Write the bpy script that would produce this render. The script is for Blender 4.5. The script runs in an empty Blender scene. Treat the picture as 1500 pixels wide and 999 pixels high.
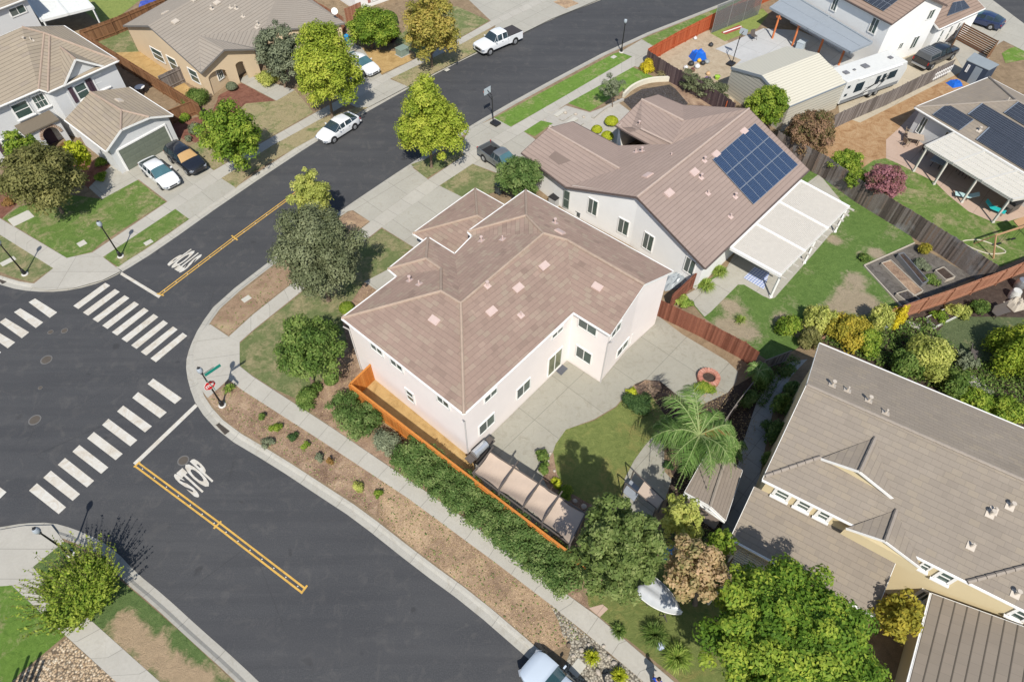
import bpy, bmesh, math, random
import numpy as np
from mathutils import Vector, Matrix

random.seed(7)
RNG = np.random.default_rng(7)
SC = bpy.context.scene
COL = SC.collection
R = math.radians

# ---------------------------------------------------------------- camera
FPX, PITCH, ROLL, HC = 950.0, R(51.8), R(0.2), 38.0
cam_d = bpy.data.cameras.new("camera")
cam = bpy.data.objects.new("camera", cam_d)
COL.objects.link(cam)
cam_d.sensor_width = 36.0
cam_d.lens = FPX / 1500.0 * 36.0
cam_d.clip_start = 0.5
cam_d.clip_end = 3000
cam.matrix_world = Matrix.Translation((0, 0, HC)) @ Matrix.Rotation(math.pi / 2 - PITCH, 4, 'X') @ Matrix.Rotation(ROLL, 4, 'Z')
SC.camera = cam

# ---------------------------------------------------------------- light
SUN_EL, SHADOW_AZ = R(50), R(-4)      # shadows fall towards +Y, a touch to -X
sun_dir = Vector((-math.sin(SHADOW_AZ) * math.cos(SUN_EL), -math.cos(SHADOW_AZ) * math.cos(SUN_EL), math.sin(SUN_EL)))
W = bpy.data.worlds.new("World")
SC.world = W
W.use_nodes = True
wt = W.node_tree
sky = wt.nodes.new('ShaderNodeTexSky')
sky.sky_type = 'NISHITA'
sky.sun_disc = False
sky.sun_elevation = SUN_EL
sky.sun_rotation = math.atan2(sun_dir.x, sun_dir.y)
sky.air_density = 1.0
sky.dust_density = 0.8
wt.links.new(sky.outputs[0], wt.nodes['Background'].inputs[0])
wt.nodes['Background'].inputs[1].default_value = 0.100
sl = bpy.data.lights.new("sun", 'SUN')
sl.energy = 4.1
sl.angle = R(0.55)
sl.color = (1.0, 0.955, 0.875)
so = bpy.data.objects.new("sun", sl)
COL.objects.link(so)
so.rotation_euler = (-sun_dir).to_track_quat('-Z', 'Y').to_euler()
SC.view_settings.view_transform = 'Standard'
SC.view_settings.look = 'None'
SC.view_settings.gamma = 1
SC.view_settings.exposure = 0.36
SC.cycles.max_bounces = 6
SC.cycles.transparent_max_bounces = 6

# ---------------------------------------------------------------- photograph -> place
def ray(px, py):
    x = (px - 750) / FPX
    y = -(py - 499.5) / FPX
    c, s = math.cos(ROLL), math.sin(ROLL)
    x, y = c * x - s * y, s * x + c * y
    cp, sp = math.cos(PITCH), math.sin(PITCH)
    return Vector((x, cp + y * sp, -sp + y * cp))
CAM = Vector((0, 0, HC))
def G(px, py, h=0.0):
    d = ray(px, py)
    return CAM + d * ((h - HC) / d.z)
def onplane(px, py, p0, n):
    d = ray(px, py)
    return CAM + d * ((p0 - CAM).dot(n) / d.dot(n))
def onwall(px, py, A, B):
    n = Vector((B.y - A.y, A.x - B.x, 0)).normalized()
    return onplane(px, py, Vector((A.x, A.y, 0)), n)
def rg(k, pts):
    ox, oy, s = REG[k]
    return [(ox + a * s, oy + b * s) for a, b in pts]
_s = 400 / 1480; _t = 400 / 1486
REG = dict(A=(0, 0, _s), B=(370, 0, _s), C=(740, 0, _s), D=(1100, 0, _s), E=(0, 240, _s), F=(370, 240, _s), G=(740, 240, _s), H=(1100, 240, _s),
           I=(0, 490, _s), J=(370, 490, _s), K=(740, 490, _s), L=(1100, 490, _s), M=(0, 730, _t), N=(370, 730, _t), O=(740, 730, _t), Q=(1100, 730, _t))
U = Vector((math.cos(R(47.5)), math.sin(R(47.5)), 0))   # street grid: U runs up-right in the photo
V = Vector((math.cos(R(-42.5)), math.sin(R(-42.5)), 0)) # V runs down-right
Z = Vector((0, 0, 1))

# ---------------------------------------------------------------- materials
class NT:
    def __init__(s, name):
        s.m = bpy.data.materials.new(name); s.m.use_nodes = True
        s.t = s.m.node_tree; s.n = s.t.nodes; s.b = s.n['Principled BSDF']; s.out = s.n['Material Output']
    def N(s, typ, **kw):
        n = s.n.new(typ)
        for k, v in kw.items():
            if k.startswith('i_'):
                n.inputs[int(k[2:]) if k[2:].isdigit() else k[2:].replace('_', ' ')].default_value = v
            else: setattr(n, k, v)
        return n
    def L(s, a, b): s.t.links.new(a, b)
    def noise(s, scale, detail=4, rough=0.6, vec=None, dist=0.0):
        n = s.N('ShaderNodeTexNoise', i_Scale=scale, i_Detail=detail, i_Roughness=rough, i_Distortion=dist)
        s.L(vec if vec else s.pos(), n.inputs['Vector']); return n.outputs['Fac']
    def pos(s):
        if not hasattr(s, '_p'): s._p = s.N('ShaderNodeNewGeometry').outputs['Position']
        return s._p
    def uv(s):
        return s.N('ShaderNodeUVMap').outputs[0]
    def attr(s, name): return s.N('ShaderNodeAttribute', attribute_name=name).outputs['Fac']
    def ramp(s, fac, stops):
        r = s.N('ShaderNodeValToRGB'); e = r.color_ramp.elements
        while len(e) < len(stops): e.new(0.5)
        for q, (p, c) in zip(e, stops):
            q.position = p; q.color = (c[0], c[1], c[2], 1) if not isinstance(c, (int, float)) else (c, c, c, 1)
        s.L(fac, r.inputs[0]); return r.outputs[0]
    def mix(s, fac, a, b, mode='MIX'):
        m = s.N('ShaderNodeMix', data_type='RGBA', blend_type=mode)
        for v, i in ((fac, 0), (a, 6), (b, 7)):
            if isinstance(v, (int, float)): m.inputs[i].default_value = v
            elif isinstance(v, tuple): m.inputs[i].default_value = (*v[:3], 1)
            else: s.L(v, m.inputs[i])
        return m.outputs[2]
    def math(s, op, a, b=None):
        m = s.N('ShaderNodeMath', operation=op)
        for v, i in ((a, 0), (b, 1)):
            if v is None: continue
            if isinstance(v, (int, float)): m.inputs[i].default_value = v
            else: s.L(v, m.inputs[i])
        return m.outputs[0]
    def bump(s, h, strength=0.3, dist=0.02):
        b = s.N('ShaderNodeBump', i_Strength=strength, i_Distance=dist)
        s.L(h, b.inputs['Height']); s.L(b.outputs[0], s.b.inputs['Normal'])
    def fin(s, col, rough=0.8, spec=0.3, metal=0.0):
        if isinstance(col, tuple): s.b.inputs['Base Color'].default_value = (*col, 1)
        else: s.L(col, s.b.inputs['Base Color'])
        if isinstance(rough, (int, float)): s.b.inputs['Roughness'].default_value = rough
        else: s.L(rough, s.b.inputs['Roughness'])
        s.b.inputs['Specular IOR Level'].default_value = spec
        s.b.inputs['Metallic'].default_value = metal
        return s.m
def sc3(c, k): return tuple(x * k for x in c)

_MC = {}
def plain(name, col, rough=0.6, spec=0.4, metal=0.0, var=0.12, coat=0.0):
    if name in _MC: return _MC[name]
    t = NT(name)
    n = t.noise(2.5, 5, 0.65)
    c = t.mix(n, sc3(col, 1 - var), sc3(col, 1 + var))
    m = t.fin(c, rough, spec, metal)
    if coat: t.b.inputs['Coat Weight'].default_value = coat
    _MC[name] = m; return m
def m_asphalt():
    t = NT('asphalt')
    big = t.noise(0.12, 5, 0.6); fine = t.noise(14, 3, 0.8); mid = t.noise(0.9, 5, 0.7, dist=1.0)
    c = t.ramp(big, [(0.3, (0.044, 0.046, 0.052)), (0.7, (0.064, 0.065, 0.069))])
    c = t.mix(t.math('MULTIPLY', fine, 0.75), c, t.ramp(fine, [(0.3, 0.024), (0.75, 0.12)]))
    spots = t.ramp(mid, [(0.52, 0.0), (0.75, 0.65)])
    c = t.mix(spots, c, (0.105, 0.10, 0.095))
    grit = t.ramp(t.noise(5.0, 2, 0.5), [(0.72, 0.0), (0.76, 0.6)])
    c = t.mix(t.math('MULTIPLY', grit, t.ramp(t.noise(0.25, 3), [(0.5, 0.0), (0.65, 0.5)])), c, (0.25, 0.24, 0.2))
    mp = t.N('ShaderNodeMapping'); mp.inputs['Rotation'].default_value = (0, 0, R(-47.5)); mp.inputs['Scale'].default_value = (0.06, 0.9, 1); t.L(t.pos(), mp.inputs[0])
    lane = t.noise(1.0, 3, 0.5, mp.outputs[0]); c = t.mix(t.ramp(lane, [(0.42, 0.0), (0.62, 0.22)]), c, (0.088, 0.087, 0.088))
    mp2 = t.N('ShaderNodeMapping'); mp2.inputs['Rotation'].default_value = (0, 0, R(42.5)); mp2.inputs['Scale'].default_value = (0.06, 0.9, 1); t.L(t.pos(), mp2.inputs[0])
    lane2 = t.noise(1.0, 3, 0.5, mp2.outputs[0]); c = t.mix(t.ramp(lane2, [(0.44, 0.22), (0.5, 0.0)]), c, (0.04, 0.041, 0.045))
    oil = t.ramp(t.noise(0.8, 2, 0.4, dist=0.3), [(0.70, 0.0), (0.76, 0.5)]); c = t.mix(oil, c, (0.03, 0.03, 0.032))
    wn = t.N('ShaderNodeTexVoronoi', feature='DISTANCE_TO_EDGE', i_Scale=0.16)
    wv = t.N('ShaderNodeMix', data_type='RGBA', i_0=0.35); t.L(t.pos(), wv.inputs[6]); nn = t.N('ShaderNodeTexNoise', i_Scale=0.8, i_Detail=4); t.L(t.pos(), nn.inputs['Vector']); t.L(nn.outputs['Color'], wv.inputs[7]); t.L(t.pos(), wn.inputs['Vector'])
    crack = t.ramp(wn.outputs['Distance'], [(0.0, 0.35), (0.006, 0.0)]); c = t.mix(t.math('MULTIPLY', crack, t.ramp(t.noise(0.15, 2), [(0.5, 0.0), (0.6, 1.0)])), c, (0.03, 0.03, 0.03))
    t.bump(fine, 0.25, 0.01)
    return t.fin(c, 0.85, 0.25)
def m_concrete(name, base=(0.42, 0.395, 0.35), joint=None, stain=0.3):
    t = NT(name)
    big = t.noise(0.35, 5, 0.65); fine = t.noise(9, 5, 0.75); st = t.noise(1.3, 6, 0.7, dist=2)
    c = t.mix(big, sc3(base, 0.78), sc3(base, 1.14))
    c = t.mix(t.ramp(fine, [(0.3, 0.0), (0.7, 0.35)]), c, sc3(base, 0.62))
    c = t.mix(t.math('MULTIPLY', t.ramp(st, [(0.5, 0.0), (0.72, 1.0)]), stain), c, (base[0] * .55, base[1] * .5, base[2] * .42))
    if joint:
        b = t.N('ShaderNodeTexBrick', offset=0.0, i_Scale=1.0, i_Mortar_Size=0.022, i_Brick_Width=joint[0], i_Row_Height=joint[1], i_Mortar_Smooth=0.3)
        t.L(t.uv(), b.inputs['Vector'])
        b.inputs['Color1'].default_value = (0.0, 0, 0, 1); b.inputs['Color2'].default_value = (1, 1, 1, 1)
        c = t.mix(t.math('MULTIPLY', b.outputs['Color'], 0.26), c, sc3(base, 0.72))
        c = t.mix(t.math('MULTIPLY', b.outputs['Fac'], 0.6), c, sc3(base, 0.35))
    t.bump(fine, 0.2, 0.01)
    return t.fin(c, 0.85, 0.25)
def m_grass(name, green=(0.075, 0.135, 0.028), dry=(0.42, 0.35, 0.20), amount=0.5, scale=0.5, seed=0.0, worn=()):
    """mown turf: blades of two greens, worn to straw where the patch noise is high"""
    t = NT(name)
    mp = t.N('ShaderNodeMapping'); mp.inputs['Location'].default_value = (seed * 13.7, seed * 7.1, 0); t.L(t.pos(), mp.inputs[0]); v = mp.outputs[0]
    patch = t.noise(scale, 6, 0.65, v, 0.6); mid = t.noise(2.6, 5, 0.75, v, 0.8); blade = t.noise(22, 4, 0.85, v)
    green = (green[0] * 2.1, green[1] * 1.75, green[2] * 2.5)
    g = t.mix(t.ramp(mid, [(0.25, 0.0), (0.75, 1.0)]), sc3(green, 0.72), (green[0] * 1.45, green[1] * 1.25, green[2] * 1.4))
    lo = 0.85 - amount * 0.75
    s = t.math('ADD', patch, t.math('MULTIPLY', t.math('SUBTRACT', mid, 0.5), 0.55))
    for wx, wy, wr in worn:      # places walked bare: photo pixel and radius in metres
        q = G(wx, wy, .14); dn = t.N('ShaderNodeVectorMath', operation='DISTANCE'); t.L(t.pos(), dn.inputs[0]); dn.inputs[1].default_value = tuple(q)
        s = t.math('ADD', s, t.math('MULTIPLY', t.ramp(t.math('DIVIDE', dn.outputs['Value'], wr), [(0.0, 1.0), (1.0, 0.0)]), 0.42))
    c = t.mix(t.ramp(s, [(max(lo - 0.09, 0.0), 0.0), (lo + 0.14, 1.0)]), g, t.mix(mid, sc3(dry, 0.7), sc3(dry, 1.25)))
    c = t.mix(t.ramp(blade, [(0.28, 0.6), (0.46, 0.0)]), c, (0.03, 0.05, 0.015))
    c = t.mix(t.ramp(blade, [(0.55, 0.0), (0.8, 0.45)]), c, (dry[0] * 1.2, dry[1] * 1.35, dry[2] * 1.1))
    t.bump(t.math('ADD', blade, mid), 1.0, 0.12)
    return t.fin(c, 0.95, 0.1)
def m_soil(name, stops, scale=1.2, fine=16, bump=0.8, seed=0.0):
    t = NT(name)
    mp = t.N('ShaderNodeMapping'); mp.inputs['Location'].default_value = (seed * 3.7, seed * 9.1, 0); t.L(t.pos(), mp.inputs[0]); v = mp.outputs[0]
    a = t.noise(scale, 7, 0.72, v, 0.8); b = t.noise(fine, 4, 0.85, v)
    s = t.math('ADD', t.math('MULTIPLY', a, 0.62), t.math('MULTIPLY', b, 0.38))
    c = t.ramp(s, stops)
    t.bump(b, bump, 0.08)
    return t.fin(c, 0.95, 0.1)
def m_gravel(name, cols, size=9.0):
    t = NT(name)
    vo = t.N('ShaderNodeTexVoronoi', i_Scale=size); t.L(t.pos(), vo.inputs['Vector'])
    sep = t.N('ShaderNodeSeparateColor'); t.L(vo.outputs['Color'], sep.inputs[0])
    c = t.ramp(sep.outputs[0], [(i / (len(cols) - 1), q) for i, q in enumerate(cols)])
    c = t.mix(t.ramp(vo.outputs['Distance'], [(0.35, 0.0), (0.7, 0.8)]), c, (0.05, 0.04, 0.03))
    t.bump(t.math('SUBTRACT', 1.0, vo.outputs['Distance']), 0.8, 0.05)
    return t.fin(c, 0.9, 0.2)
def m_tile(name, base, vary=0.25, w=0.33, h=0.36, tint=(0.30, 0.17, 0.13), line=0.55, amt=0.5, stag=0.5):
    """flat concrete roof tiles; UV is in metres along the eave and up the slope"""
    t = NT(name); uv = t.uv()
    def brick(bw, rh, ms):
        b = t.N('ShaderNodeTexBrick', offset=stag, i_Scale=1.0, i_Mortar_Size=ms, i_Brick_Width=bw, i_Row_Height=rh, i_Bias=0.0, i_Mortar_Smooth=0.4)
        b.inputs['Color1'].default_value = (0, 0, 0, 1); b.inputs['Color2'].default_value = (1, 1, 1, 1); b.inputs['Mortar'].default_value = (.5, .5, .5, 1)
        t.L(uv, b.inputs['Vector']); return b
    b1 = brick(w, h, 0.010); b2 = brick(w * 2.3, h * 2, 0.0)
    patch = t.noise(1.6, 3, 0.6); big = t.noise(0.25, 4, 0.6)
    f = t.math('ADD', t.math('MULTIPLY', b1.outputs['Color'], 0.55), t.math('MULTIPLY', b2.outputs['Color'], 0.45))
    f = t.math('ADD', t.math('MULTIPLY', f, 0.72), t.math('MULTIPLY', patch, 0.34))
    c = t.ramp(f, [(0.12, sc3(base, 1 - vary)), (0.4, sc3(base, 0.97)), (0.62, base), (0.88, sc3(base, 1 + vary * 0.9))])
    c = t.mix(t.math('MULTIPLY', t.ramp(b1.outputs['Color'], [(0.62, 0.0), (0.95, 1.0)]), amt), c, tint)
    c = t.mix(t.ramp(big, [(0.35, 0.22), (0.65, 0.0)]), c, sc3(base, 0.7))
    c = t.mix(t.math('MULTIPLY', b1.outputs['Fac'], 0.35), c, sc3(base, 0.35))
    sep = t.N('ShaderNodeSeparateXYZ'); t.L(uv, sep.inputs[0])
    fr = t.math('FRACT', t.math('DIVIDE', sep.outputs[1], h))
    c = t.mix(t.ramp(fr, [(0.0, line), (0.10, line * 0.8), (0.16, 0.0)]), c, sc3(base, 0.22))  # shadow at each course edge, painted into the colour as a dark line
    c = t.mix(t.math('MULTIPLY', t.noise(18, 3, 0.8), 0.22), c, sc3(base, 0.6))
    t.bump(t.math('SUBTRACT', 1.0, fr), 1.0, 0.06)
    return t.fin(c, 0.85, 0.25)
def m_stucco(name, col, dirt=0.25):
    t = NT(name)
    a = t.noise(0.8, 5, 0.6); b = t.noise(30, 3, 0.8)
    c = t.mix(a, sc3(col, 0.93), sc3(col, 1.05))
    sep = t.N('ShaderNodeSeparateXYZ'); t.L(t.pos(), sep.inputs[0])
    low = t.ramp(t.math('ADD', sep.outputs[2], t.math('MULTIPLY', a, 0.6)), [(0.3, dirt), (0.75, 0.0)])
    c = t.mix(low, c, (0.3, 0.24, 0.18))
    t.bump(b, 0.3, 0.01)
    return t.fin(c, 0.9, 0.2)
def m_wood(name, cols, grain=5.0, bleach=0.0):
    """fence boards: 'rnd' is a per-board number, grain runs up the board"""
    t = NT(name)
    mp = t.N('ShaderNodeMapping'); mp.inputs['Scale'].default_value = (grain, grain, 0.7); t.L(t.pos(), mp.inputs[0])
    n = t.noise(2.5, 5, 0.7, mp.outputs[0]); r = t.attr('rnd')
    c = t.ramp(t.math('ADD', t.math('MULTIPLY', r, 0.65), t.math('MULTIPLY', n, 0.35)), [(0.1 + 0.8 * i / (len(cols) - 1), q) for i, q in enumerate(cols)])
    if bleach: c = t.mix(t.ramp(t.noise(0.35, 3, 0.6), [(0.5, 0.0), (0.66, bleach)]), c, (0.36, 0.37, 0.38))
    c = t.mix(t.ramp(t.noise(12, 3, 0.8), [(0.3, 0.45), (0.55, 0.0)]), c, sc3(cols[0], 0.5))
    t.bump(n, 0.4, 0.01)
    return t.fin(c, 0.85, 0.2)
def m_leaf(name, dark, mid, lite, trans=0.3, rough=0.55):
    t = NT(name)
    r = t.attr('rnd')
    c = t.ramp(r, [(0.0, dark), (0.45, mid), (1.0, lite)])
    c = t.mix(t.ramp(t.noise(0.9, 3, 0.6), [(0.35, 0.0), (0.7, 0.5)]), c, mid)
    t.fin(c, rough, 0.12)
    tr = t.N('ShaderNodeBsdfTranslucent'); t.L(c, tr.inputs[0])
    mx = t.N('ShaderNodeMixShader', i_0=trans); t.L(t.b.outputs[0], mx.inputs[1]); t.L(tr.outputs[0], mx.inputs[2]); t.L(mx.outputs[0], t.out.inputs[0])
    return t.m
def m_glass(name, col, rough=0.08):
    t = NT(name)
    c = t.mix(t.noise(0.7, 2), sc3(col, 0.6), sc3(col, 1.5))
    return t.fin(c, rough, 0.7)

# ---------------------------------------------------------------- objects
def tag(o, label=None, cat=None, group=None, kind=None):
    if label: o['label'] = label
    if cat: o['category'] = cat
    if group: o['group'] = group
    if kind: o['kind'] = kind
    return o
def thing(name, label, cat, loc=(0, 0, 0), group=None, rz=0.0):
    o = bpy.data.objects.new(name, None); COL.objects.link(o)
    o.empty_display_size = 0.3
    o.location = loc; o.rotation_euler = (0, 0, rz)
    return tag(o, label, cat, group)
def copy_tree(o, parent=None):
    c = o.copy(); COL.objects.link(c); c.parent = parent
    for ch in [x for x in bpy.data.objects if x.parent == o]: copy_tree(ch, c)
    return c

class MB:
    """collects boxes, prisms, tubes ... and links them as ONE mesh object"""
    def __init__(s): s.v = []; s.f = []; s.r = []; s.uv = {}; s.sm = False
    def face(s, pts, rnd=0.5, uv=None):
        i = len(s.v); s.v += [tuple(p) for p in pts]; s.f.append(tuple(range(i, i + len(pts)))); s.r.append(rnd)
        if uv: s.uv[len(s.f) - 1] = uv
    def box(s, c, ax, ay, az, rnd=0.5):
        """centre and three half-extent vectors"""
        c, ax, ay, az = Vector(c), Vector(ax), Vector(ay), Vector(az)
        p = [c + ax * i + ay * j + az * k for k in (-1, 1) for j in (-1, 1) for i in (-1, 1)]
        b = len(s.v); s.v += [tuple(q) for q in p]
        for f in ((0, 2, 3, 1), (4, 5, 7, 6), (0, 1, 5, 4), (2, 6, 7, 3), (0, 4, 6, 2), (1, 3, 7, 5)):
            s.f.append(tuple(b + i for i in f)); s.r.append(rnd)
    def bx(s, x0, x1, y0, y1, z0, z1, rnd=0.5):
        s.box(((x0 + x1) / 2, (y0 + y1) / 2, (z0 + z1) / 2), ((x1 - x0) / 2, 0, 0), (0, (y1 - y0) / 2, 0), (0, 0, (z1 - z0) / 2), rnd)
    def prism(s, pts, dz, rnd=0.5):
        """polygon pts (3-D) extruded by vector dz"""
        pts = [Vector(p) for p in pts]; dz = Vector(dz); n = len(pts); b = len(s.v)
        s.v += [tuple(p) for p in pts] + [tuple(p + dz) for p in pts]
        s.f.append(tuple(b + i for i in reversed(range(n)))); s.f.append(tuple(b + n + i for i in range(n))); s.r += [rnd] * 2
        for i in range(n):
            j = (i + 1) % n; s.f.append((b + i, b + j, b + n + j, b + n + i)); s.r.append(rnd)
    def beam(s, a, b, w, h, up=Z, rnd=0.5):
        """bar from a to b, w wide, h tall"""
        a, b = Vector(a), Vector(b); d = b - a
        if d.length < 1e-6: return
        x = d.normalized(); up = Vector(up)
        y = up.cross(x)
        if y.length < 1e-4: y = Vector((1, 0, 0)).cross(x)
        y.normalize(); z = x.cross(y)
        s.box((a + b) / 2, d / 2, y * w / 2, z * h / 2, rnd)
    def tube(s, pts, rad, n=8, rnd=0.5, caps=True):
        pts = [Vector(p) for p in pts]
        rr = rad if isinstance(rad, (list, tuple)) else [rad] * len(pts)
        b = len(s.v); ref = None
        for i, p in enumerate(pts):
            d = (pts[min(i + 1, len(pts) - 1)] - pts[max(i - 1, 0)])
            if d.length < 1e-9: d = Vector((0, 0, 1))
            d.normalize()
            if ref is None or abs(ref.dot(d)) > 0.95: ref = Vector((1, 0, 0)) if abs(d.x) < 0.8 else Vector((0, 1, 0))
            x = d.cross(ref).normalized(); y = d.cross(x)
            for k in range(n):
                a = 2 * math.pi * k / n
                s.v.append(tuple(p + (x * math.cos(a) + y * math.sin(a)) * rr[i]))
        for i in range(len(pts) - 1):
            for k in range(n):
                k2 = (k + 1) % n
                s.f.append((b + i * n + k, b + i * n + k2, b + (i + 1) * n + k2, b + (i + 1) * n + k)); s.r.append(rnd)
        if caps:
            s.f.append(tuple(b + k for k in reversed(range(n)))); s.r.append(rnd)
            s.f.append(tuple(b + (len(pts) - 1) * n + k for k in range(n))); s.r.append(rnd)
    def lathe(s, prof, c=(0, 0, 0), n=16, rnd=0.5, sx=1, sy=1):
        s.tube([(c[0], c[1], c[2] + z) for r, z in prof], [max(r, 1e-4) for r, z in prof], n, rnd)
    def ball(s, c, r, n=10, m=7, rnd=0.5, sq=(1, 1, 1)):
        c = Vector(c); b = len(s.v)
        for j in range(m + 1):
            t = math.pi * j / m
            for i in range(n):
                a = 2 * math.pi * i / n
                s.v.append((c.x + r * sq[0] * math.sin(t) * math.cos(a), c.y + r * sq[1] * math.sin(t) * math.sin(a), c.z + r * sq[2] * math.cos(t)))
        for j in range(m):
            for i in range(n):
                i2 = (i + 1) % n
                s.f.append((b + j * n + i, b + (j + 1) * n + i, b + (j + 1) * n + i2, b + j * n + i2)); s.r.append(rnd)
    def build(s, name, mat, parent=None, org=None, smooth=False, bevel=0.0, sub=0, abs_=False):
        """org: world origin the vertices were written in; for a parent built abs_, vertices are world coordinates"""
        me = bpy.data.meshes.new(name)
        o_ = Vector(org) if org is not None else (parent_origin(parent) if (abs_ and parent) else Vector((0, 0, 0)))
        if org is not None and not parent and s.v:      # vertices written round the object's own foot stay as they are
            cc = Vector(tuple(sum(p[i] for p in s.v) / len(s.v) for i in range(3)))
            if (cc - o_).length > cc.length: o_ = Vector((0, 0, 0))
        me.from_pydata([(a - o_.x, b - o_.y, c - o_.z) for a, b, c in s.v], [], s.f)
        if len(s.f):
            a = me.attributes.new('rnd', 'FLOAT', 'FACE'); a.data.foreach_set('value', np.array(s.r, dtype=np.float32))
        if s.uv:
            ul = me.uv_layers.new(name='UVMap')
            for fi, uv in s.uv.items():
                p = me.polygons[fi]
                for k, li in enumerate(p.loop_indices): ul.data[li].uv = uv[k]
        if isinstance(mat, (list, tuple)):
            for m in mat: me.materials.append(m)
        else: me.materials.append(mat)
        o = bpy.data.objects.new(name, me); COL.objects.link(o)
        if parent: o.parent = parent
        elif org is not None: o.location = org
        if smooth:
            me.polygons.foreach_set('use_smooth', [True] * len(me.polygons))
        if bevel:
            md = o.modifiers.new('bevel', 'BEVEL'); md.width = bevel; md.segments = 2; md.limit_method = 'ANGLE'; md.angle_limit = R(40)
        if sub:
            md = o.modifiers.new('sub', 'SUBSURF'); md.levels = sub; md.render_levels = sub
        return o
def parent_origin(p):
    v = Vector((0, 0, 0))
    while p is not None: v += p.location; p = p.parent
    return v
def struct(name, mb, mat, org=None):
    o = mb.build(name, mat, None, org); o['kind'] = 'structure'; return o

# polygons lying on the ground
def area2(p): return sum(p[i][0] * p[(i + 1) % len(p)][1] - p[(i + 1) % len(p)][0] * p[i][1] for i in range(len(p)))
def flat(name, px, z, mat, h=None, kind='structure', thick=0.0, ang=47.5, wob=0.0, extra=None):
    _fc[0] += 1; z += (_fc[0] % 8) * 0.0006
    P = [G(x, y, z if h is None else h) for x, y in px] + [Vector((a, b, z)) for a, b in (extra or [])]
    if wob:
        Q = []
        for i, p in enumerate(P):
            q = P[(i + 1) % len(P)]; n = max(1, int((q - p).length / 0.35)); d = (q - p).normalized(); nn = Vector((-d.y, d.x, 0))
            for k in range(n): Q.append(p.lerp(q, k / n) + nn * random.uniform(-wob, wob))
        P = Q
    if area2(P) < 0: P.reverse()
    m = MB(); c, s = math.cos(R(ang)), math.sin(R(ang))
    m.face([(p.x, p.y, z) for p in P], uv=[(p.x * c + p.y * s, -p.x * s + p.y * c) for p in P])
    if thick:
        for i in range(len(P)):
            a, b = P[i], P[(i + 1) % len(P)]
            m.face([(a.x, a.y, z - thick), (b.x, b.y, z - thick), (b.x, b.y, z), (a.x, a.y, z)], uv=[(0, 0), (1, 0), (1, .1), (0, .1)])
    o = m.build(name, mat); o['kind'] = kind; return o
def strip(name, left, right, z, mat, thick=0.0):
    """a walk between two pixel polylines with the same number of points; UV.y is the length along it"""
    _fc[0] += 1; z += (_fc[0] % 8) * 0.0006
    Lp = [G(x, y, z) for x, y in left]; Rp = [G(x, y, z) for x, y in right]; m = MB(); d = 0
    for i in range(len(Lp) - 1):
        l = ((Lp[i + 1] - Lp[i]).length + (Rp[i + 1] - Rp[i]).length) / 2
        w0, w1 = (Rp[i] - Lp[i]).length, (Rp[i + 1] - Lp[i + 1]).length
        m.face([Lp[i], Rp[i], Rp[i + 1], Lp[i + 1]], uv=[(0, d), (w0, d), (w1, d + l), (0, d + l)])
        if thick:
            for a, b in ((Lp[i + 1], Lp[i]), (Rp[i], Rp[i + 1])):
                m.face([a, b, b - Z * thick, a - Z * thick], uv=[(0, d), (0, d + l), (0.1, d + l), (0.1, d)])
        d += l
    o = m.build(name, mat); o['kind'] = 'structure'; return o
def offset_line(P, d, closed=False):
    out = []; n = len(P)
    for i, p in enumerate(P):
        a = P[i - 1] if (closed or i > 0) else None; b = P[(i + 1) % n] if (closed or i < n - 1) else None
        t1 = (p - a).normalized() if a is not None else None; t2 = (b - p).normalized() if b is not None else None
        if t1 is None: t1 = t2
        if t2 is None: t2 = t1
        n1 = Vector((-t1.y, t1.x, 0)); n2 = Vector((-t2.y, t2.x, 0)); m = n1 + n2
        if m.length < 1e-3: m = n1
        m.normalize(); k = max(0.35, m.dot(n1))
        out.append(Vector((p.x, p.y, 0)) + m * d / k)
    return out
def smoothline(P, it=2):
    for _ in range(it):
        Q = [P[0]]
        for i in range(len(P) - 1):
            a, b = P[i], P[i + 1]; Q += [a * 0.75 + b * 0.25, a * 0.25 + b * 0.75]
        Q.append(P[-1]); P = Q
    return P
# ================================================================ ground, roads, walks
_fc = [0]
ASPH = m_asphalt()
CONC = m_concrete('concrete', (0.44, 0.415, 0.37), None, 0.35)
WALK = m_concrete('walk', (0.46, 0.435, 0.38), (9.0, 1.75), 0.22)
SLAB = m_concrete('slab', (0.42, 0.40, 0.345), (3.1, 3.1), 0.3)
PATIO = m_concrete('patio', (0.345, 0.33, 0.275), (3.6, 3.6), 0.5)
PINKC = m_concrete('tinted_concrete', (0.50, 0.37, 0.29), (3.5, 3.5), 0.2)
DIRT = m_soil('dirt', [(0.3, (0.13, 0.095, 0.06)), (0.5, (0.26, 0.19, 0.12)), (0.7, (0.37, 0.28, 0.18))])
MULCH = m_soil('mulch', [(0.36, (0.12, 0.075, 0.05)), (0.46, (0.27, 0.18, 0.125)), (0.56, (0.40, 0.28, 0.19)), (0.68, (0.56, 0.43, 0.30))], 0.8, 13, 1.0)
REDM = m_soil('red_mulch', [(0.3, (0.08, 0.035, 0.025)), (0.5, (0.22, 0.10, 0.07)), (0.75, (0.36, 0.19, 0.13))], 1.4, 22, 1.0, 3)
STRAW = m_soil('straw', [(0.3, (0.24, 0.15, 0.06)), (0.5, (0.42, 0.28, 0.12)), (0.75, (0.56, 0.41, 0.2))], 1.1, 14, 0.6, 5)
DRYGR = m_soil('dry_grass', [(0.34, (0.18, 0.125, 0.085)), (0.45, (0.32, 0.22, 0.145)), (0.55, (0.48, 0.34, 0.215)), (0.68, (0.62, 0.46, 0.30))], 0.6, 11, 1.0, 7)
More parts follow.
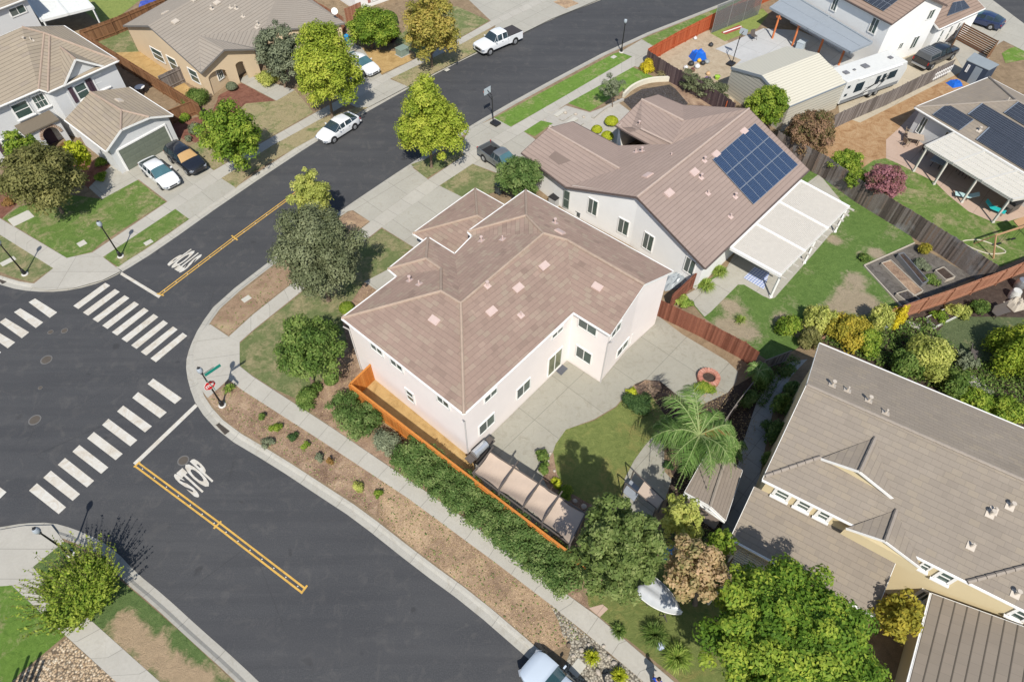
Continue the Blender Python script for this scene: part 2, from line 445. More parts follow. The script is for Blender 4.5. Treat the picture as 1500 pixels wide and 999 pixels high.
DKSOIL = m_soil('dark_soil', [(0.3, (0.03, 0.022, 0.018)), (0.5, (0.075, 0.055, 0.045)), (0.8, (0.17, 0.13, 0.10))], 1.5, 16, 1.0, 9)
GRAV = m_gravel('tan_gravel', [(0.30, 0.2, 0.12), (0.55, 0.42, 0.28), (0.42, 0.3, 0.18), (0.66, 0.56, 0.42)], 9)
GGRAV = m_gravel('grey_gravel', [(0.22, 0.2, 0.16), (0.42, 0.39, 0.32), (0.32, 0.28, 0.22), (0.52, 0.47, 0.37)], 9)
BGRAV = m_gravel('black_gravel', [(0.035, 0.033, 0.035), (0.10, 0.09, 0.09), (0.06, 0.05, 0.05)], 8)
GR_A = m_grass('lawn_worn', amount=0.42, seed=1, green=(0.085, 0.135, 0.035))
GR_B = m_grass('lawn_green', amount=0.36, seed=2, green=(0.07, 0.145, 0.022))
GR_C = m_grass('lawn_patchy', amount=0.26, seed=3, scale=0.3, green=(0.062, 0.135, 0.022), dry=(0.44, 0.36, 0.25), worn=[(1075, 450, 1.8), (1095, 492, 1.9), (1062, 478, 1.5), (1150, 476, 1.7), (1180, 486, 1.6), (1240, 432, 2.2), (1252, 408, 1.4), (1270, 448, 1.6), (1225, 452, 1.6), (1180, 322, .9), (1222, 352, .8), (1285, 372, .9)])
GR_D = m_grass('lawn_mown', amount=0.33, seed=4, green=(0.095, 0.15, 0.03), dry=(0.32, 0.28, 0.10), scale=0.4)
GR_E = m_grass('lawn_bright', amount=0.30, seed=5, green=(0.075, 0.17, 0.02), scale=0.6)
GR_F = m_grass('verge_dry', amount=0.66, seed=6, scale=0.45)
TURF = m_grass('turf', amount=0.15, seed=8, green=(0.12, 0.19, 0.035))
PAINTW = None
def m_paint(name, col, wear):
    t = NT(name)
    n = t.noise(1.2, 6, 0.75, dist=1.5); f = t.noise(25, 3, 0.8)
    c = t.mix(t.ramp(n, [(0.4, 0.0), (0.65, wear)]), col, sc3(col, 0.72) if col[2] < .2 else (col[0] * .8, col[1] * .72, col[2] * .62))
    c = t.mix(t.ramp(t.math('ADD', t.math('MULTIPLY', n, .5), t.math('MULTIPLY', f, .5)), [(0.58, 0.0), (0.68, 0.75)]), c, (0.09, 0.088, 0.085))
    return t.fin(c, 0.7, 0.3)
WPAINT = m_paint('white_paint', (0.56, 0.54, 0.49), 0.8)
YPAINT = m_paint('yellow_paint', (0.60, 0.36, 0.08), 0.8)

m = MB(); m.face([(-900, -300, -0.04), (900, -300, -0.04), (900, 1500, -0.04), (-900, 1500, -0.04)]); struct('ground', m, DIRT)
m = MB(); m.face([(-160, -20, 0), (160, -20, 0), (160, 220, 0), (-160, 220, 0)]); struct('road', m, ASPH)

KA = [(850, 1030), (771, 962), (687, 889), (613, 835), (520, 761), (471, 729), (400, 682), (324, 637), (289, 598), (275.7, 562), (271.6, 532), (278, 508), (292, 478), (319, 441), (413, 369), (500, 307.6), (602, 239.5), (681, 189), (770, 138), (913, 62), (1047, 9.5), (1110, -16), (1160, -40)]
KB = [(-120, 372), (-60, 398), (0, 417), (27, 425), (68, 428.5), (108, 425), (151, 413), (178, 399.5), (232, 366), (343, 287), (473, 201), (532, 167.5), (602, 128), (698, 78), (764, 51), (808, 29), (848, 13), (905, -9), (980, -40)]
KC = [(-90, 790), (-40, 778), (0, 772), (35, 766), (75, 765), (108, 774), (145, 790), (172, 809), (199, 838), (242, 873), (291, 918), (347, 967), (400, 1018)]
def kerb(name, K, side, it=1):
    P = smoothline([G(x, y) for x, y in K], it)
    gut = offset_line(P, side * 0.38); k0 = offset_line(P, side * 0.54); k1 = offset_line(P, side * 0.70)
    m = MB(); d = 0
    rows = [(P, 0.006), (gut, 0.018), (k0, 0.115), (k1, 0.141), (k1, 0.0)]
    for i in range(len(P) - 1):
        l = (P[i + 1] - P[i]).length
        for a in range(4):
            (A, za), (B, zb) = rows[a], rows[a + 1]
            q = [(A[i].x, A[i].y, za), (A[i + 1].x, A[i + 1].y, za), (B[i + 1].x, B[i + 1].y, zb), (B[i].x, B[i].y, zb)]
            if side < 0: q.reverse()
            uv = [(a, d), (a, d + l), (a + .9, d + l), (a + .9, d)]
            if side < 0: uv.reverse()
            m.face(q, uv=uv)
        d += l
    struct(name, m, KERBM)
    return k1
KERBM = m_concrete('kerb_concrete', (0.43, 0.41, 0.36), (9.0, 3.0), 0.5)
ka = kerb('kerb', KA, -1); kb = kerb('kerb', KB, 1); kc = kerb('kerb', KC, -1)
def block(name, line, extra, z, mat):
    P = [Vector((p.x, p.y, z)) for p in line] + [Vector((a, b, z)) for a, b in extra]
    if area2(P) < 0: P.reverse()
    m = MB(); m.face(P)
    for i in range(len(P)):
        a, b = P[i], P[(i + 1) % len(P)]; m.face([a - Z * .125, b - Z * .125, b, a])
    struct(name, m, mat)
block('terrain', ka, [(140, 150), (150, -15), (8, -15)], 0.128, DIRT)
block('terrain', kb, [(0, 190), (-150, 190), (-150, 45)], 0.128, DIRT)
block('terrain', kc, [(-20, -15), (-60, -15), (-60, 12)], 0.128, DIRT)
E2 = [(1424, 4), (1500, 52), (1560, 90), (1600, 30), (1450, -60), (1380, -30)]
flat('road', E2, 0.135, ASPH)

# --- corner block: verges, walks, lawns
zs, zl, zd, zw = 0.133, 0.138, 0.146, 0.152
VERGE = [(304, 583), (334, 555), (353, 570), (470, 645), (597, 729), (725, 823), (805, 884), (860, 930), (800, 958), (775, 936), (691, 866), (617, 811), (524, 737), (475, 707), (404, 661), (340, 624)]
flat('planting_bed', VERGE, zs, DRYGR)
flat('planting_bed', [(304, 583), (334, 555), (353, 570), (470, 645), (560, 705), (550, 755), (524, 737), (475, 707), (404, 661), (340, 624)], zs + .004, MULCH, wob=0.05)
flat('planting_bed', [(805, 884), (858, 927), (960, 1012), (900, 1060), (820, 990), (835, 950)], zs + .004, GGRAV, wob=0.08)
flat('pavement', [(308, 475), (335, 493), (351, 501), (351, 537), (334, 556), (304, 583), (293, 568), (286, 545), (283, 517), (292, 492), (300, 480)], zw, WALK, thick=.02, ang=10)
SWU = [(351, 536), (370, 551), (486, 626), (613, 712), (740, 800), (829, 869), (875, 902), (990, 1000)]
SWL = [(334, 555), (353, 570), (470, 645), (597, 729), (725, 823), (805, 884), (858, 927), (960, 1012)]
strip('pavement', SWU, SWL, zw, WALK, .02)
strip('pavement', [(335, 493), (370, 461), (432, 412), (543, 324), (627, 263), (681, 227), (749, 186), (829, 140), (930, 81)],
      [(351, 501), (370, 484), (440, 428), (559, 333), (643, 272.5), (694, 239), (767, 193), (829 + 7, 149), (930, 97)], zw, WALK, .02)
flat('lawn', [(351, 503), (370, 486), (440, 430), (559, 335), (604, 362), (567, 395), (534, 413), (516, 440), (500, 465), (508, 500), (470, 560), (438, 586), (400, 569), (351, 538)], zl, GR_A)
flat('planting_bed', [(308, 473), (335, 491), (370, 459), (432, 410), (470, 378), (448, 352), (413, 381), (330, 447)], zl, m_soil('bare_verge', [(0.32, (0.17, 0.115, 0.075)), (0.48, (0.30, 0.205, 0.135)), (0.58, (0.36, 0.26, 0.17)), (0.7, (0.44, 0.36, 0.2))], 0.9, 14, .8, 12))
flat('planting_bed', [(534, 413), (620, 440), (620, 560), (512, 580), (545, 650), (840, 850), (865, 895), (829, 869), (740, 800), (613, 712), (486, 626), (438, 586), (470, 560), (508, 500), (500, 465)], zs, MULCH, wob=0.06)
flat('side_yard', [(513, 583), (545, 553), (700, 660), (712, 705), (700, 720)], zl, STRAW)
flat('path', rg('F', [(605, 640), (730, 575), (790, 610), (680, 690)]), zd, SLAB, thick=.02)
flat('driveway', [(500, 311), (602, 244), (627, 263), (643, 272), (700, 300), (735, 345), (650, 390), (604, 361), (559, 333), (541, 324), (517, 308)], zd, SLAB, thick=.02)
flat('planting_bed', [(515, 309), (541, 324), (475, 378), (440, 355)], zl, DRYGR)
flat('lawn', [(644, 272), (691, 240), (736, 259), (750, 275), (713, 285), (675, 290)], zl, GR_A)
flat('lawn', [(602, 241), (624, 262), (681, 227), (672, 217)], zl, GR_A)
flat('patio', [(690, 672), (700, 692), (720, 730), (800, 790), (830, 770), (795, 700), (803, 672), (810, 662), (814, 650), (829, 629), (870, 614), (902, 595), (916, 579), (929, 563), (945, 556), (967, 558), (1000, 585), (1030, 592), (1066, 575), (1078, 560), (1081, 544), (1064, 528), (1027, 506), (1000, 490), (962, 461), (930, 450), (830, 450), (680, 590)], zd, PATIO, thick=.02)
flat('lawn', [(829, 629), (814, 650), (810, 663), (816, 695), (835, 722), (870, 741), (913, 741), (916, 701), (929, 674), (945, 652), (960, 636), (975, 609), (955, 580), (929, 567), (916, 581), (902, 597), (870, 616)], zl, GR_D)
flat('planting_bed', [(810, 663), (803, 672), (793, 690), (797, 715), (830, 745), (870, 765), (905, 765), (913, 741), (870, 741), (835, 722), (816, 695)], zl, MULCH, wob=.04)
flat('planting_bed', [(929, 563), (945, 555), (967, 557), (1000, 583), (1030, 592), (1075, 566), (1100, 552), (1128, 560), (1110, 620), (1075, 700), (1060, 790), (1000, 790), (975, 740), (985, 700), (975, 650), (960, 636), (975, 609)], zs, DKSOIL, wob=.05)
flat('planting_bed', rg('K', [(700, 290), (760, 246), (838, 255), (850, 290), (800, 340), (730, 330)]), zl + .004, MULCH)
flat('path', [(912, 745), (915, 701), (929, 674), (945, 652), (960, 636), (980, 618), (973, 655), (973, 690), (984, 702), (975, 730), (960, 750), (935, 775)], zd + .003, PATIO, thick=.02)
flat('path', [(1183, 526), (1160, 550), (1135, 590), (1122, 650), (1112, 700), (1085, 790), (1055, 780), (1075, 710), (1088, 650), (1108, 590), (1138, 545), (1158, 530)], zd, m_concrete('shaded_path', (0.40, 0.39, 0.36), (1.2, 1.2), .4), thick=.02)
flat('lawn', [(882, 906), (862, 886), (860, 868), (1000, 800), (1080, 860), (1080, 1010), (1012, 1012), (984, 988)], zl, GR_D)
flat('path', rg('O', [(455, 595), (530, 575), (560, 600), (515, 645)]), zd, PINKC)
flat('terrace', [(1060, 400), (1005, 432), (1032, 464), (1041, 457), (1081, 417), (1090, 417), (1117, 433), (1128, 438), (1135, 436), (1187, 377), (1245, 310), (1200, 255), (1100, 330)], zd, SLAB, thick=.02)
flat('lawn', [(1005, 434), (1032, 466), (1100, 512), (1128, 530), (1165, 512), (1210, 480), (1293, 466), (1320, 452), (1265, 390), (1340, 356), (1334, 345), (1185, 248), (1150, 290), (1080, 380)], zl, GR_C)
flat('planting_bed', [(1265, 390), (1339, 357), (1428, 406), (1322, 450)], zl + .004, m_soil('grey_mulch', [(0.3, (0.05, 0.045, 0.04)), (0.5, (0.15, 0.135, 0.12)), (0.75, (0.27, 0.25, 0.22))], 2, 20, 1, 4))
flat('yard', [(1140, 205), (1216, 182), (1310, 142), (1400, 98), (1450, 95), (1450, 115), (1335, 165), (1340, 205), (1310, 245), (1335, 310), (1270, 275), (1190, 245)], zs, m_soil('yellow_dirt', [(0.3, (0.16, 0.09, 0.045)), (0.46, (0.34, 0.20, 0.10)), (0.6, (0.44, 0.30, 0.17)), (0.75, (0.40, 0.35, 0.28))], 0.9, 12, .8, 2))
flat('lawn', [(1240, 262), (1280, 235), (1298, 232), (1316, 240), (1370, 267), (1389, 286), (1419, 310), (1451, 324), (1478, 324), (1520, 305), (1530, 365), (1465, 391), (1335, 308), (1267, 268)], zl, GR_B)
flat('terrace', [(1298, 232), (1316, 240), (1370, 267), (1389, 286), (1419, 310), (1451, 324), (1478, 324), (1560, 300), (1560, 200), (1345, 158), (1316, 189), (1298, 205)], zd, PINKC, thick=.02)
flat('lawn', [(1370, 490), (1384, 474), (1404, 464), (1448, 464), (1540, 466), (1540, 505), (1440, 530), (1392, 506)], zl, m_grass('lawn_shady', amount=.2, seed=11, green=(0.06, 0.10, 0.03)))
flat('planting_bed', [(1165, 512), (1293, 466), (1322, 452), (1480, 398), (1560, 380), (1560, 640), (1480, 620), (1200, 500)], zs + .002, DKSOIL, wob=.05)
flat('lawn', [(724, 173), (899, 79), (914, 75), (929, 84), (748, 186)], zl, GR_E)
flat('lawn', rg('C', [(340, 560), (690, 365), (810, 420), (640, 490), (460, 605)]), zl, GR_E)
flat('lawn', [(764, 192), (789, 176), (810, 181), (783, 200)], zl, GR_E)
flat('lawn', [(940, 58), (1045, 15), (1110, -12), (1125, -6), (1042, 30), (991, 50), (956, 68)], zl, GR_B)
flat('path', [(908, 77), (940, 58), (957, 68), (948, 90), (935, 99), (928, 97), (928, 84)], zd, SLAB)
flat('driveway', [(672, 217), (688, 190), (724, 173), (748, 186), (767, 193), (800, 215), (800, 250), (750, 262), (692, 240), (681, 227)], zd, SLAB, thick=.02)
flat('path', [(790, 176), (829, 155), (864, 165), (905, 150), (925, 165), (905, 215), (860, 205), (820, 190)], zs + .004, CONC)
flat('planting_bed', rg('C', [(635, 545), (740, 485), (890, 460), (1010, 545), (960, 590), (740, 560), (690, 600)]), zl, BGRAV)
flat('planting_bed', rg('C', [(900, 450), (960, 470), (1190, 560), (1100, 600), (990, 560), (920, 480)]), zl, MULCH)
flat('yard', [(949, 80), (992, 62), (1042, 44), (1065, 60), (1086, 85), (1085, 100), (1075, 150), (1027, 122), (985, 99)], zl, m_soil('pale_dirt', [(0.3, (0.26, 0.2, 0.13)), (0.5, (0.42, 0.34, 0.24)), (0.75, (0.52, 0.45, 0.34))], 1.5, 12, .8, 6))
flat('terrace', [(1048, 72), (1118, 42), (1170, 45), (1250, 80), (1260, 100), (1150, 120), (1072, 100), (1086, 88)], zd, m_concrete('pale_slab', (0.5, 0.5, 0.49), (3, 3), .2), thick=.02)
flat('lawn', [(1040, 49), (1117, 13), (1126, 22), (1110, 42), (1062, 61)], zl, TURF)
flat('terrace', [(1230, 170), (1260, 180), (1400, 110), (1450, 85), (1420, 60), (1350, 70), (1225, 130)], zs + .002, m_concrete('dusty_concrete', (0.48, 0.42, 0.32), (3, 3), .3))
flat('driveway', [(1376, 45), (1424, 4), (1440, -10), (1560, 80), (1500, 75), (1470, 60), (1462, 65), (1410, 100)], zd, SLAB, thick=.01)
flat('lawn', rg('D', [(1360, 290), (1400, 265), (1560, 215), (1600, 300), (1380, 345)]), zd + .004, GR_E)

# --- block across the street
flat('pavement', [(44, 420), (78, 393), (98, 378), (135, 370), (150, 376), (177, 397), (151, 410), (108, 422), (68, 425)], zw, WALK, thick=.02, ang=0)
strip('pavement', [(-120, 262), (0, 320), (98, 378)], [(-120, 284), (0, 344), (78, 393)], zw, WALK, .02)
strip('pavement', [(135, 370), (243, 297), (313, 250), (386, 208), (459, 167), (559, 111), (610, 86), (673, 57), (719, 31), (830, -22)],
      [(150, 377), (257, 306), (326, 260), (396, 215), (469, 175), (571, 116), (620, 92), (681, 62), (726, 37), (838, -17)], zw, WALK, .02)
flat('lawn', [(3, 320), (30, 302), (100, 285), (150, 292), (200, 263), (243, 296), (150, 355), (134, 369), (98, 378)], zl, GR_B)
flat('lawn', [(150, 376), (257, 305), (277, 321), (173, 391)], zl, GR_B)
flat('lawn', [(-120, 285), (0, 344), (78, 393), (47, 414), (19, 406), (-120, 350)], zl, GR_A)
flat('lawn', [(324, 261), (396, 215), (469, 175), (521, 158), (540, 157), (370, 252), (345, 276)], zl, GR_F)
flat('lawn', [(278, 214), (315, 195), (360, 152), (405, 148), (432, 132), (459, 165), (386, 207), (313, 249), (300, 238)], zl, GR_F)
flat('planting_bed', [(310, 165), (321, 140), (354, 122), (405, 149), (360, 165), (330, 190), (290, 210), (255, 200), (245, 185)], zs + .002, REDM, wob=.05)
flat('path', [(348, 118), (362, 110), (432, 132), (405, 148)], zd, SLAB)
flat('driveway', [(255, 305), (277, 321), (345, 275), (322, 260), (313, 250), (250, 203), (175, 230), (130, 275), (149, 292), (203, 263), (245, 295)], zd, SLAB, thick=.02)
flat('driveway', [(500, 55), (530, 70), (559, 110), (571, 116), (597, 127), (540, 157), (523, 158), (469, 130), (478, 70)], zd, SLAB, thick=.02)
flat('lawn', [(573, 115), (620, 91), (681, 61), (697, 48), (716, 45), (715, 66), (698, 76), (597, 127)], zl, GR_F)
flat('yard', [(520, 70), (605, 78), (608, 86), (559, 109)], zl, STRAW, wob=.05)
flat('lawn', [(575, 60), (640, 10), (670, 10), (716, 31), (673, 56), (613, 84), (605, 76)], zl - .002, GR_A)
flat('driveway', [(660, -25), (719, 31), (726, 37), (716, 66), (764, 50), (808, 28), (848, 12), (905, -12), (900, -40), (760, -50)], zd - .006, SLAB)
flat('planting_bed', rg('C', [(260, 12), (330, -12), (400, 20), (330, 48)]), zd, DRYGR)
flat('lawn', [(120, 15), (135, -15), (225, -15), (155, 40)], zl, TURF)
flat('lawn', [(125, 62), (186, 42), (205, 80), (165, 80)], zl, GR_A)
flat('side_yard', [(160, 78), (205, 76), (250, 105), (285, 135), (290, 150), (262, 140), (225, 115)], zl, STRAW)
flat('planting_bed', [(-60, 290), (0, 265), (20, 240), (35, 290), (3, 320), (-60, 295)], zs, REDM, wob=.05)
flat('planting_bed', [(105, 225), (185, 250), (163, 272), (130, 276), (110, 262)], zs, REDM, wob=.05)

# --- near left corner
flat('pavement', [(-90, 795), (0, 776), (35, 770), (75, 769), (94, 793), (48, 830), (66, 851), (17, 857), (-60, 862), (-90, 850)], zw, WALK, thick=.02, ang=0)
strip('pavement', [(17, 857), (95, 930), (185, 1012), (230, 1050)], [(66, 851), (134, 909), (245, 1008), (300, 1056)], zw, WALK, .02)
flat('lawn', [(94, 793), (118, 803), (199, 868), (269, 929), (350, 1005), (245, 1008), (134, 909), (66, 851), (48, 830)], zl, m_grass('verge_worn', amount=.34, worn=[(180, 908, 1.0), (196, 930, 1.1), (225, 955, 1.1), (255, 978, 1.2), (285, 1000, 1.2)], seed=9, green=(0.06, 0.12, 0.025), dry=(0.52, 0.38, 0.24), scale=.3))
flat('lawn', [(-80, 862), (0, 858), (17, 857), (95, 931), (30, 985), (-10, 1030), (-80, 1000)], zl, GR_E)
flat('planting_bed', [(98, 934), (172, 1000), (200, 1030), (-30, 1040), (32, 985)], zl, GRAV)

# --- painted markings
def quad_mark(mb, q, z=0.006):
    mb.face([G(x, y, z) for x, y in q])
def lerp2(a, b, t): return (a[0] + (b[0] - a[0]) * t, a[1] + (b[1] - a[1]) * t)
m = MB()
Q0 = rg('E', [(570, 645), (597, 660), (425, 787), (397, 770)]); Q1 = [(267.6, 487.3), (274.3, 492), (228.4, 530.5), (220.3, 525)]
for i in range(9): quad_mark(m, [lerp2(a, b, i / 8) for a, b in zip(Q0, Q1)])
Q0 = rg('I', [(830, 238), (985, 345), (948, 376), (800, 268)]); Q1 = rg('I', [(200, 805), (358, 935), (318, 972), (157, 845)])
for i in range(9): quad_mark(m, [lerp2(a, b, i / 8 * (1 + 0.04 * (1 - i / 8))) for a, b in zip(Q0, Q1)])
for k in range(6):
    quad_mark(m, rg('E', [(190 - 80 * k, 730 + 53 * k), (310 - 76 * k, 805 + 54 * k), (270 - 76 * k, 835 + 55 * k), (155 - 79 * k, 750 + 54 * k)]))
quad_mark(m, rg('I', [(-120, 740), (35, 853), (0, 888), (-160, 780)])); quad_mark(m, rg('I', [(-200, 815), (-45, 928), (-80, 963), (-240, 855)]))
struct('crosswalk', m, WPAINT)
m = MB(); quad_mark(m, rg('E', [(660, 587), (872, 715), (860, 728), (651, 600)])); quad_mark(m, rg('I', [(1058, 375), (1072, 388), (738, 709), (721, 696)])); struct('stop_line', m, WPAINT)
m = MB()
def line(mb, px, w, z=0.007):
    P = [G(x, y, z) for x, y in px]; a = offset_line(P, w / 2); b = offset_line(P, -w / 2)
    for i in range(len(P) - 1): mb.face([(q.x, q.y, z) for q in (a[i], b[i], b[i + 1], a[i + 1])])
def dbl(mb, px, gap, w):
    P = [G(x, y) for x, y in px]
    for s in (-1, 1):
        o = offset_line(P, s * gap); a = offset_line(o, w / 2); b = offset_line(o, -w / 2)
        for i in range(len(P) - 1): mb.face([(q.x, q.y, 0.007) for q in (a[i], b[i], b[i + 1], a[i + 1])])
dbl(m, [(200, 680), (320, 769), (445, 865)], 0.135, 0.11)
dbl(m, [(233.5, 432), (343, 349), (432, 284), (447, 273)], 0.12, 0.10)
for a, b in (((324, 763), (313, 774)), ((450, 857), (441, 869)), ((205, 676), (196, 684)), ((339, 345), (348, 352)), ((230, 430), (240, 433))): line(m, [a, b], 0.12, 0.0095)
struct('center_line', m, YPAINT)
m = MB()
for (a, b), n in ((((200, 680), (445, 865)), 14), (((233, 432), (432, 284)), 12)):
    for i in range(n):
        q = G(*lerp2(a, b, (i + .5) / n), .012); m.box((q.x, q.y, .012), U * .032, V * .032, Z * .008)
struct('road_reflectors', m, plain('reflector_white', (.6, .58, .52), .4))
def word(txt, quad, z, mat):
    cu = bpy.data.curves.new('t', 'FONT'); cu.body = txt; cu.offset = 0.045; cu.resolution_u = 3
    o = bpy.data.objects.new('t', cu); COL.objects.link(o)
    bpy.context.view_layer.update()
    me = bpy.data.meshes.new_from_object(o.evaluated_get(bpy.context.evaluated_depsgraph_get()))
    vs = [v.co.copy() for v in me.vertices]; fs = [tuple(p.vertices) for p in me.polygons]
    bpy.data.objects.remove(o); bpy.data.curves.remove(cu); bpy.data.meshes.remove(me)
    x0, x1 = min(v.x for v in vs), max(v.x for v in vs); y0, y1 = min(v.y for v in vs), max(v.y for v in vs)
    BL, BR, TR, TL = quad; m = MB()
    for v in vs:
        s, t = (v.x - x0) / (x1 - x0), (v.y - y0) / (y1 - y0)
        m.v.append(tuple((BL * (1 - s) + BR * s) * (1 - t) + (TL * (1 - s) + TR * s) * t))
    m.f = fs; m.r = [.5] * len(fs)
    return m
def gq(r, pts, z): return [G(x, y, z) for x, y in rg(r, pts)]
struct('stop_lettering', word('STOP', gq('I', [(1068, 890), (1172, 778), (1052, 664), (932, 768)], .007), .007, WPAINT), WPAINT)
struct('stop_lettering', word('STOP', gq('E', [(1100, 495), (1025, 455), (898, 545), (980, 595)], .007), .007, WPAINT), WPAINT)
# ================================================================ house builders
WHITE = plain('white_trim', (0.78, 0.77, 0.74), 0.5)
GLASS = m_glass('window_glass', (0.055, 0.085, 0.075))
SCREEN = plain('insect_screen', (0.10, 0.115, 0.105), 0.7)
VENTM = plain('vent_pink', (0.52, 0.40, 0.36), 0.7)
VENTG = plain('vent_tan', (0.50, 0.44, 0.37), 0.7)
DARKM = plain('black_metal', (0.02, 0.02, 0.022), 0.4)
BLACK = plain('black_gap', (0.012, 0.012, 0.013), 0.8)
STEEL = plain('galvanised', (0.45, 0.46, 0.47), 0.35, metal=0.7)
def m_solar(name, col, line):
    t = NT(name); uv = t.uv()
    b = t.N('ShaderNodeTexBrick', offset=0.0, i_Scale=1.0, i_Mortar_Size=0.012, i_Brick_Width=0.165, i_Row_Height=0.165, i_Mortar_Smooth=0.2)
    t.L(uv, b.inputs['Vector']); b.inputs['Color1'].default_value = (0, 0, 0, 1); b.inputs['Color2'].default_value = (1, 1, 1, 1)
    c = t.mix(t.math('MULTIPLY', b.outputs['Color'], 0.5), col, sc3(col, 1.8))
    c = t.mix(b.outputs['Fac'], c, line)
    return t.fin(c, 0.18, 0.6)
SOLB = m_solar('solar_blue', (0.018, 0.034, 0.075), (0.085, 0.12, 0.18))
SOLK = m_solar('solar_black', (0.022, 0.027, 0.038), (0.10, 0.11, 0.13))
SOLF = plain('solar_frame', (0.33, 0.37, 0.42), 0.4, metal=.4)

def inpoly(x, y, P):
    c = False; n = len(P)
    for i in range(n):
        a, b = P[i], P[(i + 1) % n]
        if (a.y > y) != (b.y > y) and x < (b.x - a.x) * (y - a.y) / (b.y - a.y) + a.x: c = not c
    return c
class Roof: pass
DBG = {}
def solve_roof(verts, faces, eh, pitch=0.42, pin=None, fixed=None):
    """verts: photo pixels of the roof's corners; each face knows its eave and rises from it at one pitch"""
    pin = dict(pin or {}); P = {}
    for ks, ev in faces:
        if ev:
            for k in ev[:2]: pin.setdefault(k, eh)
    for k, h in pin.items(): P[k] = G(*verts[k], h)
    for k, v in (fixed or {}).items(): P[k] = Vector(v)
    acc = {}
    for ks, ev in faces:
        if not ev: continue
        a, b = P[ev[0]], P[ev[1]]; p = ev[2] if len(ev) > 2 else pitch
        e = (b - a).normalized()
        cx = sum(verts[k][0] for k in ks) / len(ks); cy = sum(verts[k][1] for k in ks) / len(ks)
        cc = G(cx, cy, (a.z + b.z) / 2 + 0.8); n = Vector((-e.y, e.x, 0))
        if (cc - a).dot(n) < 0: n = -n
        nn = e.cross(n + Z * p).normalized()
        for k in ks:
            if k in P: continue
            acc.setdefault(k, []).append(onplane(*verts[k], a, nn))
    for k, l in acc.items():
        P[k] = G(*verts[k], sum(q.z for q in l) / len(l))
    for ks, ev in faces:
        for k in ks:
            if k not in P: raise Exception('no height for ' + k)
    return P
def plane_of(pts):
    n = Vector((0, 0, 0))
    for i in range(len(pts)):
        a, b = pts[i], pts[(i + 1) % len(pts)]; n += a.cross(b)
    n.normalize()
    if n.z < 0: n = -n
    return n, sum(pts, Vector()) / len(pts)
def build_roof(root, mat, P, faces, name='roof', cap=None, fascia=WHITE, gut=True, thick=0.13, label=None, capr=0.11, nofascia=()):
    r = Roof(); r.polys = []; m = MB()
    F3 = [[P[k] for k in ks] for ks, ev in faces]
    edges = {}
    eaves = set()
    for (ks, ev), pts in zip(faces, F3):
        if ev: eaves.add(frozenset(ev[:2]))
        n, c = plane_of(pts); r.polys.append((pts, n, c))
        if area2(pts) < 0: pts = pts[::-1]
        ex = Z.cross(n)
        ex = ex.normalized() if ex.length > 1e-3 else Vector((1, 0, 0))
        up = n.cross(ex)
        if up.z < 0: up = -up
        z0 = min(p.z for p in pts); b0 = [p for p in pts if p.z == z0][0]
        m.face(pts, uv=[(p.dot(ex), (p - b0).dot(up) + 0.02) for p in pts])
        m.face([p - Z * thick for p in pts[::-1]], uv=[(0, 0)] * len(pts))
        for i, k in enumerate(ks):
            k2 = ks[(i + 1) % len(ks)]; edges.setdefault(frozenset((k, k2)), []).append((n, c))
    fb = MB(); gl = []; cl = []; ctr = sum([p for f in F3 for p in f], Vector()) / sum(len(f) for f in F3)
    for e, l in edges.items():
        a, b = [P[k] for k in e]
        if len(l) == 1:
            m.face([a, b, b - Z * thick, a - Z * thick], uv=[(0, 0), (1, 0), (1, .1), (0, .1)])
            d = (b - a); d.z = 0
            if d.length < .05 or tuple(sorted(e)) in nofascia: continue
            o = Vector((-d.y, d.x, 0)).normalized()
            mid = (a + b) / 2
            if any(inpoly(mid.x + o.x * .1, mid.y + o.y * .1, q[0]) for q in r.polys): o = -o
            fb.beam(a + o * .014 - Z * (thick / 2 + .01), b + o * .014 - Z * (thick / 2 + .01), .024, thick + .05)
            if gut and e in eaves: gb = MB(); gb.beam(a + o * .065 - Z * .05, b + o * .065 - Z * .05, .075, .08); gl.append(gb)
        elif len(l) == 2 and cap:
            (n1, c1), (n2, c2) = l
            if (c2 - a).dot(n1) < -0.02:
                cb = MB(); cl.append(cb); d = b - a; L = d.length; k = max(1, int(L / .4)); d = d / k; up = (n1 + n2).normalized()
                for i in range(k):
                    q = a + d * i
                    cb.tube([q + up * .0, q + d * 1.03 + up * .02], [capr, capr * .86], 7, random.random(), True)
    r.obj = m.build(name, mat, root, abs_=True)
    if label: r.obj['label'] = label
    if fb.f: fb.build('fascia', fascia, r.obj, abs_=True)
    for gb in gl: gb.build('gutter', fascia, r.obj, abs_=True)
    for cb in cl: cb.build('ridge_cap', cap, r.obj, abs_=True)
    r.P = P; return r
def roofz(r, x, y, dflt):
    best = None
    for pts, n, c in r.polys:
        if inpoly(x, y, pts) and n.z > .05:
            z = c.z - ((x - c.x) * n.x + (y - c.y) * n.y) / n.z
            best = z if best is None else max(best, z)
    return dflt if best is None else best
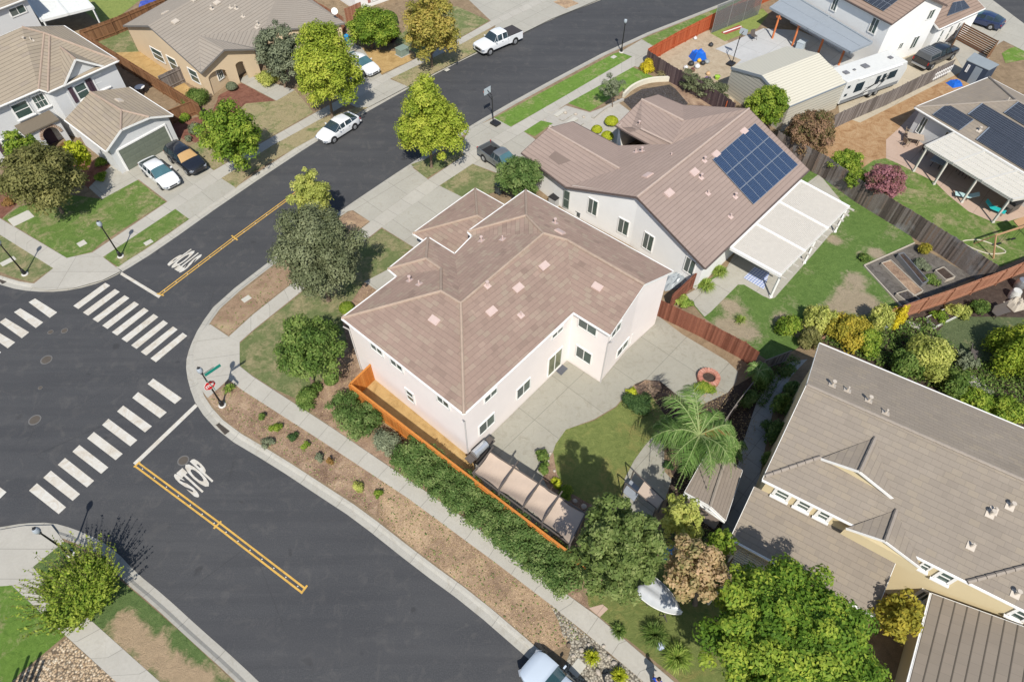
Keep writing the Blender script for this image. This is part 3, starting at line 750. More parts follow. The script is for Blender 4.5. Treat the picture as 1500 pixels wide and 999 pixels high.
def build_walls(root, mat, r, keys, eh, inset=0.4, z0=0.1, name='wall', step=0.45, drop=.14):
    P = [Vector((r.P[k].x, r.P[k].y, 0)) for k in keys]
    if area2(P) < 0: P.reverse(); keys = keys[::-1]
    Q = offset_line(P, inset, True)
    m = MB(); n = len(Q)
    for i in range(n):
        a, b = Q[i], Q[(i + 1) % n]; L = (b - a).length; k = max(1, int(L / step))
        for j in range(k):
            p, q = a.lerp(b, j / k), a.lerp(b, (j + 1) / k)
            zp = roofz(r, p.x, p.y, eh + .1) - drop; zq = roofz(r, q.x, q.y, eh + .1) - drop
            m.face([(p.x, p.y, z0), (q.x, q.y, z0), (q.x, q.y, zq), (p.x, p.y, zp)])
    o = m.build(name, mat, root, abs_=True)
    r.seg = {}
    for i in range(n): r.seg[(keys[i], keys[(i + 1) % n])] = (Q[i], Q[(i + 1) % n])
    r.foot = dict(zip(keys, Q))
    return o
def seg(r, a, b):
    return r.seg[(a, b)] if (a, b) in r.seg else r.seg[(b, a)]
def window(root, S, c1, c2, style='slider', trim=.07, frame=WHITE, shutter=None, name='window', label=None, sill=False, glass=None, zfix=None):
    A, B = S; d = (B - A).normalized(); o = Vector((d.y, -d.x, 0))   # CCW footprint: outward is on the right
    p1, p2 = onwall(*c1, A, B), onwall(*c2, A, B)
    u0, u1 = sorted(((p1 - A).dot(d), (p2 - A).dot(d))); z0, z1 = sorted((p1.z, p2.z))
    if zfix == 'b': z0 = (p1.z + p2.z) / 2; z1 = z0 + .8; DBG.setdefault('zb', []).append(round(z0, 2))
    elif zfix: z0, z1 = zfix
    at = lambda u, z, k=0: Vector((A.x, A.y, 0)) + d * u + Z * z + o * k
    fr = MB(); w = trim
    for (a, b) in (((u0 - w / 2, z0), (u0 + w / 2 + .0, z1)), ((u1 - w / 2, z0), (u1 + w / 2, z1)), ((u0 - w / 2, z0 - w / 2), (u1 + w / 2, z0 + w / 2)), ((u0 - w / 2, z1 - w / 2), (u1 + w / 2, z1 + w / 2))):
        fr.box(at((a[0] + b[0]) / 2, (a[1] + b[1]) / 2, .03), d * (b[0] - a[0]) / 2, o * (.035 + .002 * (a[0] == b[0])), Z * max((b[1] - a[1]) / 2, w / 2))
    um, zm = (u0 + u1) / 2, (z0 + z1) / 2
    if style in ('slider', 'door'): fr.box(at(um, zm, .028), d * .025, o * .025, Z * (z1 - z0) / 2)
    if style == 'hung': fr.box(at(um, zm, .028), d * (u1 - u0) / 2, o * .025, Z * .025)
    if style == 'grid':
        fr.box(at(um, zm, .028), d * (u1 - u0) / 2, o * .02, Z * .015)
        for k in (1, 2): fr.box(at(u0 + (u1 - u0) * k / 3, zm, .026), d * .015, o * .02, Z * (z1 - z0) / 2)
    if sill: fr.box(at(um, z0 - .08, .08), d * ((u1 - u0) / 2 + .12), o * .09, Z * .05)
    f = fr.build(name, frame, root, abs_=True)
    if label: f['label'] = label
    halves = [(u0, um), (um, u1)] if style in ('slider', 'door') else ([(u0, u1)])
    for i, (a, b) in enumerate(halves):
        g = MB(); g.box(at((a + b) / 2, zm, .012), d * (b - a) / 2, o * .006, Z * (z1 - z0) / 2)
        g.build('pane', (SCREEN if (i == 0 and style == 'slider') else (glass or GLASS)), f, abs_=True)
    if shutter:
        for a in (u0 - .32, u1 + .32):
            s = MB(); s.box(at(a, zm, .03), d * .19, o * .03, Z * ((z1 - z0) / 2 + .05))
            for k in range(8): s.box(at(a, z0 + (z1 - z0) * (k + .5) / 8, .062), d * .15, o * .006, Z * .03)
            s.build('shutter', shutter, f, abs_=True)
    return f
def hit_roof(r, px, py):
    d = ray(px, py); best = None
    for pts, n, c in r.polys:
        q = onplane(px, py, c, n)
        if inpoly(q.x, q.y, pts) and (best is None or (q - CAM).length < (best[0] - CAM).length): best = (q, n)
    return best
def vents(r, flats=(), pipes=(), fm=VENTM, pm=VENTM, size=(.38, .26)):
    for i, (x, y) in enumerate(flats):
        h = hit_roof(r, x, y)
        if not h: continue
        q, n = h; ex = Z.cross(n).normalized(); up = n.cross(ex)
        m = MB(); m.box(q + n * .05, ex * size[0], up * size[1], n * .045); m.box(q + n * .11, ex * size[0] * .85, up * size[1] * .8, n * .02)
        m.build('roof_vent', fm, r.obj, abs_=True)
    for i, (x, y) in enumerate(pipes):
        h = hit_roof(r, x, y)
        if not h: continue
        q, n = h; ex = Z.cross(n).normalized(); up = n.cross(ex)
        m = MB(); m.box(q + n * .02, ex * .2, up * .2, n * .015); m.tube([q, q + Z * .34], [.07, .055], 8)
        if i % 2 == 0: m.tube([q + Z * .34, q + Z * .42], [.12, .12], 8)
        m.build('vent_pipe', pm, r.obj, abs_=True)
def solar(r, quad, rows, cols, mat, lift=.12, skip=(), gap=.012):
    C = []
    for x, y in quad:
        n, c = None, None
        best = None
        for pts, nn, cc in r.polys:
            q = onplane(x, y, cc, nn)
            if inpoly(q.x, q.y, pts): best = (q, nn)
        if best is None: best = (onplane(x, y, r._sp[1], r._sp[0]), r._sp[0])
        r._sp = (best[1], best[0]); C.append(best[0])
    n = r._sp[0]
    a, b, c, d = C       # a->b rows' long axis (columns), a->d rows
    for i in range(rows):
        for j in range(cols):
            if (i, j) in skip: continue
            def at(s, t): return (a * (1 - s) + b * s) * (1 - t) + (d * (1 - s) + c * s) * t
            s0, s1, t0, t1 = (j + gap) / cols, (j + 1 - gap) / cols, (i + gap) / rows, (i + 1 - gap) / rows
            q = [at(s0, t0), at(s1, t0), at(s1, t1), at(s0, t1)]
            m = MB(); base = [p + n * (lift - .04) for p in q]; m.prism(base, n * .04)
            f = m.build('solar_panel', SOLF, r.obj, abs_=True)
            W_, H_ = (q[1] - q[0]).length, (q[3] - q[0]).length
            mid = sum(q, Vector()) / 4
            g = MB(); g.face([p.lerp(mid, .035) + n * (lift + .004) for p in q], uv=[(0, 0), (W_, 0), (W_, H_), (0, H_)])
            g.build('cells', mat, f, abs_=True)
# ================================================================ the houses
CAP1 = plain('cap_tan', (0.36, 0.275, 0.215), .85, .2, var=.25)
CAP2 = plain('cap_brown', (0.41, 0.325, 0.275), .85, .2, var=.15)
CAP3 = plain('cap_grey', (0.29, 0.25, 0.21), .85, .2, var=.2)
T_MAIN = m_tile('tile_rose', (0.325, 0.232, 0.185), .3, .5, .33, (0.33, 0.275, 0.205), .07, .6)
T_BROWN = m_tile('tile_brown', (0.335, 0.255, 0.215), .05, .9, .37, (0.35, 0.27, 0.23), .3, .2)
T_GREY = m_tile('tile_grey', (0.285, 0.242, 0.195), .17, .5, .34, (0.30, 0.25, 0.185), .08, .6)
T_TAN = m_tile('tile_tan', (0.355, 0.295, 0.22), .16, .9, .37, (0.27, 0.225, 0.19), .62, .5)
T_BEIGE = m_tile('tile_beige', (0.345, 0.30, 0.248), .06, .9, .37, (0.30, 0.25, 0.2), .5, .3)
ST_PINK = m_stucco('stucco_pink', (0.80, 0.735, 0.70), .3)
ST_WHITE = m_stucco('stucco_white', (0.78, 0.775, 0.75), .25)
ST_CREAM = m_stucco('stucco_cream', (0.60, 0.50, 0.31))
ST_GREY = m_stucco('stucco_grey', (0.60, 0.605, 0.60))
ST_BEIGE = m_stucco('stucco_beige', (0.62, 0.49, 0.33))

# ---- 1: the two-storey house in the middle
g0 = G(760, 500); H1 = thing('house', 'two-storey pale pink house with a rose brown hip roof in the middle of the photo', 'house', (g0.x, g0.y, .13))
v1 = dict(c1=(679.5, 606), c2=(840, 457.6), e1=(894, 491), pk=(944, 417), e2=(986, 398), T=(770, 279), w1=(685.5, 339.5), w2=(771, 316), rb=(796, 342), r1=(831, 352), ra=(675, 444),
          v4=(692, 346), v6=(666, 372.5), t1=(627, 348), t2=(624, 379), t3=(646, 394), t4=(646, 426.5), s1=(569, 394), v7=(582, 405), a=(501, 466))
f1 = [(['c1', 'c2', 'r1', 'rb', 'ra'], ('c1', 'c2')), (['c2', 'e1', 'pk', 'r1'], ('c2', 'e1')), (['e2', 'T', 'w2', 'rb', 'r1', 'pk'], ('e2', 'T')), (['w1', 'T', 'w2'], ('w1', 'T')),
      (['w1', 'w2', 'rb', 'v4'], ('w1', 'v4')), (['v4', 'rb', 'ra', 'v6'], ('v4', 'v6')), (['v6', 't1', 't2', 't3', 't4', 'ra'], ('v6', 't1')), (['s1', 't1', 't2'], ('s1', 't1')),
      (['s1', 't2', 't3', 'v7'], ('s1', 'v7')), (['a', 'v7', 't3', 't4'], ('a', 'v7')), (['a', 't4', 'ra', 'c1'], ('a', 'c1'))]
P1 = solve_roof(v1, f1, 5.8, .40)
DBG['H1'] = {k: round(p.z, 2) for k, p in P1.items()}
r1 = build_roof(H1, T_MAIN, P1, f1, cap=CAP1)
build_walls(H1, ST_PINK, r1, ['c1', 'c2', 'e1', 'pk', 'e2', 'T', 'w1', 'v4', 'v6', 't1', 's1', 'v7', 'a'], 5.8, .2)
DBG['H1foot'] = r1.foot
vents(r1, [(636.5, 469.5), (720, 456.5), (759, 422), (797, 390), (875, 420.5), (820, 340.5), (683, 355)], [(600, 411), (614, 416.5), (705, 353), (736, 351), (714, 419), (763, 462), (813, 327)], size=(.36, .24))
s = seg(r1, 'a', 'c1')
window(H1, s, (544.3, 509), (562.4, 523), 'slider', .12, zfix='b'); window(H1, s, (573, 532), (591.6, 546.3), 'slider', .12, zfix='b')
window(H1, s, (641, 586), (659.2, 600), 'slider', .12, zfix='b'); window(H1, s, (594, 568), (608.5, 592), 'hung', .12)
s = seg(r1, 'c1', 'c2')
window(H1, s, (709.5, 591), (727.5, 566)); window(H1, s, (702, 638.5), (723.5, 603.5)); window(H1, s, (756.5, 586), (776.5, 552.5))
window(H1, s, (808, 497.5), (824.5, 476)); window(H1, s, (801.5, 552.5), (823.5, 507.5), 'door', .08, label='sliding patio door with a white frame', name='patio_door', glass=m_glass('door_glass', (0.13, 0.145, 0.08)))
s = seg(r1, 'c2', 'e1')
window(H1, s, (848.5, 465), (873, 493)); window(H1, s, (845.5, 505), (865, 534.5))
s = seg(r1, 'e1', 'pk')
window(H1, s, (894, 497), (910.5, 469)); window(H1, s, (902, 525), (921, 494)); window(H1, s, (922, 503.5), (941.5, 470.5))
m = MB()
for k in ('c1', 'e1', 'a'):
    q = r1.foot[k]; o = (q - Vector((g0.x, g0.y, 0))); o.z = 0; o = o.normalized() * .12
    m.tube([(q.x + o.x * .5, q.y + o.y * .5, .15), (q.x + o.x * .5, q.y + o.y * .5, 4.6), (q.x + o.x * 3, q.y + o.y * 3, 5.0)], .045, 8)
    m.build('downspout', plain('spout', (.5, .48, .46)), H1, abs_=True); m = MB()
# garage roof, one storey lower
v = dict(g1=(605, 342), g2=(696, 276.5), g3=(735, 298), g4=(697, 321))
gP = {k: G(*v[k], 2.95) for k in ('g1', 'g2', 'g3')}
du = (gP['g2'] - gP['g1']); du.z = 0; w_ = du.length; du.normalize(); dv = Vector((du.y, -du.x, 0))
gP['g3'] = gP['g2'] + dv * 5.5; gP['g6'] = gP['g1'] + dv * 5.5
gP['g4'] = gP['g1'] + du * w_ / 2 + dv * w_ / 2 + Z * w_ / 2 * .40; gP['g5'] = gP['g1'] + du * w_ / 2 + dv * 5.5 + Z * w_ / 2 * .40
gf = [(['g1', 'g2', 'g4'], ('g1', 'g2')), (['g2', 'g3', 'g5', 'g4'], ('g2', 'g3')), (['g6', 'g1', 'g4', 'g5'], ('g6', 'g1'))]
rgar = build_roof(H1, T_MAIN, gP, gf, cap=CAP1, nofascia=[('g3', 'g5'), ('g5', 'g6')])
build_walls(H1, ST_PINK, rgar, ['g1', 'g2', 'g3', 'g6'], 2.95, .45)

# ---- 2: the brown roofed neighbour with the blue solar panels
g0 = G(960, 330); H2 = thing('house', 'single-storey white house whose brown gabled roof carries blue solar panels', 'house', (g0.x, g0.y, .13))
v2 = dict(a=(829, 274), p=(933, 288.6), b=(1033, 393), c=(1185, 249), q=(1097, 159.5), d=(1000, 154), r2=(1001, 177), r3=(985, 211), w=(960, 216), x=(905, 213.5), r1=(907, 247),
          g1=(764, 224), gp=(803.5, 188), g2=(838.6, 178.5), m1=(902, 184), mp=(940, 146), m2=(964, 139), n1=(922, 196), np=(939, 189))
f2 = [(['b', 'c', 'q', 'p'], ('b', 'c', .36)), (['a', 'p', 'q', 'd', 'r2', 'r3', 'w', 'x', 'r1'], ('a', 'd', .36)), (['g1', 'a', 'r1', 'gp'], ('g1', 'a', .36)), (['g2', 'gp', 'r1', 'x'], ('g2', 'x', .36)),
      (['m1', 'n1', 'np', 'r3', 'r2', 'mp'], ('m1', 'n1', .36)), (['n1', 'w', 'r3', 'np'], ('n1', 'w', .36)), (['m2', 'mp', 'r2', 'd'], ('m2', 'd', .36))]
P2 = solve_roof(v2, f2, 2.95, .36, pin=dict(np=3.65, r3=3.8))
DBG['H2'] = {k: round(p.z, 2) for k, p in P2.items()}
r2 = build_roof(H2, T_BROWN, P2, f2, cap=CAP2, fascia=plain('fascia_brown', (.12, .09, .08)), nofascia=[('w', 'x')])
build_walls(H2, ST_WHITE, r2, ['a', 'p', 'b', 'c', 'q', 'd', 'm2', 'mp', 'm1', 'x', 'g2', 'gp', 'g1'], 2.95, .3)
DBG['H2foot'] = r2.foot
s = seg(r2, 'a', 'p'); s2 = seg(r2, 'p', 'b')
window(H2, s, (860.5, 310.5), (876.5, 296)); window(H2, s, (904, 338.5), (922.5, 326)); 
window(H2, s2, (940.5, 361), (959, 348)); window(H2, s2, (1000.5, 395), (1020.5, 384))
window(H2, s, (825, 302), (835, 282), 'hung', .03, name='side_door', frame=plain('door_grey', (.28, .3, .27)), label='grey side door')
vents(r2, [(1017, 253), (980, 283.5), (948.5, 257.5), (998, 217.5), (1090, 193.5), (1049, 227)], [(1027, 261), (1037, 284), (1077, 289), (1070, 318), (936, 183.5), (931, 223), (940, 222), (983, 229), (1032, 236)], size=(.42, .3))
solar(r2, [(1043, 235), (1105, 182), (1168, 243), (1103, 301)], 3, 7, SOLB, gap=.006)
# white lattice patio cover on the back of house 2
def lattice_cover(root, quad, h, npanel, nsl, posts, mat, label=None, slope=0.0, beams=True, solid=False, slw=.07, hs=None, top=None):
    tmat = top or mat
    Q = [G(x, y, hh) for (x, y), hh in zip(quad, hs or [h] * 4)]  # a,b along the house wall; c,d outer edge
    a, b, c, d = Q; m = MB()
    top = MB()
    if solid:
        top.prism([a, b, c, d], Z * .06)
    for i in range(nsl + 1):
        t = i / nsl; p, q = a.lerp(d, t), b.lerp(c, t)
        top.beam(p + Z * .08, q + Z * .08, slw, .045)
    base = top.build('patio_cover', mat, root, abs_=True)
    if label: base['label'] = label
    for k in range(npanel + 1):
        t = k / npanel; bm = MB(); bm.beam(a.lerp(b, t) + Z * (.03 if top else -.01), d.lerp(c, t) + Z * (.03 if top else -.01) + (d - a).normalized() * (.1 if top else .3), .2 if top else .12, .24); bm.build('beam', tmat, base, abs_=True)
    bm = MB(); bm.beam(d - Z * (.02 if top else .18), c - Z * (.02 if top else .18), .12, .24); bm.build('beam', tmat, base, abs_=True)
    bm = MB(); bm.beam(a + Z * .04, b + Z * .04, .22 if top else .14, .2); bm.build('beam', tmat, base, abs_=True)
    for t in posts:
        p = d.lerp(c, t); bm = MB(); bm.box((p.x, p.y, (p.z - .2) / 2 + .08), (.075, 0, 0), (0, .075, 0), (0, 0, (p.z - .3) / 2)); bm.box((p.x, p.y, .22), (.11, 0, 0), (0, .11, 0), (0, 0, .07)); bm.build('post', tmat, base, abs_=True)
    return base
WLAT = plain('lattice_white', (0.56, 0.52, 0.455), .7); WBM = plain('beam_white', (0.80, 0.79, 0.77), .5)
lc = lattice_cover(H2, [(1069.7, 364), (1172, 266), (1242, 304), (1142, 404)], 2.7, 3, 38, (0.02, .5, .98), WLAT, 'white louvred patio cover', slw=.10, top=WBM)
m = MB()
A_, B_, C_, D_ = [G(x, y, 2.7) for x, y in ((1069.7, 364), (1172, 266), (1242, 304), (1142, 404))]
for i in range(13):
    p = D_.lerp(C_, i / 12); o = (D_ - A_).normalized(); m = MB(); m.beam(p - Z * .02 + o * .1, p - Z * .02 + o * .55, .06, .14)
    m.build('rafter_tail', WLAT, lc, abs_=True)

# ---- 3: the cream house, lower right
g0 = G(1380, 780); H3 = thing('house', 'two-storey cream house with a long taupe roof at the lower right', 'house', (g0.x, g0.y, .13))
v3 = dict(A=(1211, 507.5), B=(1700, 728), C=(1700, 810), r=(1189, 567), e=(1117, 702), f=(1413.6, 850), g=(1413.6, 863), h=(1700, 1010))
P3 = {k: G(*v3[k], 5.5) for k in ('A', 'e', 'f')}
du = (P3['f'] - P3['e']).normalized(); dn = Vector((-du.y, du.x, 0))
wid = (P3['A'] - P3['e']).dot(dn); hr = 5.5
# ridge height from where it is seen
dr = P3['e'] + dn * wid / 2 + Z * 2.25; slope3 = .4
DBG['H3'] = (wid, dr.z, (dr - P3['e']).dot(dn), slope3)
er = (dr - P3['e']).dot(dn); L3 = 26
P3 = dict(e=P3['e'], f=P3['e'] + du * L3, R=P3['e'] + dn * er + Z * (dr.z - 5.5), S=P3['e'] + dn * er + Z * (dr.z - 5.5) + du * L3, A=P3['e'] + dn * wid, B=P3['e'] + dn * wid + du * L3)
f3 = [(['e', 'f', 'S', 'R'], ('e', 'f')), (['R', 'S', 'B', 'A'], ('A', 'B'))]
r3 = build_roof(H3, T_GREY, P3, f3, cap=CAP3)
build_walls(H3, ST_CREAM, r3, ['e', 'f', 'S', 'B', 'A', 'R'], 5.5, .3)
s = seg(r3, 'e', 'f')
SH = plain('shutter_clay', (0.36, 0.23, 0.17))
for a, b in (((1133, 716), (1157, 727)), ((1164, 734), (1186.5, 745)), ((1193, 750), (1215, 759))):
    window(H3, s, (a[0], a[1] + 6), (b[0], b[1]), 'hung', .16, sill=True, zfix=(4.15, 4.95))
for a, b in (((1372, 841), (1398, 848)), ((1463, 905), (1490, 912))): window(H3, s, (a[0], a[1]), b, 'hung', .16, sill=True, zfix=(4.0, 5.0))
window(H3, s, (1272, 800), (1296, 806), 'grid', .14, shutter=SH, sill=True, zfix=(3.75, 4.85))
window(H3, s, (1341, 870), (1362, 875), 'slider', .16, sill=True, zfix=(1.2, 2.4))
window(H3, s, (1349, 826), (1362, 832), 'hung', .1, sill=True, zfix=(4.2, 5.0))
vents(r3, [], [(1219, 564.5), (1241, 572), (1272, 587), (1297, 605), (1450, 753), (1422, 800), (1479, 742), (1455, 748), (1487, 870)], pm=VENTG)
def on_r3(px, py, up=0.0):
    n, c = r3.polys[0][1], r3.polys[0][2]
    return onplane(px, py, c + Z * up, n)
# decorative gable high on the slope, and the gable over the shuttered window
def gable(root, bk, pk, lf, rf, mat, hp, walls=True):
    B = on_r3(*bk, .02); Pk = G(*pk, B.z); L_, R_ = on_r3(*lf, hp), on_r3(*rf, hp)
    Pd = dict(B=B, P=Pk, L=L_, R=R_); ff = [(['B', 'P', 'L'], None), (['B', 'R', 'P'], None)]
    rr = build_roof(root, mat, Pd, ff, cap=CAP3, gut=False, nofascia=[('B', 'L'), ('B', 'R')])
    m = MB(); i = (B - Pk); i.z = 0; i = i.normalized() * .3
    m.face([Pk + i - Z * .16, L_ + i * .2 - Z * .1, L_ + i * .2 - Z * .9, R_ + i * .2 - Z * .9, R_ + i * .2 - Z * .1]); m.build('gable_wall', ST_CREAM, root, abs_=True)
    return rr
gable(H3, (1282, 641), (1259.5, 690), (1203, 671), (1308, 729), T_GREY, .12)
gable(H3, (1313, 747), (1297, 792), (1240, 773), (1349, 831), T_GREY, .10)
for pts in (((1121, 697), (1203, 669)), ((1417, 852), (1500, 830), (1560, 815))):   # ridge tile courses across the slope
    m = MB(); P = [on_r3(*p, .06) for p in pts]
    for a, b in zip(P, P[1:]):
        k = int((b - a).length / .4)
        for i in range(k): m.tube([a.lerp(b, i / k), a.lerp(b, (i + .95) / k)], [.12, .10], 7)
    m.build('ridge_cap', CAP3, r3.obj, abs_=True)
# lower roof along the side
e3 = seg(r3, 'e', 'f'); o3 = -dn
l0 = G(1070, 788, 2.9); l1 = G(1272, 934.6, 2.9); t0 = G(1112, 706, 4.0); 
base = e3[0]
def walls_at(px, py, z): q = onwall(px, py, e3[0], e3[1]); return Vector((q.x, q.y, z))
hi0, hi1 = walls_at(1113, 727, 0), walls_at(1320, 833, 0)
lowd = (l0 - hi0).dot(o3); hz = 2.9 + lowd * .38
hi0 = onwall(1110, 720, *e3); hi1 = onwall(1321, 830, *e3)
P3b = dict(a=l0, b=l0 + du * (l1 - l0).dot(du), c=Vector((0, 0, 0)), d=Vector((0, 0, 0)))
dd = (e3[0] - l0).dot(dn); P3b['d'] = l0 + dn * dd + Z * dd * .36; P3b['c'] = P3b['b'] + dn * dd + Z * dd * .36
DBG['H3b'] = (P3b['d'].z, dd)
r3b = build_roof(H3, T_GREY, P3b, [(['a', 'b', 'c', 'd'], ('a', 'b'))], cap=CAP3, nofascia=[('c', 'd')])
build_walls(H3, ST_CREAM, r3b, ['a', 'b', 'c', 'd'], 2.9, .35)
# garage wing at the bottom edge
w0 = G(1365, 869, 2.9); w1 = G(1331, 1000, 2.9); wd = (w1 - w0); wd.z = 0; wd = wd.normalized(); we = Vector((-wd.y, wd.x, 0))
if we.x < 0: we = -we
P3c = dict(a=w0, b=w0 + wd * 9, c=w0 + wd * 9 + we * 4.6 + Z * 1.75, d=w0 + we * 4.6 + Z * 1.75, e=w0 + we * 9.2, f=w0 + wd * 9 + we * 9.2)
T_LINE = m_tile('tile_lined', (0.275, 0.232, 0.185), .12, .55, .52, (0.29, 0.24, 0.19), .95, .4)  # wider courses with the strongest painted course shadows
r3c = build_roof(H3, T_LINE, P3c, [(['a', 'b', 'c', 'd'], ('a', 'b')), (['d', 'c', 'f', 'e'], ('e', 'f'))], cap=CAP3)
build_walls(H3, ST_CREAM, r3c, ['a', 'b', 'c', 'f', 'e', 'd'], 2.9, .35)

# ---- 4: the grey two-storey house, upper left
g0 = G(100, 190); H4 = thing('house', 'pale grey two-storey house with plum shutters and a sage green garage door', 'house', (g0.x, g0.y, .13))
PLUM = plain('shutter_plum', (0.075, 0.045, 0.06))
v4 = dict(z1=(-60, 181), j1=(57, 131), j2=(70.5, 135), t=(65, 49), t2=(73, 52), h1=(32, 40), z2=(-60, 80), k=(173, 89), b1=(93, 38), b0=(35, 38), f1=(93, 125.7), gp=(110, 86.5), f2=(152.7, 97.3), gb=(89, 70))
f4 = [(['z1', 'j1', 't', 'h1', 'z2'], ('z1', 'j1', .42)), (['j1', 'j2', 't2', 't'], None), (['j2', 'k', 't2'], ('j2', 'k', .42)), (['b1', 'k', 't2', 't'], ('b1', 'k', .5)), (['b1', 't', 'h1'], None)]
P4 = solve_roof({k: v4[k] for k in v4}, f4, 5.3, .42)
DBG['H4'] = {k: round(p.z, 2) for k, p in P4.items()}
r4 = build_roof(H4, T_TAN, P4, f4, cap=CAP1)
back = G(-60, 60, 5.3)
build_walls(H4, ST_GREY, r4, ['z1', 'j1', 'j2', 'k', 'b1', 'h1', 'z2'], 5.3, .35)
# front gable with the two shuttered windows
n4, c4 = r4.polys[2][1], r4.polys[2][2]
gp4 = {'f1': G(93, 125.7, 5.3), 'f2': G(152.7, 97.3, 5.3)}
gp4['gp'] = onwall(110, 86.5, gp4['f1'], gp4['f2']); gp4['gb'] = onplane(89, 70, c4, n4) + Z * .03
DBG['H4g'] = (gp4['gp'].z, gp4['gb'].z)
i1 = (gp4['gb'] - gp4['gp']); i1.z = 0; i1 = i1.normalized()
gp4['b1'] = onplane(97, 124, c4, n4) + Z * .03; gp4['b2'] = onplane(150, 96, c4, n4) + Z * .03
rg4 = build_roof(H4, T_TAN, gp4, [(['f1', 'gp', 'gb'], None), (['gp', 'f2', 'gb'], None)], cap=CAP1, gut=False, nofascia=[('f1', 'gb'), ('f2', 'gb')])
fA = gp4['f1'] + i1 * .35; fB = gp4['f2'] + i1 * .35; fP = gp4['gp'] + i1 * .35
m = MB(); lo = lambda p: Vector((p.x, p.y, .1))
m.face([lo(fA), lo(fB), fB - Z * .1, fP - Z * .15, fA - Z * .1]); bk_ = i1 * 1.5
m.face([lo(fA + bk_), lo(fA), fA - Z * .1, fA + bk_ - Z * .1]); m.face([lo(fB), lo(fB + bk_), fB + bk_ - Z * .1, fB - Z * .1]); m.build('gable_wall', ST_GREY, H4, abs_=True)
S4 = (Vector((fA.x, fA.y, 0)), Vector((fB.x, fB.y, 0)))
window(H4, S4, (113, 139), (122, 119), 'hung', .12, shutter=PLUM, sill=True, zfix=(3.3, 4.7)); window(H4, S4, (141, 127), (151, 110), 'hung', .12, shutter=PLUM, sill=True, zfix=(3.3, 4.7))
s = seg(r4, 'z1', 'j1')
window(H4, s, (22, 168), (38, 148), 'hung', .12, sill=True, zfix=(3.4, 4.8)); window(H4, s, (50, 152), (62, 137), 'grid', .12, sill=True, zfix=(3.5, 4.8), label='narrow window with a planter shelf')
window(H4, s, (-12, 190), (2, 175), 'hung', .12, shutter=PLUM, sill=True, zfix=(1.0, 2.4))
# entry hood, arch and downspout
m = MB(); eA, eB = onwall(15, 176, *s), onwall(82, 178, *s); o4 = Vector(((s[1] - s[0]).y, -(s[1] - s[0]).x, 0)).normalized()
eA.z = eB.z = 2.95
hood = []
m.prism([eA, eB, eB + o4 * 1.5 - Z * .35, eA + o4 * 1.5 - Z * .35], Z * .12); m.build('entry_roof', T_TAN, H4, abs_=True)
m = MB(); q0, q1 = eA + o4 * 1.3, eB + o4 * 1.3; d4 = (q1 - q0).normalized(); L4 = (q1 - q0).length; cx4 = L4 * .62; ar = .75
prev = None
for i in range(25):      # wall with an arched opening
    u = L4 * i / 24; x = abs(u - cx4)
    zb = .12 if x > ar else 1.6 + math.sqrt(max(0, ar * ar - x * x))
    p = q0 + d4 * u; cur = (p, zb)
    if prev: m.face([(prev[0].x, prev[0].y, prev[1]), (p.x, p.y, zb), (p.x, p.y, 2.62), (prev[0].x, prev[0].y, 2.62)])
    prev = cur
m.face([(q1.x, q1.y, .12), (eB.x, eB.y, .12), (eB.x, eB.y, 2.8), (q1.x, q1.y, 2.62)]); m.face([(q0.x, q0.y, .12), (eA.x, eA.y, .12), (eA.x, eA.y, 2.8), (q0.x, q0.y, 2.62)])
m.build('entry_wall', ST_GREY, H4, abs_=True)
m = MB()
for i in range(19):
    a = math.pi * i / 18; p = q0 + d4 * (cx4 - math.cos(a) * (ar + .14)); zz = 1.6 + math.sin(a) * (ar + .14)
    m.box(Vector((p.x, p.y, zz)) + o4 * .03, (d4 * -math.cos(a) + Z * math.sin(a)) * .13, (d4 * math.sin(a) + Z * math.cos(a)) * .045, o4 * .05, random.random())
m.build('brick_arch', m_wood('arch_brick', [(.35, .22, .15), (.5, .36, .26), (.55, .45, .35)]), H4, abs_=True)
m = MB(); dp = q0 + d4 * (cx4) - o4 * 1.25; m.box((dp.x, dp.y, 1.15), d4 * .5, o4 * .03, Z * 1.0); m.build('front_door', plain('door_plum', (.07, .045, .07)), H4, abs_=True)
m = MB(); k4 = r4.foot['j1'] + o4 * .08; k4.z = 0; m.tube([k4 + Z * 5.1, k4 + Z * 4.6, k4 + Z * 4.4 + d4 * .5, k4 + Z * 3.4 + d4 * .5], .05, 8); m.build('downspout', WHITE, H4, abs_=True)
vents(r4, [], [(37, 61), (46, 60)], pm=VENTG)
# front garage with clipped gable
vg = dict(a=(94.6, 175.7), r=(132, 135), R=(178, 162), p1=(177, 190), b=(155, 221.6), d=(189, 128), c=(252.7, 169), p2=(219, 172))
A3, B3, C3, D3 = G(*vg['a'], 3.0), G(*vg['b'], 3.0), G(*vg['c'], 3.0), G(*vg['d'], 3.0)
fg4 = [(['a', 'r', 'R', 'p1', 'b'], ('a', 'b', .38)), (['d', 'c', 'p2', 'R', 'r'], ('d', 'c', .38)), (['p1', 'R', 'p2'], None)]
Pg4 = solve_roof(vg, fg4, 3.0, fixed=dict(p1=onwall(177, 190, B3, C3), p2=onwall(219, 172, B3, C3))); DBG['H4gar'] = {k: round(p.z, 2) for k, p in Pg4.items()}
rgg = build_roof(H4, T_TAN, Pg4, fg4, cap=CAP1, nofascia=[('a', 'r'), ('d', 'r')])
build_walls(H4, ST_GREY, rgg, ['a', 'b', 'c', 'd'], 3.0, .35)
s = seg(rgg, 'b', 'c')
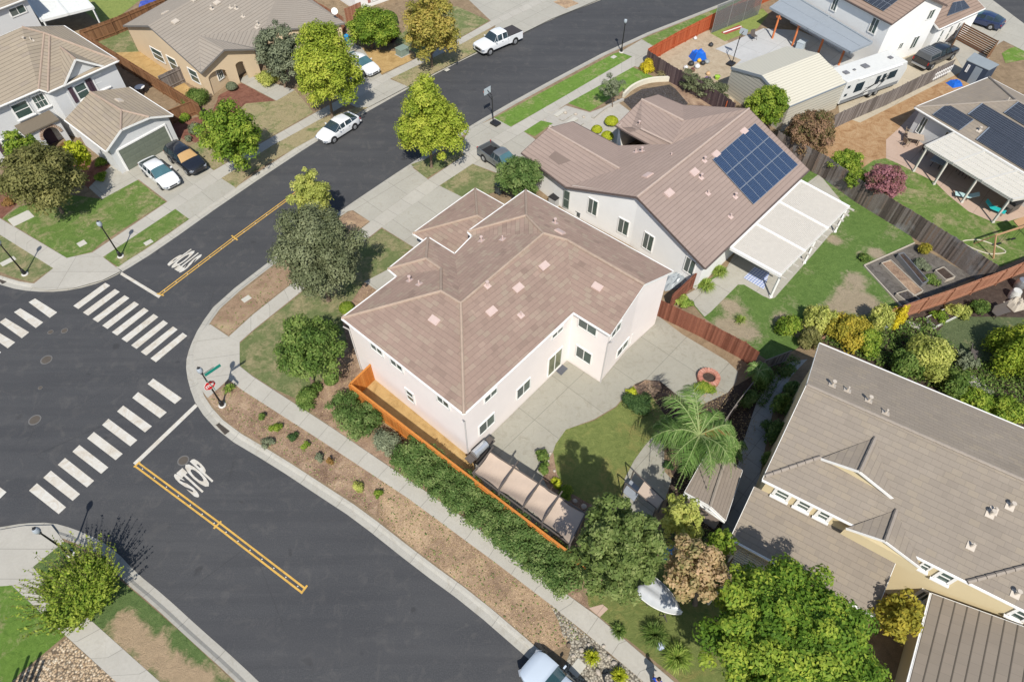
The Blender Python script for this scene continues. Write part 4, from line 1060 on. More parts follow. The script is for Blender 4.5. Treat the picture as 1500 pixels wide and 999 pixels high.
def garage_door(root, S, c1, c2, mat, h=2.15, pad=.14, rows=4, cols=8):
    A, B = S; d = (B - A).normalized(); o = Vector((d.y, -d.x, 0)); p1, p2 = onwall(*c1, A, B), onwall(*c2, A, B)
    u0, u1 = sorted(((p1 - A).dot(d), (p2 - A).dot(d))); m = MB()
    at = lambda u, z, k: Vector((A.x, A.y, 0)) + d * u + Z * z + o * k
    m.box(at((u0 + u1) / 2, .15 + h / 2, .02), d * (u1 - u0) / 2, o * .03, Z * h / 2)
    for i in range(rows):
        for j in range(cols):
            m.box(at(u0 + (u1 - u0) * (j + .5) / cols, .15 + h * (i + .5) / rows, .055), d * ((u1 - u0) / cols * .4), o * .012, Z * (h / rows * .34))
    g = m.build('garage_door', mat, root, abs_=True)
    m = MB()
    for u in (u0 - pad / 2, u1 + pad / 2): m.box(at(u, .15 + h / 2, .05), d * pad / 2, o * .05, Z * (h / 2))
    m.box(at((u0 + u1) / 2, .15 + h + pad / 2, .053), d * ((u1 - u0) / 2 + pad), o * .05, Z * pad / 2)
    m.build('door_trim', WHITE, g, abs_=True); return g
garage_door(H4, s, (183, 240), (249, 203), plain('sage_door', (0.155, 0.175, 0.135)))
vents(rgg, [(175, 148)], [], fm=VENTG)

# ---- 5: beige single-storey house, top
g0 = G(340, 90); H5 = thing('house', 'single-storey beige house with an arched porch and a taupe roof', 'house', (g0.x, g0.y, .13))
v5 = dict(s=(180, 38), p=(217, 38), e=(294, 107), g=(328, 73), gb=(290.6, 52.7), m=(372, 72), h=(392, 52), w1=(468.6, 40), w2=(505, 34), w3=(445, -8), wr=(412, -22), q=(300, -12), n=(262, -8), x=(386, 44))
f5 = [(['e', 'gb', 'x', 'wr', 'q', 'p'], ('e', 'x', .36)), (['s', 'p', 'q', 'n'], None), (['x', 'w1', 'wr'], None), (['w1', 'w2', 'wr'], None), (['w2', 'w3', 'wr'], None), (['gb', 'R', 'x'], None)]
P5 = {}
v5['R'] = (375, 71)
for k, h in dict(s=3.0, e=3.0, x=3.0, R=3.0, w1=3.0, w2=3.0, w3=3.2).items(): P5[k] = G(*v5[k], h)
e_ = (P5['x'] - P5['e']).normalized(); n_ = Vector((-e_.y, e_.x, 0)); nn_ = e_.cross(n_ + Z * .36).normalized()
for k in ('p', 'q', 'gb', 'wr'): P5[k] = onplane(*v5[k], P5['e'], nn_)
P5['n'] = G(*v5['n'], 3.0)
DBG['H5'] = {k: round(p.z, 2) for k, p in P5.items()}
r5 = build_roof(H5, T_BEIGE, P5, f5, cap=None, gut=False, fascia=plain('fascia_grey', (.17, .16, .15)))
build_walls(H5, ST_BEIGE, r5, ['s', 'p', 'e', 'x', 'w1', 'w2', 'w3', 'wr', 'q', 'n'], 3.0, .3)
gq5 = dict(L=G(294, 107, 3.0), R=G(374, 72, 3.0)); gq5['P'] = onwall(328, 73, gq5['L'], gq5['R']); gq5['B'] = onplane(290.6, 52.7, P5['e'], nn_) + Z * .03
rg5 = build_roof(H5, T_BEIGE, gq5, [(['L', 'P', 'B'], None), (['P', 'R', 'B'], None)], gut=False, fascia=plain('fascia_grey', (.17, .16, .15)), nofascia=[('B', 'L'), ('B', 'R')])
i5 = (gq5['B'] - gq5['P']); i5.z = 0; i5.normalize(); a5, b5, p5 = gq5['L'] + i5 * .4, gq5['R'] + i5 * .4, gq5['P'] + i5 * .4
S5 = (Vector((a5.x, a5.y, 0)), Vector((b5.x, b5.y, 0)))
def arch_wall(root, S, ztop, arches, mat, name='porch_wall', peak=None, step=.12, depth=.25):
    """front wall whose openings are arches: (pixel left foot, pixel right foot, spring height)"""
    A, B = S; d = (B - A).normalized(); L = (B - A).length; m = MB(); n = int(L / step); o = Vector((d.y, -d.x, 0))
    ar = []
    for l, r_, zs_ in arches:
        u0, u1 = sorted([(onwall(*l, A, B) - A).dot(d), (onwall(*r_, A, B) - A).dot(d)]); ar.append(((u0 + u1) / 2, (u1 - u0) / 2, zs_))
    def zb(u):
        for c, w, zs_ in ar:
            if abs(u - c) < w: return zs_ + math.sqrt(w * w - (u - c) ** 2) * .6
        return .1
    def zt(u):
        if peak is None: return ztop
        up = (peak - A).dot(d); return ztop + (peak.z - ztop) * (u / up if u < up else (L - u) / (L - up))
    for i in range(n):
        u, w = L * i / n, L * (i + 1) / n; p, q = A + d * u, A + d * w
        for k in (0, -depth):
            m.face([(p.x + o.x * k, p.y + o.y * k, zb(u)), (q.x + o.x * k, q.y + o.y * k, zb(w)), (q.x + o.x * k, q.y + o.y * k, zt(w)), (p.x + o.x * k, p.y + o.y * k, zt(u))])
        m.face([(p.x, p.y, zb(u)), (q.x, q.y, zb(w)), (q.x - o.x * depth, q.y - o.y * depth, zb(w)), (p.x - o.x * depth, p.y - o.y * depth, zb(u))])
    return m.build(name, mat, root, abs_=True)
arch_wall(H5, S5, 2.85, [((309, 128), (335, 113), 1.7), ((350, 114), (362, 106), 1.9)], ST_BEIGE, peak=p5 - Z * .15)
s = seg(r5, 'p', 'e')
window(H5, s, (223, 76), (232, 68), 'hung', .08, zfix=(1.2, 2.5)); window(H5, s, (246, 87), (253, 80), 'hung', .08, zfix=(1.0, 2.5)); window(H5, s, (279, 110), (287, 105), 'hung', .08, zfix=(1.0, 2.4))
s = seg(r5, 'e', 'x'); window(H5, s, (312, 95), (320, 91), 'grid', .08, zfix=(1.0, 2.3)); window(H5, s, (371, 66), (381, 58), 'hung', .1, zfix=(1.0, 2.4))
vents(r5, [(242, 19.5), (257, 32.5), (285, 0), (318, 5)], [(310.5, 14), (338, 12), (346, 13.5), (356, 25), (378, 37), (376, 41)], fm=VENTG, pm=VENTG)

# ---- 6: house cut by the top left corner
g0 = G(20, 30); H6 = thing('house', 'white house with a flat pale patio roof cut off by the top left corner', 'house', (g0.x, g0.y, .13))
a6, b6 = G(-40, 28, 5.3), G(43, -4, 5.3); d6 = (b6 - a6).normalized(); n6 = Vector((-d6.y, d6.x, 0))
P6 = dict(a=a6, b=b6, c=b6 + n6 * 4 + Z * 1.6, d=a6 + n6 * 4 + Z * 1.6, e=a6 + n6 * 8, f=b6 + n6 * 8)
r6 = build_roof(H6, T_TAN, P6, [(['a', 'b', 'c', 'd'], ('a', 'b')), (['d', 'c', 'f', 'e'], ('e', 'f'))], cap=CAP1)
build_walls(H6, ST_GREY, r6, ['a', 'b', 'c', 'f', 'e', 'd'], 5.3, .3)
window(H6, seg(r6, 'a', 'b'), (18, 26), (33, 6), 'slider', .1)
lattice_cover(H6, [(40, 2), (112, -16), (137, 12), (61, 31)], 2.7, 2, 20, (.03, .98), plain('pale_cover', (.62, .63, .61)), 'flat pale patio roof', solid=True, slw=.03)

# ---- 7: house at the top edge with red brick trim
g0 = G(560, -10); H7 = thing('house', 'white house with red shutters mostly beyond the top edge', 'house', (g0.x, g0.y, .13))
a7, b7 = G(515, -16, 3.0), G(592, -42, 3.0); d7 = (b7 - a7).normalized(); n7 = Vector((-d7.y, d7.x, 0))
P7 = dict(a=a7, b=b7, c=b7 + n7 * 5 + Z * 2, d=a7 + n7 * 5 + Z * 2, e=a7 + n7 * 10, f=b7 + n7 * 10)
r7 = build_roof(H7, T_TAN, P7, [(['a', 'b', 'c', 'd'], ('a', 'b')), (['d', 'c', 'f', 'e'], ('e', 'f'))], cap=CAP1)
build_walls(H7, ST_WHITE, r7, ['a', 'b', 'c', 'f', 'e', 'd'], 3.0, .3)
BRK = m_stucco('brick_red', (.36, .16, .13))
s = seg(r7, 'a', 'b')
window(H7, s, (546, 14), (555, -5), 'hung', .12, shutter=BRK, zfix=(.7, 2.3)); window(H7, s, (566, 6), (577, -12), 'hung', .12, shutter=BRK, zfix=(.9, 2.3))

# ---- 8: white two-storey house, top right
g0 = G(1300, 30); H8 = thing('house', 'two-storey white house with a grey patio roof on orange posts', 'house', (g0.x, g0.y, .13))
T8 = m_tile('tile_umber', (0.31, 0.225, 0.175), .1, .9, .4, (0.27, 0.2, 0.16), .6, .3)
a8 = G(1307, 35.5, 5.4); c8 = G(1236, -2, 5.4); d8 = (c8 - a8); d8.z = 0; d8.normalize(); n8 = Vector((d8.y, -d8.x, 0))
if n8.y < 0: n8 = -n8
P8 = dict(a=a8, b=a8 + d8 * 13, c=a8 + d8 * 13 + n8 * 4.3 + Z * 1.8, d=a8 + n8 * 4.3 + Z * 1.8, e=a8 + n8 * 8.6, f=a8 + n8 * 8.6 + d8 * 13)
DBG['H8'] = (a8, d8, n8)
r8 = build_roof(H8, T8, P8, [(['a', 'b', 'c', 'd'], ('a', 'b')), (['d', 'c', 'f', 'e'], ('e', 'f'))], cap=CAP1, fascia=plain('fascia_brown', (.12, .09, .08)))
build_walls(H8, ST_WHITE, r8, ['a', 'b', 'c', 'f', 'e', 'd'], 5.4, .3)
s = seg(r8, 'a', 'b')
window(H8, s, (1271, 46), (1290, 30), 'slider', .1); window(H8, s, (1216, 14), (1230, 0), 'slider', .1)
s = seg(r8, 'a', 'd')
window(H8, s, (1355.5, 30), (1371, 13), 'slider', .06); window(H8, s, (1330.5, 73), (1348, 52), 'slider', .06); window(H8, s, (1314, 73), (1324, 62), 'slider', .06)
x0, x1 = G(1376, 43, 3.0), G(1443, 12.5, 3.0); d_ = (x1 - x0).normalized(); nn8 = Vector((-d_.y, d_.x, 0))
P8b = dict(a=x0, b=x1, c=x1 + nn8 * 3.2 + Z * 1.2, d=x0 + nn8 * 3.2 + Z * 1.2, e=x0 + nn8 * 6.4, f=x1 + nn8 * 6.4)
r8b = build_roof(H8, T8, P8b, [(['a', 'b', 'c', 'd'], ('a', 'b')), (['d', 'c', 'f', 'e'], ('e', 'f'))], cap=CAP1)
build_walls(H8, ST_WHITE, r8b, ['a', 'b', 'c', 'f', 'e', 'd'], 3.0, .3)
s = seg(r8b, 'a', 'b')
for x, y in ((1372, 62), (1385, 56), (1397, 49)): window(H8, s, (x - 4, y + 6), (x + 4, y - 4), 'hung', .1, zfix=(.6, 2.3))
solar(r8b, [(1386, 25.5), (1420, 13), (1411, 2), (1395, 5)], 1, 3, SOLK)
solar(r8, [(1277, 9), (1294, 18), (1318, 0), (1300, -8)], 2, 3, SOLK); solar(r8, [(1262, 0), (1277, 9), (1300, -8), (1286, -15)], 2, 2, SOLK)
ORP = plain('orange_post', (.55, .17, .06), .6)
cv = lattice_cover(H8, [(1277, 63.5), (1158, -8), (1129, 12.5), (1246, 77)], 2.8, 2, 2, (), plain('blue_grey_cover', (.27, .30, .33), .7), 'long blue grey patio roof on orange posts', solid=True, slw=.02, hs=[3.2, 3.2, 2.8, 2.8])
for x, y in ((1131, 57), (1160, 68), (1198, 79), (1228, 96), (1266, 84)):
    m = MB(); q = G(x, y, .13); m.box((q.x, q.y, 1.45), (.09, 0, 0), (0, .09, 0), (0, 0, 1.32)); m.box((q.x, q.y, 2.55), d8 * .35, n8 * .05, Z * .08); m.build('post', ORP, cv, abs_=True)

# ---- 9: house on the right edge
g0 = G(1450, 170); H9 = thing('house', 'single-storey pale house with black solar panels and a cream patio cover', 'house', (g0.x, g0.y, .13))
a9 = G(1340.5, 157.5, 3.0); b9 = G(1545, 279, 3.0); t9 = G(1560, 58, 3.0)
da = (b9 - a9).normalized(); dt = Vector((-da.y, da.x, 0)); L9 = 16; Wd = 11
ap = a9 + dt * Wd / 2 + da * Wd / 2 + Z * Wd / 2 * .36
P9 = dict(a=a9, b=a9 + da * L9, c=a9 + da * L9 + dt * Wd / 2 + Z * Wd / 2 * .36, r=ap, t=a9 + dt * Wd, f=a9 + dt * Wd + da * L9)
r9 = build_roof(H9, T_GREY, P9, [(['a', 'b', 'c', 'r'], ('a', 'b')), (['a', 'r', 't'], ('t', 'a')), (['t', 'r', 'c', 'f'], ('t', 'f'))], cap=CAP3)
build_walls(H9, ST_GREY, r9, ['a', 'b', 'f', 't'], 3.0, .4)
window(H9, seg(r9, 'a', 'b'), (1341, 193), (1361, 175), 'slider', .06)
window(H9, seg(r9, 'a', 'b'), (1378, 208), (1394, 196), 'door', .06, name='patio_door')
solar(r9, [(1365, 169), (1386.5, 153), (1427, 177), (1405.5, 193)], 1, 4, SOLK)
solar(r9, [(1416, 168), (1437, 152), (1520, 201), (1501, 219)], 1, 8, SOLK)
solar(r9, [(1428, 205), (1447, 187), (1540, 243), (1522, 263)], 1, 7, SOLK)
solar(r9, [(1469, 166), (1490, 150), (1560, 192), (1541, 210)], 1, 5, SOLK)
vents(r9, [], [(1434, 192), (1476, 148)], pm=VENTG)
lattice_cover(H9, [(1397, 196), (1540, 283), (1483, 293), (1356, 215)], 2.75, 3, 5, (.02, .28, .62, .98), plain('cream_cover', (.54, .52, .47)), 'cream louvred patio cover', solid=True, slw=.03)
A_, B_, C_, D_ = [G(x, y, 2.83) for x, y in ((1397, 196), (1540, 283), (1483, 293), (1356, 215))]
m = MB()
for i in range(46): m.beam(A_.lerp(B_, i / 45) + Z * .02, D_.lerp(C_, i / 45) + Z * .02, .05, .05)
m.build('louvre', plain('cream_cover', (.54, .52, .47)), H9, abs_=True)
# ================================================================ plants
BARK = plain('bark', (0.17, 0.125, 0.09), .9, .2, var=.35)
def leaf_mesh(name, P, N, size, mat, parent, org, rnd=None, asp=0.55, jitter=.35):
    P = np.asarray(P, float); N = np.asarray(N, float); n = len(P)
    N = N + RNG.normal(0, jitter, N.shape); N /= np.linalg.norm(N, axis=1)[:, None] + 1e-9
    T = np.cross(N, RNG.normal(0, 1, N.shape)); T /= np.linalg.norm(T, axis=1)[:, None] + 1e-9
    B = np.cross(N, T); s = (size * RNG.uniform(.6, 1.35, n))[:, None]
    v = np.empty((n, 4, 3)); v[:, 0] = P - T * s; v[:, 1] = P - B * s * asp; v[:, 2] = P + T * s; v[:, 3] = P + B * s * asp
    v[:, 1] += N * s * .15; v[:, 3] += N * s * .15
    v = v.reshape(-1, 3) - np.array(org)
    me = bpy.data.meshes.new(name); me.vertices.add(n * 4); me.vertices.foreach_set('co', v.astype(np.float32).ravel())
    me.loops.add(n * 4); me.loops.foreach_set('vertex_index', np.arange(n * 4, dtype=np.int32))
    me.polygons.add(n); me.polygons.foreach_set('loop_start', np.arange(0, n * 4, 4, dtype=np.int32)); me.polygons.foreach_set('loop_total', np.full(n, 4, dtype=np.int32))
    me.update(calc_edges=True)
    a = me.attributes.new('rnd', 'FLOAT', 'FACE'); a.data.foreach_set('value', (RNG.uniform(0, 1, n) if rnd is None else rnd).astype(np.float32))
    me.materials.append(mat); o = bpy.data.objects.new(name, me); COL.objects.link(o); o.parent = parent
    if parent is None: o.location = org
    return o
def sph(n):
    v = RNG.normal(0, 1, (n, 3)); return v / np.linalg.norm(v, axis=1)[:, None]
def blob_leaves(blobs, dens, size):
    """leaves on and a little inside each clump; clumps carry their own shade of the tree's green"""
    Ps, Ns, Rs = [], [], []
    for c, r in blobs:
        c = np.array(c); r = np.array(r, float); area = 4 * math.pi * (np.mean(r) ** 2)
        n = max(12, int(dens * area / (size * size)))
        d = sph(n); d[:, 2] = np.where(d[:, 2] < -.35, -d[:, 2] * .8, d[:, 2])
        k = RNG.uniform(.3, 1.35, n)[:, None] ** .55
        Ps.append(c + d * r * k * RNG.uniform(.9, 1.08, (n, 1))); nn = d / r; nn /= np.linalg.norm(nn, axis=1)[:, None]; nn[:, 2] += .35; Ns.append(nn)
        b = RNG.uniform(.2, .8); Rs.append(np.clip(b + RNG.normal(0, .2, n), 0, 1))
    return np.concatenate(Ps), np.concatenate(Ns), np.concatenate(Rs)
def crown_from_px(base, bbox, dy=0.0):
    """centre and radii of the crown seen in bbox, standing over the trunk's foot"""
    x0, y0, x1, y1 = bbox; b = G(*base, .13)
    c = onplane((x0 + x1) / 2, (y0 + y1) / 2, Vector((0, b.y + dy, 0)), Vector((0, 1, 0)))
    dist = (c - CAM).length; cosv = (c - CAM).normalized(); 
    depth = ((c - CAM)).dot(Vector((0, math.cos(PITCH), -math.sin(PITCH))))
    rx = (x1 - x0) / 2 * depth / FPX; hh = (y1 - y0) / 2 * depth / FPX
    se = -cosv.z; ce = math.sqrt(1 - se * se)
    rz2 = (hh * hh - (rx * se) ** 2) / (ce * ce)
    rz = math.sqrt(rz2) if rz2 > 0 else rx * .45
    return b, c, rx, max(rx * .45, min(rz, rx * 1.9))
def tree(name, label, base, bbox, mat, cat='tree', group=None, nb=80, br=.25, size=.10, dens=.68, trunk=.13, shape='round', dy=0.0, bark=None, lean=0, zlim=.5, fullr=False, seed=None):
    b, c, rx, rz = crown_from_px(base, bbox, dy)
    if c.z - rz < zlim: # keep the crown off the ground without moving its top
        top = c.z + rz; lo = max(zlim, c.z - rz); rz = (top - lo) / 2; c = Vector((c.x, c.y, (top + lo) / 2)); rz = max(rz, .3)
    root = thing(name, label, cat, (b.x, b.y, .13), group)
    blobs = []; ga = math.pi * (3 - math.sqrt(5))
    for i in range(nb):
        t = (i + .5) / nb; z = 1 - 1.75 * t; a = i * ga + random.uniform(-.3, .3); rr = math.sqrt(max(0, 1 - z * z))
        if shape == 'cone': w = .25 + .75 * (1 - (z + .75) / 1.75) ** .8
        elif shape == 'oval': w = .5 + .5 * min(1, (1 - (z + .75) / 1.75) * 1.9)
        else: w = 1
        k = random.uniform(.45, .90) + (.1 if random.random() < .22 else 0); rb = br * random.uniform(.45, 1.15)
        x, y, zz = rr * math.cos(a) * k * w if shape != 'round' else rr * math.cos(a) * k, rr * math.sin(a) * k * (w if shape != 'round' else 1), z * k * (1.12 if shape == 'oval' and z > .5 else 1)
        if shape == 'cone': rb *= .55 + .45 * w
        blobs.append(((c.x + x * rx, c.y + y * rx, c.z + zz * rz), (rb * rx, rb * rx, rb * min(rx, rz * 1.1))))
    for i in range(max(3, nb // 7)):
        blobs.append(((c.x + random.uniform(-.3, .3) * rx, c.y + random.uniform(-.3, .3) * rx, c.z + random.uniform(-.3, .35) * rz), (.4 * rx, .4 * rx, .36 * min(rx, rz))))
    P, N, Rr = blob_leaves(blobs, dens, size)
    ok = P[:, 2] > .2; P, N, Rr = P[ok], N[ok], Rr[ok]
    leaf_mesh('crown', P, N, size, mat, root, tuple(root.location), Rr)
    if trunk:
        m = MB(); q = Vector((b.x, b.y, .1)); cc = Vector(c); top = cc - Z * rz * .35
        f = Vector((q.x + (top.x - q.x) * .25, q.y + (top.y - q.y) * .25, max(.5, min(c.z - rz * .75, 2.2))))
        m.tube([q, q + Z * .15, f], [trunk * 1.5, trunk * 1.1, trunk * .85], 9, caps=False)
        for bl in random.sample(blobs, min(len(blobs), 11)):
            e = Vector(bl[0]); mid = f.lerp(e, .5) + Vector((0, 0, .12 * rz)); m.tube([f - Z * .05, mid, e], [trunk * .6, trunk * .33, trunk * .1], 6, caps=False)
        m.build('trunk', bark or BARK, root, abs_=True, smooth=True)
    return root
def shrub(label, px, rpx, hm, mat, name='shrub', cat='shrub', group=None, size=.07, dens=.8, nb=14, br=.45, elong=None, z0=.13, clip=True):
    """low plant; px is its foot, rpx its half width in pixels, hm its height in metres"""
    b = G(*px, z0); depth = (b - CAM).dot(Vector((0, math.cos(PITCH), -math.sin(PITCH)))); r = rpx * depth / FPX
    root = thing(name, label, cat, (b.x, b.y, z0), group); blobs = []
    for i in range(nb):
        a = random.uniform(0, 6.283); k = random.uniform(0, .72); zz = random.uniform(.25, .72) * (1 - .35 * k)
        blobs.append(((b.x + math.cos(a) * k * r, b.y + math.sin(a) * k * r, z0 + hm * zz), (r * br * random.uniform(.75, 1.1),) * 2 + (hm * .42 * random.uniform(.7, 1.1),)))
    P, N, Rr = blob_leaves(blobs, dens, size); ok = P[:, 2] > z0 + .02; P, N, Rr = P[ok], N[ok], Rr[ok]
    leaf_mesh('foliage', P, N, size, mat, root, tuple(root.location), Rr)
    m = MB()
    for i in range(5):
        a = i * 1.256; m.tube([(b.x, b.y, z0 - .02), (b.x + math.cos(a) * r * .4, b.y + math.sin(a) * r * .4, z0 + hm * .6)], [.03, .01], 5)
    m.build('stem', BARK, root, abs_=True)
    return root
def ball_shrub(label, px, rpx, mat, group=None, squash=.9, size=.045):
    b = G(*px, .13); depth = (b - CAM).dot(Vector((0, math.cos(PITCH), -math.sin(PITCH)))); r = rpx * depth / FPX
    root = thing('round_shrub', label, 'shrub', (b.x, b.y, .13), group); n = int(5.5 * 4 * math.pi * r * r / (size * size) * .35)
    d = sph(n); d[:, 2] = np.abs(d[:, 2]) * 1.0 - .15; P = np.array((b.x, b.y, .13 + r * squash * .75)) + d * np.array((r, r, r * squash)) * RNG.uniform(.88, 1.03, (n, 1))
    N = d.copy(); N[:, 2] += .2; ok = P[:, 2] > .15
    leaf_mesh('foliage', P[ok], N[ok], size, mat, root, tuple(root.location))
    m = MB(); m.tube([(b.x, b.y, .1), (b.x, b.y, .13 + r * .8)], [.05, .02], 6); m.build('stem', BARK, root, abs_=True); return root
def hedge(label, pts, wid, h, mat, name='hedge', size=.075, dens=1.15, group=None, cat='hedge', rough=.16, step=.55):
    P = [G(x, y, .13) for x, y in pts]; b = P[0]; root = thing(name, label, cat, (b.x, b.y, .13), group); blobs = []
    for a, c in zip(P, P[1:]):
        L = (c - a).length; d = (c - a).normalized(); o = Vector((-d.y, d.x, 0)); n = max(1, int(L / step))
        for i in range(n):
            for j in (-1, -.33, .33, 1):
                for k in (.35, .78):
                    q = a + d * (L * (i + random.random()) / n) + o * (j * (wid / 2 - .3) + random.uniform(-rough, rough)); r = random.uniform(.26, .42)
                    blobs.append(((q.x, q.y, .13 + h * k + random.uniform(-.1, .1) * h), (r * 1.25, r * 1.25, r * .9)))
    Pp, N, Rr = blob_leaves(blobs, dens * .5, size); ok = Pp[:, 2] > .15
    leaf_mesh('foliage', Pp[ok], N[ok], size, mat, root, tuple(root.location), Rr[ok])
    for a, c in zip(P, P[1:]):
        n = max(2, int((c - a).length / 1.6))
        for i in range(n): q = a.lerp(c, (i + .5) / n); m = MB(); m.tube([(q.x, q.y, .1), (q.x, q.y, h * .6)], [.04, .02], 5); m.build('stem', BARK, root, abs_=True)
    return root
def grass_clump(label, px, rpx, hm, mat, group=None, n=160, name='grass_clump', cat='plant', w=.025, droop=.8, z0=.13):
    """arching strap leaves from one foot"""
    b = G(*px, z0); depth = (b - CAM).dot(Vector((0, math.cos(PITCH), -math.sin(PITCH)))); r = rpx * depth / FPX
    m = MB()
    for i in range(n):
        a = random.uniform(0, 6.283); k = random.uniform(.25, 1); R_ = r * k; H_ = hm * random.uniform(.6, 1) * (1.15 - .5 * k)
        dx, dy = math.cos(a), math.sin(a); px_, py_ = -dy * w, dx * w; o = Vector((b.x + dx * r * .12 * random.random(), b.y + dy * r * .12 * random.random(), z0)); rn = random.random()
        pts = [(0, 0), (.35, .75), (.72, 1), (1, 1 - droop * .4 * k)]
        for (s0, h0), (s1, h1), w0, w1 in zip(pts, pts[1:], (1, .9, .6), (.9, .6, .08)):
            p = o + Vector((dx * R_ * s0, dy * R_ * s0, H_ * h0)); q = o + Vector((dx * R_ * s1, dy * R_ * s1, H_ * h1))
            m.face([(p.x - px_ * w0, p.y - py_ * w0, p.z), (p.x + px_ * w0, p.y + py_ * w0, p.z), (q.x + px_ * w1, q.y + py_ * w1, q.z), (q.x - px_ * w1, q.y - py_ * w1, q.z)], rn)
    o = m.build(name, mat, None, (b.x, b.y, z0)); tag(o, label, cat, group); return o
def palm(label, base, crown, rpx, mat, nf=15, trunk_h=None, fr_l=None):
    b = G(*base, .13); c = onplane(*crown, Vector((0, b.y, 0)), Vector((0, 1, 0))); depth = (c - CAM).dot(Vector((0, math.cos(PITCH), -math.sin(PITCH)))); L = (fr_l or rpx * depth / FPX)
    root = thing('palm_tree', label, 'palm tree', (b.x, b.y, .13)); c = Vector((b.x + (c.x - b.x), b.y, c.z))
    m = MB(); n = 14; prof = []
    pts = [Vector((b.x, b.y, .1)).lerp(c, i / n) for i in range(n + 1)]
    m.tube(pts, [.26 - .08 * i / n + (.02 if i % 2 else 0) for i in range(n + 1)], 12); m.build('trunk', plain('palm_bark', (.26, .22, .17), .9), root, abs_=True, smooth=True)
    for f in range(nf):
        dr = random.uniform(.6, 1.25); a = f * 2.39996 + random.uniform(-.35, .35); el = random.uniform(.05, .95); Lf = L * random.uniform(.62, 1.18); up = Lf * (.10 + .5 * el); m = MB(); spine = []
        K = 26
        for i in range(K + 1):
            t = i / K; spine.append(c + Vector((math.cos(a) * Lf * (t - .12 * t * t * t), math.sin(a) * Lf * (t - .12 * t * t * t), up * math.sin(t * 2.1) * 1.0 - Lf * (.95 - .5 * el) * t * t * t * dr + .1)))
        m.tube(spine, [.035 * (1 - i / K) + .006 for i in range(K + 1)], 5, .9, False)
        for i in range(2, K + 1):
            p = spine[i]; d = (spine[min(i + 1, K)] - spine[i - 1]).normalized(); sd = d.cross(Z).normalized(); ll = Lf * .24 * math.sin(min(1, (i / K) * 1.15 + .12) * math.pi) ** .5 + .08
            for s in (-1, 1):
                for q in range(3):
                    e = p + d * (random.uniform(.02, .1) + q * Lf / K * .33); tip = e + sd * s * ll * random.uniform(.5, 1.0) + d * ll * random.uniform(.35, .8) - Z * ll * random.uniform(.1, 1.0); wv = d * .02
                    mid = e.lerp(tip, .5) + Z * .05
                    rn = random.random() * (.5 + .5 * el)
                    m.face([e - wv, e + wv, mid + wv, mid - wv], rn); m.face([mid - wv, mid + wv, tip], rn)
        m.build('frond', mat if f % 14 != 13 else LF['rust'], root, abs_=True)
    return root

LF = {}
def LM(k, d, m_, l, tr=.42):
    f = lambda c: tuple(min(.85, q * 1.3) for q in c)
    d, m_, l = f(d), f(m_), f(l)
    LF[k] = m_leaf('leaf_' + k, d, m_, l, tr); return LF[k]
LM('lime', (.09, .14, .016), (.27, .33, .04), (.50, .50, .09)); LM('limegold', (.13, .14, .03), (.30, .27, .06), (.50, .37, .11))
LM('yellowgreen', (.15, .18, .035), (.34, .37, .09), (.55, .53, .17)); LM('midgreen', (.04, .075, .016), (.10, .165, .035), (.24, .30, .085))
LM('olive', (.05, .062, .028), (.115, .13, .065), (.20, .215, .12), .2); LM('greygreen', (.055, .07, .045), (.13, .15, .09), (.22, .24, .15), .2)
LM('bright', (.05, .10, .014), (.15, .23, .028), (.38, .42, .07)); LM('hedge', (.035, .07, .016), (.10, .165, .045), (.25, .30, .11))
LM('dark', (.016, .034, .012), (.035, .07, .022), (.08, .13, .04), .2); LM('bronze', (.14, .16, .05), (.36, .28, .14), (.52, .36, .22)); LM('brownish', (.07, .075, .02), (.17, .17, .06), (.28, .26, .10))
LM('crape', (.05, .08, .02), (.27, .12, .12), (.42, .2, .24)); LM('gold', (.12, .13, .02), (.28, .25, .035), (.52, .40, .06)); LM('palm', (.05, .10, .025), (.14, .24, .06), (.42, .46, .22))
LM('citrus', (.07, .12, .012), (.2, .27, .03), (.46, .47, .06)); LM('yellow', (.3, .25, .02), (.52, .42, .03), (.75, .58, .04)); LM('acid', (.14, .19, .01), (.36, .40, .03), (.55, .55, .06)); LM('strap', (.07, .13, .02), (.2, .29, .05), (.4, .44, .12)); LM('rust', (.10, .09, .02), (.25, .15, .05), (.36, .2, .08))

GS = 'street trees along the verges'
tree('maple_tree', 'lime green tree beside the street in front of the beige house', (487, 172), (428, 36, 532, 166), LF['lime'], group=GS, size=.11, shape='oval', dens=.8)
tree('maple_tree', 'lime yellow tree on the verge above the concrete driveway', (632, 245), (581, 124, 683, 240), LF['lime'], group=GS, size=.11, shape='oval', dens=.8)
tree('maple_tree', 'golden green tree at the top, behind the parked white pickup', (633, 98), (588, -12, 672, 92), LF['limegold'], group=GS, size=.13)
tree('maple_tree', 'mid green tree beside the black car on the driveway', (357, 252), (297, 150, 381, 248), LF['bright'], group=GS, size=.12)
tree('maple_tree', 'slim yellow green tree at the end of the double yellow line', (457, 342), (424, 246, 489, 336), LF['yellowgreen'], group=GS, size=.09, nb=70, shape='oval', br=.24)
tree('oak_tree', 'dusty olive grey tree on the lawn of the pink house', (482, 440), (402, 304, 533, 432), LF['olive'], size=.095, nb=70, br=.27, trunk=.17)
tree('round_tree', 'dense green tree with orange fruit beside the mulch bed', (458, 560), (402, 462, 505, 562), LF['midgreen'], size=.10, nb=55, zlim=.25)
tree('round_tree', 'dark green rounded tree hiding the nose of the grey pickup', (762, 292), (728, 228, 796, 290), LF['hedge'], size=.1, zlim=.3)
tree('spreading_tree', 'wide brownish green tree in front of the grey house', (92, 312), (8, 212, 118, 308), LF['brownish'], size=.12, nb=75, br=.28)
